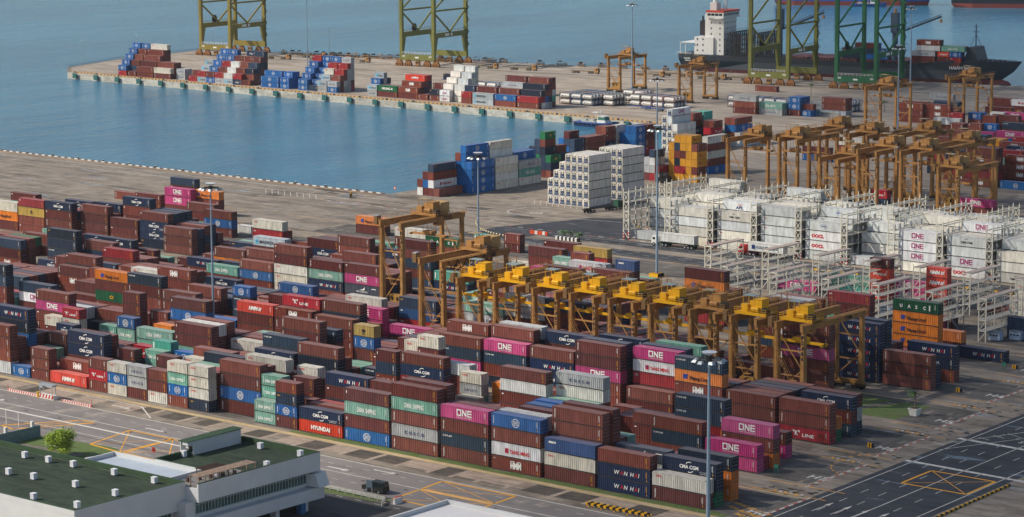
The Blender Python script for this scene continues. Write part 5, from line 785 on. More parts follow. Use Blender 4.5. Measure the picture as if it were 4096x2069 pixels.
def bollard():
    t = empty('mooring_bollard'); b = MB(); b.cyl((0, 0, 0), (0, 0, .5), .3, .25, 10); b.cyl((0, 0, .5), (0, 0, .8), .45, .4, 10); b.build('bollard_post', M_BLACK, t); c = MB(); c.cyl((0, 0, .8), (0, 0, .92), .3, .22, 10); c.build('bollard_cap', M_WHITE, t); return t
b0 = bollard(); tb = tree_of(b0); k = 0
for i in range(24): 
    x = -1036+i*17.2; c = b0 if i == 0 else copy_thing(b0, tb, (0, 0, 0)); c.location = (x, py(x)+1, 0); tag(c, 'black mooring bollard, %s from the tip along the near pier edge' % ordn(i), 'bollard', 'bollards on the near pier edge')
for i in range(22):
    x = -612-i*14.5; c = copy_thing(b0, tb, (x, 656, 0)); tag(c, 'black mooring bollard, %s from the basin corner along the yard quay' % ordn(i), 'bollard', 'bollards on the yard quay')
for i in range(20):
    x = -1050+i*24; c = copy_thing(b0, tb, (x, 1046+.155*(x+1050)+1.5 if x < -916 else FQ(x)-1.5, 0)); tag(c, 'black mooring bollard, %s from the tip along the far pier edge' % ordn(i), 'bollard', 'bollards on the far pier edge')
def stripes(x0, x1, y, z, h, w, cols, n, name, label, cat, dy=0.0, z0=0.0):
    b = MB(); d = (x1-x0)/n
    for i in range(n):
        a = i/n; b.box(x0+d*i, x0+d*(i+1), y+dy*a-w/2, y+dy*a+w/2, z0, z0+h, m=i % len(cols))
    o = b.build(name, cols); tag(o, label, cat); return o
stripes(-1036, -640, 898.2, 0, .35, .35, [M_YELL, mat('quay_rust', '6b5244')], 300, 'quay_kerb', 'low yellow and rusty kerb beam along the near pier edge', 'kerb', dy=-9.2)
stripes(-1400, -598, 655.6, 0, .35, .35, [M_WHITE, mat('quay_rust', '6b5244')], 420, 'quay_kerb', 'low pale and rusty kerb beam along the yard quay edge', 'kerb')
stripes(-1080, -918, 1036, 0, .35, .35, [mat('quay_rust', '6b5244'), M_STEEL], 60, 'quay_kerb', 'dark kerb beam along the far edge of the outer pier', 'kerb', dy=38)
stripes(-604, -604+4, 645, 0, 1.6, .15, [M_YELL, M_BLACK], 8, 'edge_barrier', 'yellow and black slanted barrier at the basin corner', 'barrier', dy=-5)
# pier tip railing
b = MB()
pts = [(-1050, 906), (-1062, 916), (-1081, 972), (-1087, 1036), (-1000, 1056), (-918, 1075)]
for p, q in zip(pts[:-1], pts[1:]):
    L = math.dist(p, q); n = int(L/2.5)
    for z in (.5, 1.1): b.beam((*p, z), (*q, z), .09)
    for k in range(n): x = p[0]+(q[0]-p[0])*k/n; y = p[1]+(q[1]-p[1])*k/n; b.beam((x, y, 0), (x, y, 1.1), .09)
tag(b.build('pier_railing', M_STEEL), 'dark steel railing round the far tip of the pier', 'railing')

# ---------------------------------------------------------------- light masts
def mast(x, y, H, r, label, ring=True, mt=None):
    t = empty('light_mast', (x, y, 0)); b = MB(); b.cyl((0, 0, 0), (0, 0, H), r, r*.45, 12); b.cyl((0, 0, 0), (0, 0, .4), r*2, r*1.6, 12); b.build('mast_pole', mt or mat('mast_grey', '8fa3b4', .45, .2, var=.08), t, smooth=False)
    c = MB(); c.cyl((0, 0, H-.2), (0, 0, H+.1), 1.0, 1.25, 16, m=0); c.build('mast_cap', mat('mast_cap_white', 'c8ccd0', .5), t)
    d = MB()
    for k in range(12):
        a = math.pi*2*k/12; d.beam((math.cos(a)*.4, math.sin(a)*.4, H-.9), (math.cos(a)*2.0, math.sin(a)*2.0, H-1.0), .08); a2 = a+math.pi/6; d.beam((math.cos(a)*2, math.sin(a)*2, H-1), (math.cos(a2)*2, math.sin(a2)*2, H-1), .08)
    d.cyl((0, 0, H-1.4), (0, 0, H-.6), .5, .5, 10); d.build('lamp_ring', M_STEEL, t)
    for k in range(8):
        a = math.pi*2*k/8; l = MB(); cx, cy_ = math.cos(a)*2.1, math.sin(a)*2.1; l.loft([[(cx-.3, cy_-.3, H-1.1), (cx+.3, cy_-.3, H-1.1), (cx+.3, cy_+.3, H-1.1), (cx-.3, cy_+.3, H-1.1)], [(cx*1.12-.42, cy_*1.12-.42, H-1.5), (cx*1.12+.42, cy_*1.12-.42, H-1.5), (cx*1.12+.42, cy_*1.12+.42, H-1.5), (cx*1.12-.42, cy_*1.12+.42, H-1.5)]]); l.build('floodlight', M_GALV, t)
    tag(t, label, 'light mast', 'tall light masts'); return t
mast(-444, 425.5, 41, .34, 'tall grey light mast rising from the left container stacks'); mast(-930, 962, 41, .32, 'thin grey light mast on the outer pier behind blue containers')
mast(-432, 509.5, 41, .34, 'tall grey light mast behind the two tallest near yard cranes'); mast(-424.5, 577.6, 42.5, .38, 'tall grey light mast standing beside the truck lane and white containers')
mast(-231.5, 329, 42, .42, 'tall grey light mast in front of the nearest row, closest to the viewer'); mast(-739, 985, 43, .4, 'grey light mast on the pier among white tank containers')
mast(-516, 857, 42, .4, 'grey light mast by the distant reddish containers, nearer of the pair'); mast(-627, 1052, 42, .4, 'grey light mast before the ship bow, farther of the pair'); mast(-545.5, 742, 37, .42, 'grey light mast beside the yellow short containers')
b = MB()
for k in range(4):
    for j in range(8): b.box(-425.9+j*.35, -425.55+j*.35, 576.3+k*.8, 576.7+k*.8, 0, 1.1, m=j % 2)
b.box(-426, -423, 575.9, 576.1, 0, 1.1, m=0); tag(b.build('mast_guard', [M_YELL, M_BLACK]), 'yellow and black striped guard round the foot of the truck-lane mast', 'guard')
for i, (x, y, h) in enumerate([(-1078, 940, 12), (-1084, 985, 12), (-1080, 1040, 12), (-1000, 1052, 14)]):
    t = empty('lamp_post', (x, y, 0)); q = MB(); q.cyl((0, 0, 0), (0, 0, h), .14, .08, 8); q.build('post', M_GALV, t); q = MB(); q.box(-.9, .9, -.15, .15, h, h+.2); q.build('lamp_head', M_GALV, t); tag(t, 'thin lamp post, %s along the pier tip railing' % ORD[i], 'lamp post', 'lamp posts on the pier tip')

# ---------------------------------------------------------------- rubber tyred yard cranes
def rtg(W_, D, H, bright, ty, code, side=0.0, spread=None, cab=True):
    """origin at the near left foot; girders run along +Y"""
    t = empty('yard_crane'); O_ = M_OCHRE; gh = 1.5
    for x in (0, W_):
        for y in (0, D):
            b = MB(); w0, w1 = .62, .95; sgn = 1 if y == 0 else -1
            b.loft([[(x-.46, y-.72, 2.0), (x+.46, y-.72, 2.0), (x+.46, y+.72, 2.0), (x-.46, y+.72, 2.0)], [(x-.36, y-.52, H-.1), (x+.36, y-.52, H-.1), (x+.36, y+.52, H-.1), (x-.36, y+.52, H-.1)]]); b.build('leg', O_, t)
    for x in (0, W_):
        b = MB(); b.box(x-.34, x+.34, -1.0, D+1.0, H-gh, H+.02); b.box(x-.45, x+.45, -1.1, D+1.1, H+.02, H+.1)
        g = b.build('girder', O_, t); r = MB(); xx = x-.9 if x == 0 else x+.9
        for z in (.55, 1.1): r.beam((xx, -1, H+z), (xx, D+1, H+z), .06)
        for k in range(14): r.beam((xx, -1+k*(D+2)/13, H), (xx, -1+k*(D+2)/13, H+1.1), .06)
        r.box(min(x, xx)-.1, max(x, xx)+.1, -1, D+1, H-.12, H-.04); r.build('railing', O_, g)
    for y in (0, D):
        b = MB(); b.box(-.6, W_+.6, y-.45, y+.45, 1.35, 2.15); b.build('sill_beam', O_, t)
        for z in (H*.37, H*.67): c = MB(); c.beam((0, y, z), (W_, y, z), .3); c.build('tie_beam', O_, t)
        c = MB(); c.beam((.3, y, H-2.2), (W_-.3, y, H*.45), .22); c.beam((W_-.3, y, H*.45), (.5, y, 3.0), .22); c.build('diagonal_brace', O_, t)
        for x in (-.2, 1.6, W_-1.6, W_+.2):
            w = MB(); w.cyl((x, y-.35, .78), (x, y+.35, .78), .78, n=14); w.build('wheel', M_RUBBER, t)
        w = MB(); w.box(-1, 2.4, y-.55, y+.55, .9, 1.4); w.box(W_-2.4, W_+1, y-.55, y+.55, .9, 1.4); w.box(2.4, W_-2.4, y-.2, y+.2, 1.0, 1.3); w.build('bogie', mat('bogie_grime', '6a5330', .7), t)
    # stair on the near side
    s_ = MB(); 
    for k in range(2): s_.beam((.4, -.9-k*.7, H*.67), (W_*.62, -.9-k*.7, H*.33), .12); s_.beam((.4, -.9-k*.7, H*.67+1), (W_*.62, -.9-k*.7, H*.33+1), .06)
    for k in range(9): a = k/8; x = .4+(W_*.62-.4)*a; z = H*.67-(H*.34)*a; s_.box(x-.15, x+.15, -1.6, -.9, z, z+.05)
    s_.box(W_*.6, W_*.85, -1.7, -.8, H*.33-.1, H*.33); s_.build('stair', O_, t)
    s_ = MB(); 
    for dx in (-.3, .3): s_.beam((dx, -1.0, 3), (dx, -1.0, H+.8), .08)
    for k in range(12): s_.beam((-.3, -1.0, 3.5+k*(H-4)/12), (.3, -1.0, 3.5+k*(H-4)/12), .06)
    s_.build('ladder', O_, t)
    e = MB(); e.box(-1.9, -.8, -1.1, .5, H-1.2, H+1.0); e.build('electric_cabinet', mat('cabinet_brown', '7a5c38', .6), t)
    if H > 20: e = MB(); e.box(-2.2, -1.0, -.8, .6, H*.95, H*.95+2.3); e.build('access_cage', M_GALV, t)
    # engine house on the far sill or the near sill
    e = MB(); yy = D if not cab else 0
    e.box(W_*.25, W_*.8, yy-1.6 if yy else .5, yy-.5 if yy else 1.9, 2.1, 4.7); eh = e.build('engine_house', mat('engine_house_ochre', 'a87f3a', .6, var=.35), t); e = MB(); y9 = (yy-1.63 if yy else .47)
    for q in (.35, .6): e.box(W_*q, W_*q+.7, y9, y9+.04, 3.1, 4.1)
    e.build('window', M_GLASS, eh)
    # trolley
    MY = M_YELL if bright else M_OCHRE
    q = MB(); q.box(-.7, W_+.7, ty-2.3, ty+2.3, H+.35, H+.6)
    for y in (ty-2.3, ty+2.3): q.box(-.8, W_+.8, y-.12, y+.12, H+.1, H+.75)
    for x in (-.6, W_+.6):
        for y in (ty-1.8, ty+1.8): q.cyl((x-.1, y, H+.25), (x+.1, y, H+.25), .25, n=8)
    for x in (-.8, W_+.8):
        for z in (1.1, 1.6): q.beam((x, ty-2.3, H+z), (x, ty+2.3, H+z), .06)
    for z in (1.1, 1.6):
        for y in (ty-2.4, ty+2.4): q.beam((-.8, y, H+z), (W_+.8, y, H+z), .06)
    for k in range(9):
        for y in (ty-2.4, ty+2.4): q.beam((-.8+k*(W_+1.6)/8, y, H+.6), (-.8+k*(W_+1.6)/8, y, H+1.6), .05)
    tr = q.build('trolley', MY, t)
    h_ = MB(); h_.box(W_*.55, W_*.85, ty-1.2, ty+1.4, H+.6, H+3.5); h_.box(W_*.54, W_*.86, ty-1.3, ty+1.5, H+3.5, H+3.6); h_.build('machinery_house', MY, tr)
    if not bright and H > 19: h_ = MB(); h_.box(W_*.25, W_*.75, ty+2.5, ty+6.0, H+.5, H+3.0); h_.box(W_*.2, W_*.8, ty+2.4, ty+6.1, H+.3, H+.5); h_.build('generator_house', mat('generator_tan', 'b9945c', .6), tr)
    h_ = MB(); h_.cyl((W_*.5, ty-1.7, H+1.3), (W_*.78, ty-1.7, H+1.3), .6, n=12); h_.box(W_*.05, W_*.3, ty-1.4, ty+.2, H+.6, H+2.2); h_.cyl((W_*.1, ty+.9, H+1.1), (W_*.4, ty+.9, H+1.1), .45, n=10); h_.box(W_*.32, W_*.5, ty-.6, ty+1.2, H+.6, H+3.0); h_.build('hoist_drum', MY, tr)
    h_ = MB(); h_.box(W_*.86, W_+.5, ty-1.9, ty-.2, H+.6, H+1.7); h_.build('motor', M_STEEL, tr)
    h_ = MB(); h_.box(W_*.05, W_*.5, ty-.9, ty+1.5, H+4.0, H+4.1)
    h_.build('sun_roof', mat('roof_sheet_grey', '8b9a98', .5) if bright else mat('roof_sheet_ochre', '9d8a68', .6), tr)
    h_ = MB()
    for x in (W_*.07, W_*.48):
        for y in (ty-.8, ty+1.4): h_.beam((x, y, H+.6), (x, y, H+4.0), .1)
    h_.build('roof_post', MY, tr)
    h_ = MB(); h_.box(W_*.62, W_*.86, ty+.4, ty+2.0, H-2.8, H-.6); c_ = h_.build('operator_cabin', M_OCHRE, tr); h_ = MB(); h_.box(W_*.64, W_*.84, ty+.37, ty+.4, H-2.3, H-1.2); h_.box(W_*.62-.03, W_*.62, ty+.6, ty+1.8, H-2.3, H-1.2); h_.build('window', M_GLASS, c_)
    sz = (H-5.0) if spread is None else spread
    sp = MB(); sp.box(W_/2-6.0, W_/2+6.0, ty-.35, ty+.35, sz, sz+.5)
    for x in (-6.0, 5.7): sp.box(W_/2+x, W_/2+x+.3, ty-1.2, ty+1.2, sz-.1, sz+.4)
    sp.box(W_/2-1.6, W_/2+1.6, ty-1.1, ty+1.1, sz+.5, sz+1.3); so_ = sp.build('spreader', M_YELL if bright else M_OCHRE, t)
    if bright:
        sb = MB()
        for k in range(-5, 6): sb.box(W_/2+k*1.1-.25, W_/2+k*1.1, ty-.37, ty+.37, sz+.02, sz+.48)
    rp = MB()
    for x in (W_/2-1.4, W_/2+1.4):
        for y in (-.9, .9): rp.beam((x, ty+y, sz+1.3), (x, ty+y, H+.4), .05)
    rp.build('hoist_rope', M_STEEL, t)
    # festoon arms
    fa = MB()
    for k in range(7):
        y = ty+3+k*(D-ty-2)/7
        if y < D: fa.beam((-.3, y, H), (-.3, y, H+2.0), .12); fa.beam((-.3, y, H+2.0), (-1.1, y, H+2.0), .12)
    if fa.v: fa.beam((-1.1, ty+3, H+2.0), (-1.1, D, H+2.0), .08); fa.build('festoon_line', O_, t)
    a = LM()
    for k, ch in enumerate('PSA'+code): a.text(ch, -.3, H-3.2-k*1.15, .85, DK, bold=.03)
    v, f, c = a.data(0); v = [(W_+.05+p[0], -.66, p[2]) for p in v]
    ll = colmesh('lettering', v, f, c, [M_LET]); lo = bpy.data.objects.new('lettering', ll); COL.objects.link(lo); lo.parent = t
    a = LM(); a.text('TT'+code, 0, H-1.2, .95, DK, bold=.03); v, f, c = a.data(0); v = [(W_+.47, D*.66+p[0], p[2]) for p in v]
    ll = colmesh('lettering', v, f, c, [M_LET]); lo = bpy.data.objects.new('lettering', ll); COL.objects.link(lo); lo.parent = t
    return t
xs = [-398.3, -386.9, -375.1, -364.0, -352.8, -341.5, -330.3, -319.3, -307.4]
for i, x in enumerate(xs):
    br = i != 6
    c = rtg(6.7, 23.5, 18.2, br, 4.2, ['60', '61', '62', '63', '64', '65', '70', '67', '66'][i]); c.location = (x, 462.5, 0)
    tag(c, ('ochre yard crane with dull ochre trolley, third from the right of the near row' if not br else 'ochre yard crane with bright yellow trolley, %s from the left of the near row' % ORD[i]), 'yard crane', 'ochre rubber-tyred yard cranes')
c = rtg(7.0, 23.5, 24.0, False, 14.5, '172', spread=18.5); c.location = (-449.4, 491.5, 0); tag(c, 'tallest ochre yard crane, farthest left, with boxed machinery house on top', 'yard crane', 'ochre rubber-tyred yard cranes')
c = rtg(7.0, 23.5, 21.8, False, 17.5, '120'); c.location = (-410.2, 462.5, 0); tag(c, 'tall ochre yard crane with looped black cables, just left of the yellow trolleys', 'yard crane', 'ochre rubber-tyred yard cranes')
fe = MB(); px_ = None
for k in range(41):
    y = 1+k*.42; z = 21.6-abs(math.sin(k*math.pi/8))*2.0; p = (7.75, y, z)
    if px_: fe.beam(px_, p, .16)
    px_ = p
fe.build('looped_cable', M_BLACK, c)
bgc = [(-487, 702, 23.0, 12), (-466.7, 702, 24.6, 4), (-451, 702, 19.3, 13), (-436.8, 702, 22.9, 13), (-421, 702, 23.6, 8), (-407.5, 702, 19.4, 3.5), (-478, 737, 23.5, 12), (-462, 737, 23, 7), (-444, 737, 24, 14), (-428, 737, 22, 12)]
for i, (x, y, H, ty) in enumerate(bgc):
    c = rtg(6.9, 23.5, H, False, ty, '1%02d' % (20+i*3)); c.location = (x, y, 0)
    tag(c, 'ochre yard crane, %s from the left in the %s line of the parked cluster' % (ORD[i % 7], 'nearer' if i < 7 else 'farther'), 'yard crane', 'ochre rubber-tyred yard cranes')
for (x, y, H, D, lab) in [(-753, 985, 17, 20, 'small orange yard crane on the pier beside tank containers, left one'), (-697, 965, 17, 20, 'small orange yard crane on the pier before the ship, right one'), (-560, 905, 20, 23.5, 'ochre yard crane among distant reddish containers, nearer one'), (-553, 960, 20, 23.5, 'ochre yard crane among distant reddish containers, farther one by the bow')]:
    c = rtg(6.9, D, H, False, 11, '180'); c.location = (x, y, 0); tag(c, lab, 'yard crane', 'ochre rubber-tyred yard cranes')

# ---------------------------------------------------------------- quay cranes
def qcrane(mt, num, hang=False, grey=False):
    t = empty('quay_crane'); W_, D, H = 20.5, 31.0, 62.0; s = 1.7
    for y in (0, D):
        for x in (0, W_): b = MB(); b.box(x-s/2, x+s/2, y-s/2, y+s/2, 6.2, H); b.build('leg', mt, t)
        b = MB(); b.box(-s/2-.1, W_+s/2+.1, y-s/2-.1, y+s/2+.1, 3.4, 6.3); b.build('sill_beam', mt, t)
        b = MB(); b.box(0, W_, y-.6, y+.6, 47, 49.5); b.build('cross_beam', mt, t)
        for x in (0, W_):
            for dx in (-1.5, 4.2):
                q = MB(); sx = x+dx-(2.7 if x else 0)
                q.loft([[(sx-2.2, y-.6, 1.4), (sx+2.2, y-.6, 1.4), (sx+2.2, y+.6, 1.4), (sx-2.2, y+.6, 1.4)], [(sx-1.0, y-.5, 3.3), (sx+1.0, y-.5, 3.3), (sx+1.0, y+.5, 3.3), (sx-1.0, y+.5, 3.3)]])
                bo = q.build('bogie', M_RUSTY, t); w = MB()
                for k in range(4): w.box(sx-2.3+k*1.2, sx-1.5+k*1.2, y-.8, y+.8, 0.1, 1.45)
                w.build('wheel', M_RUSTY, bo)
        c = MB(); c.box(W_/2-1.2, W_/2+1.2, y-.7, y+.7, .5, 3.0); cc = c.build('drive_cabinet', M_OCHRE, t); c = MB(); c.box(W_/2-.9, W_/2-.1, y-.73, y-.7, 1.6, 2.6); c.box(W_/2+.1, W_/2+.9, y-.73, y-.7, 1.6, 2.6); c.build('window', M_GLASS, cc)
    for x in (0, W_):
        b = MB(); b.box(x-.7, x+.7, 0, D, 15.2, 17.8); pb = b.build('portal_beam', mt, t); r = MB()
        for z in (.6, 1.2): r.beam((x-.7, 1, 17.8+z), (x-.7, D-1, 17.8+z), .1)
        for k in range(13): r.beam((x-.7, 1+k*2.4, 17.8), (x-.7, 1+k*2.4, 19), .1)
        r.build('railing', mt, pb)
        for p, q in (((x, 0, 29), (x, D/2, 18)), ((x, D, 29), (x, D/2, 18)), ((x, .5, 29.5), (x, D-.5, 29.5)), ((x, 0, 30), (x, D, 47)), ):
            b = MB(); b.cyl(p, q, .5, n=8) if True else None; b.build('brace', mt, t)
        for sg, y in ((1, 0), (-1, D)):
            b = MB(); b.loft([[(x-.6, y+sg*.8, 15.3), (x+.6, y+sg*.8, 15.3), (x+.6, y+sg*3.4, 15.3), (x-.6, y+sg*3.4, 15.3)], [(x-.6, y+sg*.7, 7), (x+.6, y+sg*.7, 7), (x+.6, y+sg*1.3, 7), (x-.6, y+sg*1.3, 7)]]); b.build('knee_plate', mt, t)
    b = MB()
    for x in (W_/2-3, W_/2+3): b.box(x-.6, x+.6, -18, D+45, H-4, H-1.5)
    b.build('boom', mt, t); b = MB(); b.box(W_/2-4, W_/2+4, -8, 6, H, H+5); b.build('machinery_house', mt, t)
    b = MB(); b.cyl((-.9, D*.42, 19.6), (-.5, D*.42, 19.6), 2.2, n=16); b.build('cable_reel', M_STEEL, t)
    b = MB(); b.beam((-.6, -.9, 6.5), (-.6, 3, 15), .3); b.beam((-.9, -1.6, 22), (-.9, -1.6, H), .12)
    for k in range(12):
        z = 7+k*3.3; b.beam((W_+1.2, D-1+(k % 2)*2, z), (W_+1.2, D+1-(k % 2)*2, z+3.3), .25); b.box(W_+.8, W_+2, D-1.6, D+1.6, z+3.2, z+3.35)
    b.build('stair', mt, t)
    r = MB()
    for z in (.7, 1.3): r.beam((1, -.9, 6.3+z), (W_-1, -.9, 6.3+z), .12)
    for k in range(10): r.beam((1+k*2, -.9, 6.3), (1+k*2, -.9, 7.6), .1)
    r.build('sill_railing', M_WHITE if not grey else M_GALV, t)
    b = MB(); b.box(W_/2-2.5, W_/2+2.5, D+3, D+7, H-10, H-7); 
    b.box(-6.1+W_/2, 6.1+W_/2, D+4.5, D+5.5, 40, 41); b.build('spreader', M_OCHRE, t)
    a = LM(); a.text(num, 1.0, 4.9, .9, WH, bold=.03); a.text(num, W_-2.6, 4.9, .9, WH, bold=.03); a.rect(W_/2-1.2, W_/2+1.2, 4.4, 5.2, WH)
    v, f, c = a.data(-s/2-.13); lo = bpy.data.objects.new('lettering', colmesh('lettering', v, f, c, [M_LET])); COL.objects.link(lo); lo.parent = t
    a = LM(); a.rect(10, 14, 15.9, 17.2, WH); a.rect(15.5, 17, 15.8, 17.3, WH); v, f, c = a.data(0); v = [(W_+.73, p[0], p[2]) for p in v]; lo = bpy.data.objects.new('sign', colmesh('sign', v, f, c, [M_LET])); COL.objects.link(lo); lo.parent = t
    return t
QA = math.atan(.13)
for (x, y, mt, num, lab) in [(-1061, 1012.5, mat('mustard_crane_paint', '8c7c34', .55, var=.16, scale=.25), '306', 'mustard quay crane near the pier tip, leftmost of the four'), (-926, 1030, M_OLIVE, '307', 'olive quay crane standing alone mid pier, second from left'), (-720.5, 1057, M_OLIVE, '308', 'olive quay crane beside the ship accommodation, third from left'), (-674.5, 1063, M_GREEN, '309', 'dark green quay crane over the ship hold, rightmost of the four')]:
    c = qcrane(mt, num); c.location = (x, y, 0); c.rotation_euler = (0, 0, QA); tag(c, lab, 'quay crane', 'large quay cranes')
for off in (0, 31):
    b = MB(); ca, sa = math.cos(QA), math.sin(QA); dx, dy = -sa*off, ca*off
    b.beam((-1075+dx, 1010.7+dy, .05), (-590+dx, 1073.8+dy, .05), .4, .12); o = b.build('crane_rail', M_STEEL); tag(o, 'dark crane rail on the pier, %s one' % ('nearer' if off == 0 else 'farther'), 'rail')
# ---------------------------------------------------------------- refrigerated container racks
M_RACK = mat('rack_cream_paint', 'd8d2c0', .55, var=.14); M_WALK = mat('rack_walkway', 'a9a49c', .6)
def rack(H, D, levels, striped):
    t = empty('reefer_rack'); w = 2.0; b = MB(); n = max(2, int(D/5.5))
    ys = [D*k/n for k in range(n+1)]
    for x in (0, w):
        for y in ys: b.box(x-.11, x+.11, y-.11, y+.11, .0 if striped else 2.6, H+(.9 if not striped else 0))
        for k in range(levels+1):
            z = H*(k+1)/(levels+1) if not striped else H*k/levels+.02
            if z > 1: b.beam((x, 0, z), (x, D, z), .16)
    b.build('frame', M_RACK, t)
    if not striped:
        f = MB()
        for x in (0, w):
            for y in ys:
                for k in range(6): f.box(x-.16, x+.16, y-.16, y+.16, k*.43, k*.43+.43, m=k % 2)
        for y in (0, D): f.beam((0, y, .1), (w, y, 2.5), .16, m=0); f.beam((w, y, .1), (0, y, 2.5), .16, m=1)
        f.build('striped_foot', [M_RED, M_WHITE], t)
    c = MB()
    for y in (0, D):
        for k in range(levels):
            z0 = 2.6+(H-2.6)*k/levels if not striped else H*k/levels; z1 = z0+(H-2.6)/levels if not striped else H*(k+1)/levels
            c.beam((0, y, z0), (w, y, z1), .13)
            if not striped: c.beam((w, y, z0), (0, y, z1), .13)
            c.beam((0, y, z1), (w, y, z1), .16)
    c.build('cross_brace', M_RACK, t)
    for k in range(levels):
        z = (2.75+2.85*k) if not striped else (2.6+2.65*k)
        if z > H-.5: continue
        p = MB(); p.box(.1, w-.1, 0, D, z, z+.1); pl = p.build('walkway', M_WALK, t); r = MB()
        for x in (.05, w-.05):
            r.beam((x, 0, z+1.1), (x, D, z+1.1), .07)
            m_ = int(D/2.6)
            for j in range(m_+1): r.beam((x, D*j/m_, z), (x, D*j/m_, z+1.1), .06)
        r.build('railing', [M_RACK, M_GALV], pl)
    s = MB(); z = 0; k = 0
    while z < H-3:
        y0, y1 = (D*.55, D*.55+3.2) if k % 2 else (D*.55+3.2, D*.55); s.beam((w+.35, y0, z), (w+.35, y1, z+2.8), .14); s.beam((w+.85, y0, z), (w+.85, y1, z+2.8), .1)
        for j in range(7): a = j/7; s.box(w+.35, w+.85, y0+(y1-y0)*a-.12, y0+(y1-y0)*a+.12, z+2.8*a, z+2.8*a+.05)
        z += 2.8; k += 1
    s.build('stair', M_GALV, t)
    tb = MB()
    if striped:
        m_ = int(D/.8)
        for j in range(m_): y = D*j/m_; d = D/m_; tb.quad((-.1, y, H+.26), (w+.1, y+.6, H+.26), (w+.1, y+.6+d*.5, H+.26), (-.1, y+d*.5, H+.26), m=0); tb.quad((-.1, y+d*.5, H+.26), (w+.1, y+.6+d*.5, H+.26), (w+.1, y+.6+d, H+.26), (-.1, y+d, H+.26), m=1)
        tb.box(-.12, w+.12, -.0, D+.3, H, H+.2, m=1)
        for j in range(2): tb.beam((0, j*D, H), (0, j*D-.1, H+.9), .14, m=1)
        tb.build('striped_top', [mat('stripe_maroon', '7a3a38', .6), M_RACK], t)
    else:
        for j in range(n+1): y = ys[j]; tb.beam((0, y, H+.2), (0, y, H+1.5), .22, w2=.1); tb.beam((w, y, H+.2), (w, y, H+1.5), .22, w2=.1)
        tb.box(-.1, .15, 0, D, H-.1, H+.2); tb.box(w-.15, w+.1, 0, D, H-.1, H+.2); tb.build('top_guide', M_RACK, t)
        sk = MB()
        for k in range(levels):
            for j in range(6): sk.box(.9, 1.25, 1.2+j*D/6.3, 1.9+j*D/6.3, 2.9+2.85*k, 4.3+2.85*k)
        sk.box(1.05, 1.1, 0, D, 3.0, 3.1); sk.build('socket_boxes', M_GALV, t)
    return t
rk1 = rack(14.2, 18.5, 4, False); t1 = tree_of(rk1)
for k in range(9):
    c = rk1 if k == 0 else copy_thing(rk1, t1, (0, 0, 0)); c.location = (-473.5+15.6*k, 627, 0); tag(c, 'cream steel plug-in rack with red-white feet, %s from the left, nearer line' % ORD[k], 'rack', 'tall cream racks among white containers')
for k in range(9):
    c = copy_thing(rk1, t1, (-475.5+15.6*k+(2 if k > 4 else 0), 652, 0)); tag(c, 'cream steel plug-in rack with spiked top, %s from the left, farther line' % ORD[k], 'rack', 'tall cream racks among white containers')
rk2 = rack(10.6, 15.5, 4, True); t2 = tree_of(rk2)
sb = [(-390.8, 580), (-374.6, 580), (-358.8, 580), (-343.6, 580), (-328.8, 580), (-313.9, 580), (-407, 576), (-368.7, 550.8), (-352.9, 550.8), (-338.1, 550.8), (-322.7, 550.8), (-307.8, 550.8), (-384, 550.8)]
for k, (x, y) in enumerate(sb):
    c = rk2 if k == 0 else copy_thing(rk2, t2, (0, 0, 0)); c.location = (x, y, 0 if k != 6 else -4.0)
    if k == 6: c.location.z = 0
    tag(c, 'white rack topped with red-white stripes, %s in the %s line from the %s' % (ORD[k % 7], 'farther' if k < 7 else 'nearer', 'left'), 'rack', 'striped-top white racks')
# pale blue generator sets beside the racks
for i, (x, y) in enumerate([(-306.5, 553.5), (-302.8, 557), (-286, 575), (-345, 566), (-300, 574)]):
    t = empty('generator_set', (x, y, 0)); b = MB(); b.box(0, 3, 0, 1.8, .2, 2.2); b.build('housing', mat('generator_blue', 'a9bcd0', .5), t); b = MB()
    for k in range(4): b.cyl((.4+k*.7, 0, 2.2), (.4+k*.7, 1.8, 2.2), .25, n=8)
    b.build('exhaust_cover', M_GALV, t); b = MB()
    for k in range(3): b.box(.2+k*.9, .8+k*.9, -.03, 0, 1.2, 1.6)
    b.build('vent', M_STEEL, t); tag(t, 'pale blue generator set by striped racks, %s counted from the nearest' % ORD[i], 'generator', 'generator sets by the racks')

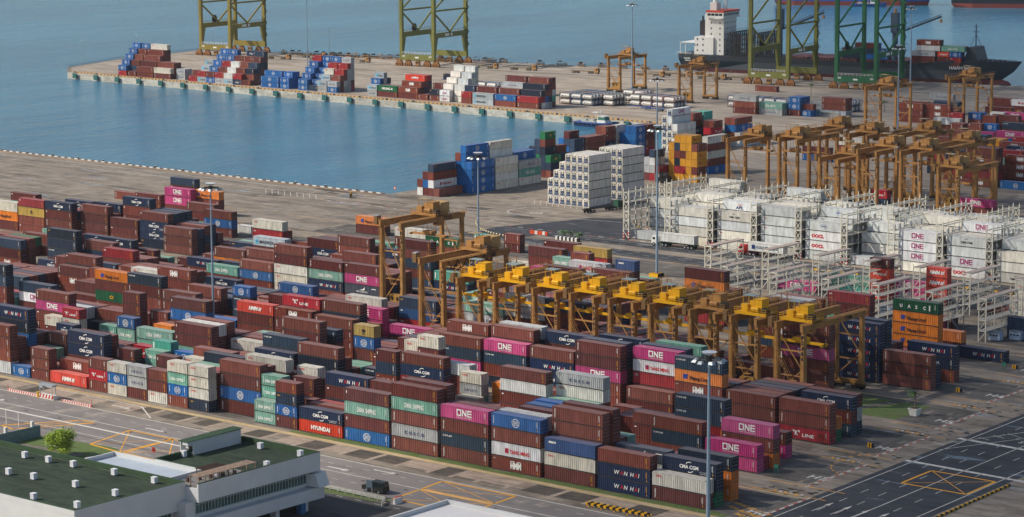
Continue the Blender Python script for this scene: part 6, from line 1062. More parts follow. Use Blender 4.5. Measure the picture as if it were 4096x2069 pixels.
# ---------------------------------------------------------------- tank containers
def tankc(fc):
    t = empty('tank_container'); b = MB(); L, Wd, H = 6.06, 2.44, 2.55
    for x in (0, L-.12):
        for y in (0, Wd-.12): b.box(x, x+.12, y, y+.12, 0, H)
        for z in (0, H-.12): b.box(x, x+.12, .12, Wd-.12, z, z+.12)
        for p, q in (((x+.06, .1, .1), (x+.06, 1.2, .9)), ((x+.06, Wd-.1, .1), (x+.06, 1.3, .9)), ((x+.06, .1, H-.1), (x+.06, .8, H-.9)), ((x+.06, Wd-.1, H-.1), (x+.06, Wd-.8, H-.9))): b.beam(p, q, .08)
    for y in (0, Wd-.1):
        for z in (0, H-.1): b.box(.12, L-.12, y, y+.1, z, z+.1)
    b.build('frame', fc, t); c = MB(); r = 1.05
    secs = []
    for x, k in ((.22, .45), (.32, .8), (.5, .96), (.8, 1), (L-.8, 1), (L-.5, .96), (L-.32, .8), (L-.22, .45)): secs.append([(x, Wd/2+r*k*math.cos(a), H/2+r*k*math.sin(a)) for a in [2*math.pi*i/14 for i in range(14)]])
    c.loft(secs); tk = c.build('tank', mat('tank_white', 'd4cfc6', .4, var=.15, scale=.9), t, smooth=True); d = MB()
    d.box(1, L-1, .75, Wd-.75, H-.12, H-.06); d.cyl((L/2, Wd/2, H-.3), (L/2, Wd/2, H), .35, n=10); d.build('walkway', M_GALV, t)
    a = LM(); a.rect(1.4, 2.1, 1.2, 1.5, BLU); a.rect(2.3, 4.2, 1.25, 1.4, GY); v, f, cc = a.data(.14); o = bpy.data.objects.new('marking', colmesh('marking', v, f, cc, [M_LET])); COL.objects.link(o); o.parent = t
    return t
tks = [tankc(M_STEEL), tankc(mat('tank_frame_blue', '3a5a8a', .5)), tankc(mat('tank_frame_red', '7e3e3e', .5))]; tts = tree_of(None)
used0 = set(); ti = 0
grp = [(-808, 944, 3, 2, 2, 'behind the stepped white stack'), (-776, 945, 2, 5, 2, 'behind the four-high brown pair'), (-737, 927, 3, 8, 2, 'right of the brown and grey stack'), (-722, 955, 2, 3, 2, 'beside the pier light mast'), (-716, 932, 1, 4, 2, 'by the left pier crane'), (-707, 940, 4, 4, 2, 'between the two pier cranes'), (-668, 962, 5, 3, 2, 'below the olive quay crane'), (-638, 966, 1, 2, 1, 'near the palm on the pier'), (-616, 975, 1, 3, 2, 'behind the stacked tan and blue containers')]
tb_ = tks[0]
for gi, (x0, y0, nx, ny, nz, gl) in enumerate(grp):
    for i in range(nx):
        for j in range(ny):
            for k in range(nz):
                if j > 3 and k == 0 and i < nx-1: continue
                s_ = random.choices([0, 1, 2], [6, 3, 2])[0]
                if s_ not in used0: c = tks[s_]; used0.add(s_)
                else: c = copy_thing(tks[s_], tts, (0, 0, 0))
                c.location = (x0+i*6.4, y0+j*2.6, k*2.6)
                tag(c, 'white tank container, %s %s from left, %s deep, %s' % ('upper' if k else 'lower', ORD[i], ORD[j], gl), 'tank container', 'white tank containers on the pier')
for s_ in range(3):
    if s_ not in used0: tks[s_].location = (-735+s_*6.4, 950, 0); tag(tks[s_], 'white tank container standing apart, %s one' % ORD[s_], 'tank container', 'white tank containers on the pier')

# ---------------------------------------------------------------- ship
def ship():
    sl = math.atan(.155); Y0 = FQ(-792)+3.0
    t = empty('container_ship', (-797, Y0, -3.2), sl); L = 186; Bm = 25; n = 26
    M_HULL = mat('hull_charcoal', '3a4147', .5, var=.15, scale=.08); M_BOOT = mat('boot_topping_red', '8e4a44', .6, var=.25, scale=.15)
    prof = [(-1.0, .62, 1.0), (6, .80, .9), (20, .98, .6), (45, 1, 0), (130, 1, 0), (150, .9, 0), (165, .62, .35), (176, .3, .6), (184, .06, .9)]
    # hull sections: x, half-breadth at deck, keel rise
    up = MB(); lo = MB(); s1 = []; s2 = []
    for x, hb, rise in prof:
        b = Bm/2*hb; wl = b*(1-.55*rise) if x > 100 else b*(1-.5*rise); zk = -1.0+(3.6*rise if x < 30 else 0); xt = x
        flare = 3.5 if x > 160 else 0; dk = 11.2+(2.4 if x > 140 else 0)*min(1, max(0, (x-140)/10))
        rk_ = max(0, x-150)/34*13.5
        s1.append([(xt-rk_*.75, Bm/2-wl, 4.2), (xt-rk_*.3, Bm/2-b*.96, 8.5), (xt+0, Bm/2-b, dk), (xt+0, Bm/2+b, dk), (xt-rk_*.3, Bm/2+b*.96, 8.5), (xt-rk_*.75, Bm/2+wl, 4.2)])
        s2.append([(xt-rk_*.9, Bm/2-wl*.8, zk), (xt-rk_*.75, Bm/2-wl-.02, 4.22), (xt-rk_*.75, Bm/2+wl+.02, 4.22), (xt-rk_*.9, Bm/2+wl*.8, zk)])
    up.loft(s1); up.build('hull', M_HULL, t); lo.loft(s2); lo.build('boot_topping', M_BOOT, t)
    b = MB(); secs = []
    for x, r in ((160, .6), (166, 2.2), (172, 2.9), (178, 2.7), (183, 1.6), (184.5, .4)): secs.append([(x-6, Bm/2+r*math.cos(a), 2.0+r*math.sin(a)) for a in [2*math.pi*i/10 for i in range(10)]])
    b.loft(secs); b.build('bulbous_bow', M_BOOT, t, smooth=True)
    SW = mat('ship_white', 'e4e2db', .45, var=.06); wins = MB(); dk = 11.2
    a = MB(); a.box(9, 20, 3.5, Bm-4, dk, dk+9.0); a.box(16.5, 25.5, 4.5, 19.5, dk, dk+19.0); a.box(16.2, 26.2, 2.6, 21.4, dk+19.0, dk+22.0); a.box(14.5, 16.5, 5, 12, dk+9, dk+21); 
    a.box(16.8, 20.5, 6, 11, dk+22, dk+27); sp = a.build('superstructure', SW, t)
    for z in (12.8, 15.7, 18.6, 21.5, 24.4, 27.3):
        for k in range(5): wins.box(25.5, 25.56, 5.5+k*2.9, 6.1+k*2.9, z, z+.9)
        for k in range(2): wins.box(18+k*5, 18.6+k*5, 4.44, 4.5, z, z+.9)
        if z < 20:
            for k in range(2): wins.box(10.5+k*3.2, 11.2+k*3.2, 3.44, 3.5, z, z+.9)
    for k in range(9): wins.box(26.2, 26.27, 3.2+k*2.0, 4.8+k*2.0, dk+20.3, dk+21.5)
    for k in range(4): wins.box(17+k*2.2, 18.8+k*2.2, 2.53, 2.6, dk+20.3, dk+21.5)
    wins.build('window', M_GLASS, sp)
    a = MB(); a.box(16.0, 26.4, 2.5, 21.5, dk+22.0, dk+22.9); a.build('bridge_band', mat('ship_orange_red', 'cf4a2c', .5), t)
    a = MB(); a.box(22, 26.3, -.6, 2.6, dk+18.9, dk+19.2); a.box(22, 26.3, 21.4, 24.4, dk+18.9, dk+19.2)
    for k in range(8): a.beam((26.2, -.5+k*3.3, dk+19.2), (26.2, -.5+k*3.3, dk+20.2), .1)
    a.build('bridge_wing', SW, t)
    f = MB(); f.box(9.5, 13, 9, 14.5, dk+9.5, dk+17); f.cyl((10.5, 10.5, dk+17), (10.5, 10.5, dk+19.5), .5, n=8); f.cyl((12, 12.5, dk+17), (12, 12.5, dk+19.5), .5, n=8); f.build('funnel', M_STEEL, t)
    f = MB(); f.cyl((18.6, 8.5, dk+27), (18.6, 8.5, dk+29), 1.3, 1.1, 10); f.cyl((18.6, 8.5, dk+29), (18.6, 8.5, dk+30), 1.1, .4, 10); f.build('funnel_top', SW, t)
    m = MB()
    for dx, dy in ((0, 0), (1.6, 0), (1.6, 1.6), (0, 1.6)): m.beam((22+dx, 11+dy, dk+22.6), (22.5+dx*.4, 11.5+dy*.4, dk+35), .18)
    for k in range(7): z = dk+23+k*1.6; m.beam((22, 11, z), (23.6, 12.6, z+1.4), .1); m.beam((23.6, 11, z), (22, 12.6, z+1.4), .1); m.box(21.9, 23.8, 10.9, 12.8, z, z+.06)
    m.box(20, 26, 11.4, 12, dk+31, dk+31.2); m.build('radar_mast', SW, t)
    r = MB()
    for z in (.5, 1.0):
        r.beam((0, 1.5, dk+z), (9, .3, dk+z), .08); r.beam((.2, 1.5, dk+z), (.2, Bm-1.5, dk+z), .08)
    for k in range(10): r.beam((k*.95, 1.4-k*.1, dk), (k*.95, 1.4-k*.1, dk+1), .07)
    r.box(1, 8, 3, 3.2, dk+5, dk+5.2); r.box(1, 1.3, 3, 3.3, dk, dk+6); r.box(4, 4.3, 3, 3.3, dk, dk+6); r.box(.9, 8.8, 2.5, Bm-3, dk+5.8, dk+6.0); r.build('stern_gantry', SW, t)
    # lashing bridges
    for x0, nn in ((31, 10), (45, 9)):
        lb = MB(); H = 12.2
        for k in range(nn+1):
            y = .8+k*(Bm-1.6)/nn
            for dx in (0, 2.2): lb.box(x0+dx, x0+dx+.5, y-.32, y+.32, dk-2, dk+H)
            for z in (2.5, 5, 7.5, 10): lb.beam((x0, y, dk+z), (x0+2.4, y, dk+z), .2)
        for z in (2.5, 5, 7.5, 10, H): lb.box(x0, x0+2.5, .6, Bm-.6, dk+z, dk+z+.15)
        for z in (H+.6, H+1.2): lb.beam((x0, .6, dk+z), (x0, Bm-.6, dk+z), .08)
        lb.loft([[(x0-3.5, .5, dk), (x0-2.9, .5, dk), (x0-2.9, .8, dk), (x0-3.5, .8, dk)], [(x0-.6, .5, dk+H), (x0, .5, dk+H), (x0, .8, dk+H), (x0-.6, .8, dk+H)]])
        for k in range(12): lb.box(x0+3+k*.95, x0+3.45+k*.95, .7, 1.0, dk-1.5, dk+H-.5-k*.1)
        for z in (1, 4, 7, 10): lb.box(x0+2.5, x0+14, .6, 1.1, dk+z, dk+z+.2)
        lb.build('lashing_bridge', mat('lashing_steel', '3b3a3c', .7, var=.3), t)
    h = MB()
    for k in range(7): h.box(62+k*13.6, 74+k*13.6, 1.8, Bm-1.8, dk-1.0, dk+1.2)
    h.build('hatch_cover', mat('hatch_brown', '7c4a42', .6, var=.25), t)
    h = MB()
    for k in range(60): x = 60+k*1.6; h.box(x, x+.5, .15, .5, dk, dk+.9+(k % 3)*.3)
    h.box(58, 158, .1, .3, dk+.9, dk+1.0); h.build('deck_fittings', M_STEEL, t)
    # ship cranes
    for x, jib in ((58, None), (121, 1)):
        c = MB(); c.cyl((x, 3.2, dk), (x, 3.2, dk+21), 1.5, 1.4, 12); c.box(x-1.7, x+1.7, 1.4, 5, dk+15, dk+25)
        c.beam((x+1, 3.2, dk+15), (x+24, 3.2, dk+24), .5); c.beam((x+1, 4.6, dk+14.6), (x+24, 4.6, dk+23.6), .5); c.beam((x+1, 3.9, dk+16), (x+24, 3.9, dk+24.8), .3)
        for k in range(10): c.beam((x+1+k*2.3, 3.2, dk+15+k*.9), (x+3+k*2.3, 4.6, dk+15.6+k*.9), .15)
        c.beam((x, 3.2, dk+26), (x+22, 3.8, dk+24.4), .08); cc = c.build('deck_crane', mat('deck_crane_blue_grey', '46586a', .5), t)
        c = MB(); c.box(x+23.4, x+24.4, 3.2, 4.2, dk+20.8, dk+22.4); c.beam((x+23.9, 3.7, dk+22.4), (x+23.9, 3.7, dk+24), .08); c.cyl((x, 3.2, dk+25), (x, 3.2, dk+27), .8, .6, 8, m=0); c.build('hook_block', M_OCHRE, cc)
    f = MB(); f.loft([[(156, 5, dk+1), (164, 5, dk+1), (164, 20, dk+1), (156, 20, dk+1)], [(158.5, 6.5, dk+9), (162, 6.5, dk+9), (162, 18.5, dk+9), (158.5, 18.5, dk+9)]]); f.build('breakwater_house', M_HULL, t)
    m = MB(); m.cyl((160, 12.5, dk+9), (160, 12.5, dk+20), .35, .25, 8); m.box(158.8, 161.2, 11.5, 13.5, dk+16, dk+16.3); m.box(159, 161, 11.8, 13.2, dk+18.5, dk+18.8); m.beam((158, 10, dk+9), (160, 12.5, dk+15), .2); m.beam((162, 15, dk+9), (160, 12.5, dk+15), .2); m.build('foremast', mat('mast_blue_grey', '4e6478', .5), t)
    m = MB()
    for k in range(6): m.cyl((165+k*2.2, 6.5+k*.7, dk+2.4), (165+k*2.2, 7.5+k*.7, dk+2.4), .6, n=8)
    for z in (.5, 1.0): m.beam((164, 2.5, dk+2.4+z), (182, 11, dk+2.4+z), .08)
    m.build('windlass', M_STEEL, t)
    a = LM(); a.text('HAIAN WEST', 151, 9.4, 1.5, WH, bold=.03, width=12.5); v, f, cc = a.data(0); v = [(p[0]-max(0, p[0]-150)*.02, Bm/2-Bm/2*(.9-max(0, p[0]-150)*.0187)-.9, p[2]) for p in v]
    o = bpy.data.objects.new('lettering', colmesh('lettering', v, f, cc, [M_LET])); COL.objects.link(o); o.parent = t
    a = LM(); a.text('HAIAN WEST', 0, 0, .75, WH, bold=.02, width=4.6); a.text('HAIPHONG', .8, -1.0, .6, WH, bold=.02); v, f, cc = a.data(0); v = [(3.2+p[0]*.96, 1.4-(p[0])*.14+.1, 8.6+p[2]) for p in v]
    v = [(p[0], Bm/2-Bm/2*(.62+(p[0]+1)/7*.18)-.25, p[2]) for p in v]
    o = bpy.data.objects.new('lettering', colmesh('lettering', v, f, cc, [M_LET])); COL.objects.link(o); o.parent = t
    tag(t, 'charcoal container ship with white accommodation block moored behind the quay cranes', 'ship')
    return t, sl, Y0
sh, SHA, SHY = ship()
# its cargo: boxes resting on the hatch covers, each its own thing
def loose(cd, two, loc, rz, lab):
    L = 6.06 if two else 12.19; e = empty('shipping_container', loc, rz); e.scale = (1, 1, 1); col = lin(PAL[cd][0])
    for pn in ctempl(L, False): o = bpy.data.objects.new(pn.rstrip('01'), part_mesh(L, False, pn)); COL.objects.link(o); o.parent = e; o.color = col
    o = bpy.data.objects.new('lettering', letter_mesh(cd, L, 0)); COL.objects.link(o); o.parent = e; tag(e, lab, 'shipping container', 'containers on vehicles and on the ship'); return e
def sp_(x, y, z): return (-797+x*math.cos(SHA)-y*math.sin(SHA), SHY+x*math.sin(SHA)+y*math.cos(SHA), -3.2+z)
crg = [(130.5, 0, 'b', 0), (130.5, 1, 'g', 0), (133, 2, 'w', 0), (133, 3, 'h', 0), (144.0, 0, 'b', 1), (144.0, 1, 'y', 1), (150.3, 0, 'r', 1), (150.3, 1, 'c', 1), (146, 2, 'S', 0), (93, 0, 'n', 0), (93, 1, 'b', 0), (105.5, 0, 'c', 0), (105.5, 1, 'n', 1), (100, 2, 'b', 0), (112, 1, 'c', 1)]
for i, (x, lv, cd, tw) in enumerate(crg):
    for r_ in range(2):
        loose(cd if r_ == 0 else random.choice('bnrc'), bool(tw), sp_(x, 2.0+r_*2.6, 12.45+lv*2.72), SHA, '%s container on the ship deck, level %s, %s row, %s from stern' % (WORD[cd], ORD[lv], ROWW[r_], ORD[i]))
# distant ship hulls and a small launch at the upper edge
for i, (x, y, l, cols, lab) in enumerate([(-1065, 1592, 116, ('2b5fae', '8e4238'), 'blue hulled ship with red bottom anchored far away at the top edge'), (-945, 1640, 240, ('2c3038', 'a04036'), 'black hulled ship with red bottom anchored far away behind')]):
    t = empty('anchored_ship', (x, y, -3.2), .5); b = MB()
    b.loft([[(0, 3, 3), (0, 22, 3), (0, 24, 14), (0, 1, 14)], [(15, 0, 3), (15, 25, 3), (15, 25, 14), (15, 0, 14)], [(l-25, 0, 3), (l-25, 25, 3), (l-25, 25, 14), (l-25, 0, 14)], [(l-4, 11, 3), (l-4, 14, 3), (l, 14, 16), (l, 11, 16)]]); b.build('hull', mat('far_hull_%s' % cols[0], cols[0], .5), t)
    c = MB(); c.loft([[(2, 4, -.5), (2, 21, -.5), (0, 22, 3.01), (0, 3, 3.01)], [(15, 0, -.5), (15, 25, -.5), (15, 25, 3.01), (15, 0, 3.01)], [(l-25, 0, -.5), (l-25, 25, -.5), (l-25, 25, 3.01), (l-25, 0, 3.01)], [(l-5, 11, -.5), (l-5, 14, -.5), (l-4, 14, 3.01), (l-4, 11, 3.01)]]); c.build('boot_topping', mat('far_boot_red', cols[1], .6), t)
    d = MB(); d.box(8, 26, 2, 23, 14, 36); d.build('superstructure', M_WHITE, t); tag(t, lab, 'ship')
def launch(x, y, rz, sc, hull, lab, cat='workboat'):
    t = empty('workboat', (x, y, -3.2), rz); t.scale = (sc,)*3; b = MB()
    b.loft([[(0, .8, -.6), (0, 4.2, -.6), (0, 4.8, 1.9), (0, .2, 1.9)], [(6, .4, -.8), (6, 4.6, -.8), (6, 5, 1.8), (6, 0, 1.8)], [(16, .5, -.8), (16, 4.5, -.8), (16, 5, 2.1), (16, 0, 2.1)], [(20.5, 1.4, -.6), (20.5, 3.6, -.6), (21, 4, 2.7), (21, 1, 2.7)], [(22.5, 2.4, 0), (22.5, 2.6, 0), (23.5, 2.7, 3.1), (23.5, 2.3, 3.1)]]); b.build('hull', hull, t)
    b = MB(); b.loft([[(0, -.12, 1.5), (0, 5.12, 1.5), (0, 5.12, 2.0), (0, -.12, 2.0)], [(16, -.15, 1.7), (16, 5.15, 1.7), (16, 5.15, 2.2), (16, -.15, 2.2)], [(21, .9, 2.4), (21, 4.1, 2.4), (21, 4.1, 2.9), (21, .9, 2.9)]]); b.build('fender_belt', mat('rub_rail_blue', '3f5a92', .6), t)
    b = MB()
    for k in range(7): b.cyl((1.5+k*2.4, -.3, 1.3), (1.5+k*2.4, 0, 1.3), .45, n=8)
    b.build('tyre_fender', M_RUBBER, t)
    b = MB(); b.box(4, 11.5, .8, 4.2, 1.9, 2.6); b.box(5, 6.5, 1, 2.4, 2.6, 3.2); b.box(8, 9.5, 2, 4, 2.6, 3.4); b.build('deck_house', mat('boat_deck_grey', 'aeb0aa', .6), t)
    b = MB(); b.loft([[(12.5, .8, 2), (17.5, .8, 2), (17.5, 4.2, 2), (12.5, 4.2, 2)], [(13, 1.0, 4.9), (16.4, 1.0, 4.9), (16.4, 4.0, 4.9), (13, 4.0, 4.9)]]); b.box(12.6, 17, .8, 4.2, 4.9, 5.1); wh = b.build('wheelhouse', M_WHITE, t)
    b = MB(); b.loft([[(13.1, .84, 3.4), (17.2, .84, 3.4), (17.2, 4.16, 3.4), (13.1, 4.16, 3.4)], [(13.3, .9, 4.6), (16.7, .9, 4.6), (16.7, 4.1, 4.6), (13.3, 4.1, 4.6)]]); b.build('window', mat('boat_glass_green', '3f6f60', .15), wh)
    b = MB(); b.beam((13.8, 2.5, 5), (13.4, 2.5, 7.6), .2); b.beam((12.8, 1.2, 6.4), (13.8, 3.8, 6.4), .12); b.beam((10, 1, 2), (12.6, 1.2, 6.4), .12); b.box(9.6, 12.2, 1, 4, 6.3, 6.45); b.build('mast', M_WHITE, t)
    return tag(t, lab, cat)
launch(-694, 882.4, -.0222, 1.0, mat('boat_navy', '27406b', .45), 'navy workboat with white wheelhouse moored along the pier wall')
launch(-1008, 1606, .4, 1.1, mat('launch_blue', '3d66a0', .45), 'small white and blue launch near the anchored ships')

# ---------------------------------------------------------------- vehicles
def wheels(t, xs, w, r, par=None):
    for x in xs:
        for y in (0, w-.3):
            b = MB(); b.cyl((x, y, r), (x, y+.3, r), r, n=12); o = b.build('wheel', M_RUBBER, t); c = MB(); c.cyl((x, y-.02 if y == 0 else y+.3, r), (x, y if y == 0 else y+.32, r), r*.5, n=10); c.build('rim', M_GALV, o)
def prime(loc, rz, cabc, chc, lab, cargo=None, name='lorry', cat='lorry', grp_=None, stakes=False):
    """cab at the x=0 end facing -x"""
    t = empty(name, loc, rz); b = MB()
    b.loft([[(0, .05, .7), (2.1, .05, .7), (2.1, 2.4, .7), (0, 2.4, .7)], [(0, .05, 1.8), (2.1, .05, 1.8), (2.1, 2.4, 1.8), (0, 2.4, 1.8)], [(.35, .15, 3.0), (2.1, .15, 3.0), (2.1, 2.3, 3.0), (.35, 2.3, 3.0)]]); cb = b.build('cab', cabc, t)
    g_ = MB(); g_.quad((-.02, .25, 1.85), (.3, .3, 2.85), (.3, 2.15, 2.85), (-.02, 2.2, 1.85)); g_.box(.5, 1.3, .0, .06, 1.85, 2.6); g_.box(.5, 1.3, 2.38, 2.45, 1.85, 2.6); g_.build('window', M_GLASS, cb)
    g_ = MB(); g_.box(-.04, 0, .2, .6, .8, 1.0); g_.build('headlight', M_WHITE, cb); g_ = MB(); g_.box(-.04, 0, 1.85, 2.25, .8, 1.0); g_.build('headlight', M_WHITE, cb)
    b = MB(); b.box(1.2, 6, .7, 1.75, .6, .95); b.box(3.2, 16.2, .6, .85, 1.1, 1.4); b.box(3.2, 16.2, 1.6, 1.85, 1.1, 1.4)
    for k in range(6): b.box(3.3+k*2.5, 3.6+k*2.5, .1, 2.35, 1.15, 1.35)
    if stakes:
        for k in range(6):
            for y in (.1, 2.25): b.box(4+k*2.2, 4.15+k*2.2, y, y+.12, 1.3, 2.9)
    b.build('chassis', chc, t); wheels(t, (.9, 4.2, 5.4, 12.4, 13.6, 14.8), 2.45, .5)
    return tag(t, lab, cat, grp_)
GRN = mat('chassis_green', '27503c', .6)
prime((-459.3, 622.0, 0), 0, M_WHITE, GRN, 'white-cab lorry on the truck lane carrying a long white container'); c = loose('w', False, (-455.8, 622.0, 1.42), 0, 'white container riding on the green chassis of the white-cab lorry')
prime((-428.8, 623.6, 0), 0, M_RED, mat('chassis_red', '6e2f2c', .6), 'red-cab lorry on the truck lane carrying a white lettered container'); c = loose('w', False, (-425.2, 623.6, 1.42), 0, 'white container with dark lettering riding behind the red-cab lorry')
a = LM(); a.rect(1.2, 2.4, .8, 2.0, NV); a.text('GOLD STAR LINE', 2.9, 1.0, .75, NV, bold=.02, width=7.6); v, f, cc = a.data(-.04); o = bpy.data.objects.new('lettering', colmesh('lettering', v, f, cc, [M_LET])); COL.objects.link(o); o.parent = c
prime((-514, 677.5, 0), -math.pi/2-.18, GRN, mat('chassis_black', '26292b', .6), 'dark green tractor with empty black chassis beside the white stacks')
prime((-541, 1002, 0), math.pi+.155, M_OCHRE, mat('chassis_ochre', '7a6234', .6), 'yellow tractor at far right pulling a brown container on the pier'); loose('b', False, (-557, 997.6, 1.42), .155, 'brown container on the chassis of the far right yellow tractor')
prime((-579, 1000, 0), math.pi+.155, M_OCHRE, mat('chassis_ochre', '7a6234', .6), 'yellow tractor hidden behind the bow crane with a reddish-brown container'); loose('h', False, (-595, 996, 1.42), .155, 'reddish-brown container with white initials on a chassis near the ship bow')
tr_pts = [(-872, 1046), (-849, 1050), (-812, 1055), (-775, 1061), (-765, 1070), (-742, 1068), (-728, 1071), (-975, 1030), (-952, 1034), (-1000, 1022), (-990, 1040)]
for i, (x, y) in enumerate(tr_pts):
    prime((x, y, 0), math.pi+.155, M_OCHRE, mat('chassis_ochre', '7a6234', .6), 'yellow terminal tractor with empty trailer, %s from the right on the pier back lane' % ORD[len(tr_pts)-1-i], None, 'terminal_tractor', 'tractor', 'tractors parked on the pier', stakes=(i in (3, 4, 5, 6)))
for i, (x, y) in enumerate([(-850, 975), (-700, 930), (-690, 926)]):
    t = empty('trailer', (x, y, 0), .1); b = MB(); b.box(0, 12, .6, .85, 1.0, 1.3); b.box(0, 12, 1.6, 1.85, 1.0, 1.3)
    for k in range(6): b.box(.2+k*2.3, .5+k*2.3, 0, 2.4, 1.05, 1.25)
    b.build('chassis', mat('trailer_blue', '2f5490', .5), t); wheels(t, (9, 10.2), 2.4, .5); tag(t, 'blue skeletal trailer parked on the pier, %s one' % ORD[i], 'trailer', 'skeletal trailers')
t = loose('n', True, (-849, 975, 1.35), .1, 'dark blue container on a trailer between olive crane and white stack')
def van(x, y, rz, m, lab):
    t = empty('van', (x, y, 0), rz); b = MB()
    b.loft([[(0, .1, .35), (0, 1.8, .35), (0, 1.8, 1.1), (0, .1, 1.1)], [(1.1, 0, .35), (1.1, 1.9, .35), (1.1, 1.9, 1.25), (1.1, 0, 1.25)], [(2.0, .0, .35), (2.0, 1.9, .35), (2.0, 1.75, 2.1), (2.0, .15, 2.1)], [(4.8, 0, .35), (4.8, 1.9, .35), (4.8, 1.75, 2.1), (4.8, .15, 2.1)], [(5.0, .05, .4), (5.0, 1.85, .4), (5.0, 1.7, 1.3), (5.0, .2, 1.3)]]); bd = b.build('body', m, t)
    g_ = MB(); g_.quad((1.15, .12, 1.3), (1.15, 1.78, 1.3), (1.93, 1.65, 2.02), (1.93, .25, 2.02)); g_.quad((2.1, .02, 1.25), (4.6, .02, 1.25), (4.6, .1, 1.9), (2.1, .1, 1.9)); g_.quad((2.1, 1.88, 1.25), (2.1, 1.8, 1.9), (4.6, 1.8, 1.9), (4.6, 1.88, 1.25)); g_.quad((5.0, .3, 1.35), (5.0, 1.6, 1.35), (4.86, 1.6, 1.95), (4.86, .3, 1.95)); g_.build('window', M_GLASS, bd)
    wheels(t, (1.0, 4.0), 1.9, .34); g_ = MB(); g_.box(-.03, .02, .2, .5, .7, .9); g_.build('headlight', M_WHITE, t); g_ = MB(); g_.box(-.03, .02, 1.4, 1.7, .7, .9); g_.build('headlight', M_WHITE, t)
    return tag(t, lab, 'van')
van(-606, 893, math.pi, mat('van_white', 'e0e0de', .35, var=.04), 'white van parked on the pier right of the tall blue and brown stack')
v_ = van(-326.8, 350.6, 0, mat('van_black', '2a2b2c', .35, var=.05), 'black van on the front road beside the white guard rail'); v_.scale = (1.1, 1.05, 1.05)
v2 = van(-316, 596, 0, mat('car_silver', '8d9496', .35, var=.05), 'silver van on the lane behind the striped racks'); v2.scale = (.9, .9, .7)
# forklift and stacker near the racks
def fork(x, y, H, m, lab):
    t = empty('forklift', (x, y, 0)); b = MB(); b.box(0, 3, 0, 2, .5, 1.5); b.box(1.6, 3, .2, 1.8, 1.5, 2.0); b.build('body', m, t); b = MB()
    for yy in (.3, 1.7): b.beam((-.2, yy, .2), (-.2, yy, H), .2)
    for k in range(5): b.beam((-.2, .3, .5+k*(H-.6)/4), (-.2, 1.7, .5+k*(H-.6)/4), .12)
    b.build('lift_mast', M_STEEL, t); b = MB()
    for xx in (.4, 1.6):
        for yy in (.1, 1.9): b.beam((xx, yy, 1.5), (xx, yy, 2.9), .1)
    b.box(.3, 1.7, 0, 2, 2.9, 3.0); b.build('cab_guard', m, t); wheels(t, (.5, 2.4), 2.0, .45); return tag(t, lab, 'forklift')
fork(-474, 633, 5.5, M_YELL, 'yellow forklift with raised mast beside the leftmost cream rack')
f_ = fork(-541.5, 736, 9.5, M_BLACK, 'black container stacker standing before the yellow short containers'); f_.scale = (1.6, 1.6, 1.2)

# ---------------------------------------------------------------- barriers, signs, small things
def blocks(x, y, n, dx, dy, cols, sz, lab, name='barrier_block', cat='barrier'):
    b = MB()
    for i in range(n): b.box(x+dx*i, x+dx*i+sz[0], y+dy*i, y+dy*i+sz[1], 0, sz[2], m=i % len(cols))
    return tag(b.build(name, cols), lab, cat)
for i, (x, y, n, lab) in enumerate([(-450, 367.2, 26, 'long red and white striped kerb barrier, left of the gate stand'), (-431.5, 367.2, 25, 'long red and white striped kerb barrier, right of the gate stand')]):
    b = MB()
    for k in range(n): x0 = x+k*.38; b.quad((x0, y, .0), (x0+.38, y, .0), (x0+.53, y, .5), (x0+.15, y, .5), m=k % 2); b.quad((x0+.15, y, .5), (x0+.53, y, .5), (x0+.53, y+.4, .5), (x0+.15, y+.4, .5), m=k % 2)
    b.box(x, x+n*.38, y+.02, y+.38, 0, .48, m=1); b.beam((x+(0 if i == 0 else n*.38), y+.2, 0), (x+(0 if i == 0 else n*.38), y+.2, 1.5), .08, m=0); tag(b.build('kerb_barrier', [M_RED, M_WHITE]), lab, 'barrier')
t = empty('gate_stand', (-438.5, 366.6, 0)); b = MB()
for k in range(9): b.quad((k*.5, 0, .2), (k*.5+.5, 0, .2), (k*.5+.9, 0, 1.1), (k*.5+.4, 0, 1.1), m=k % 2)
b.box(0, 4.8, .05, 1.2, 0, 1.0, m=1); b.build('striped_base', [M_RED, M_WHITE], t); b = MB()
for x in (.3, 4.3):
    for y in (.1, 1.1): b.beam((x, y, 1), (x, y, 3.0), .12)
b.box(0, 4.6, 0, 1.3, 2.9, 3.3); b.box(.2, 1.2, 0, 1, 2.4, 2.9)
b.build('camera_frame', M_GALV, t); b = MB(); b.cyl((-.8, .5, 0), (-.8, .5, 1.2), .35, n=12); b.build('yellow_post', M_YELL, t); tag(t, 'camera stand on a red and white striped base beside the front road', 'gate stand')
t = empty('water_barrier', (-286.3, 367.7, 0)); 
for r_ in range(2):
    b = MB(); 
    for k in range(20): b.box(k*.72, k*.72+.4, r_*.9, r_*.9+.12, .35, .95, m=k % 2); b.box(k*.72+.4, k*.72+.72, r_*.9+.03, r_*.9+.09, .5, .8, m=1-k % 2) 
    for k in range(5): b.box(.5+k*3, .7+k*3, r_*.9, r_*.9+.12, 0, .4, m=0)
    b.build('striped_board', [M_YELL, M_BLACK], t)
tag(t, 'double row of yellow and black striped barrier boards by the front road', 'barrier')
for i, (x, y, m1, m2, lab) in enumerate([(-502.5, 617.2, mat('barrier_orange', 'd4502c', .5), M_WHITE, 'orange and white plastic barriers at the truck lane junction')]): blocks(x, y, 7, 1.0, 0, [m1, m1, m2], (.95, .5, 1.1), lab, 'plastic_barrier')
b = MB()
for k in range(34):
    a = k/33; x = -531+26*a; y = 611+14*(1-a)**2-3*a; b.cyl((x, y, .3), (x+.5, y-.1, .3), .3, n=7, m=k % 2)
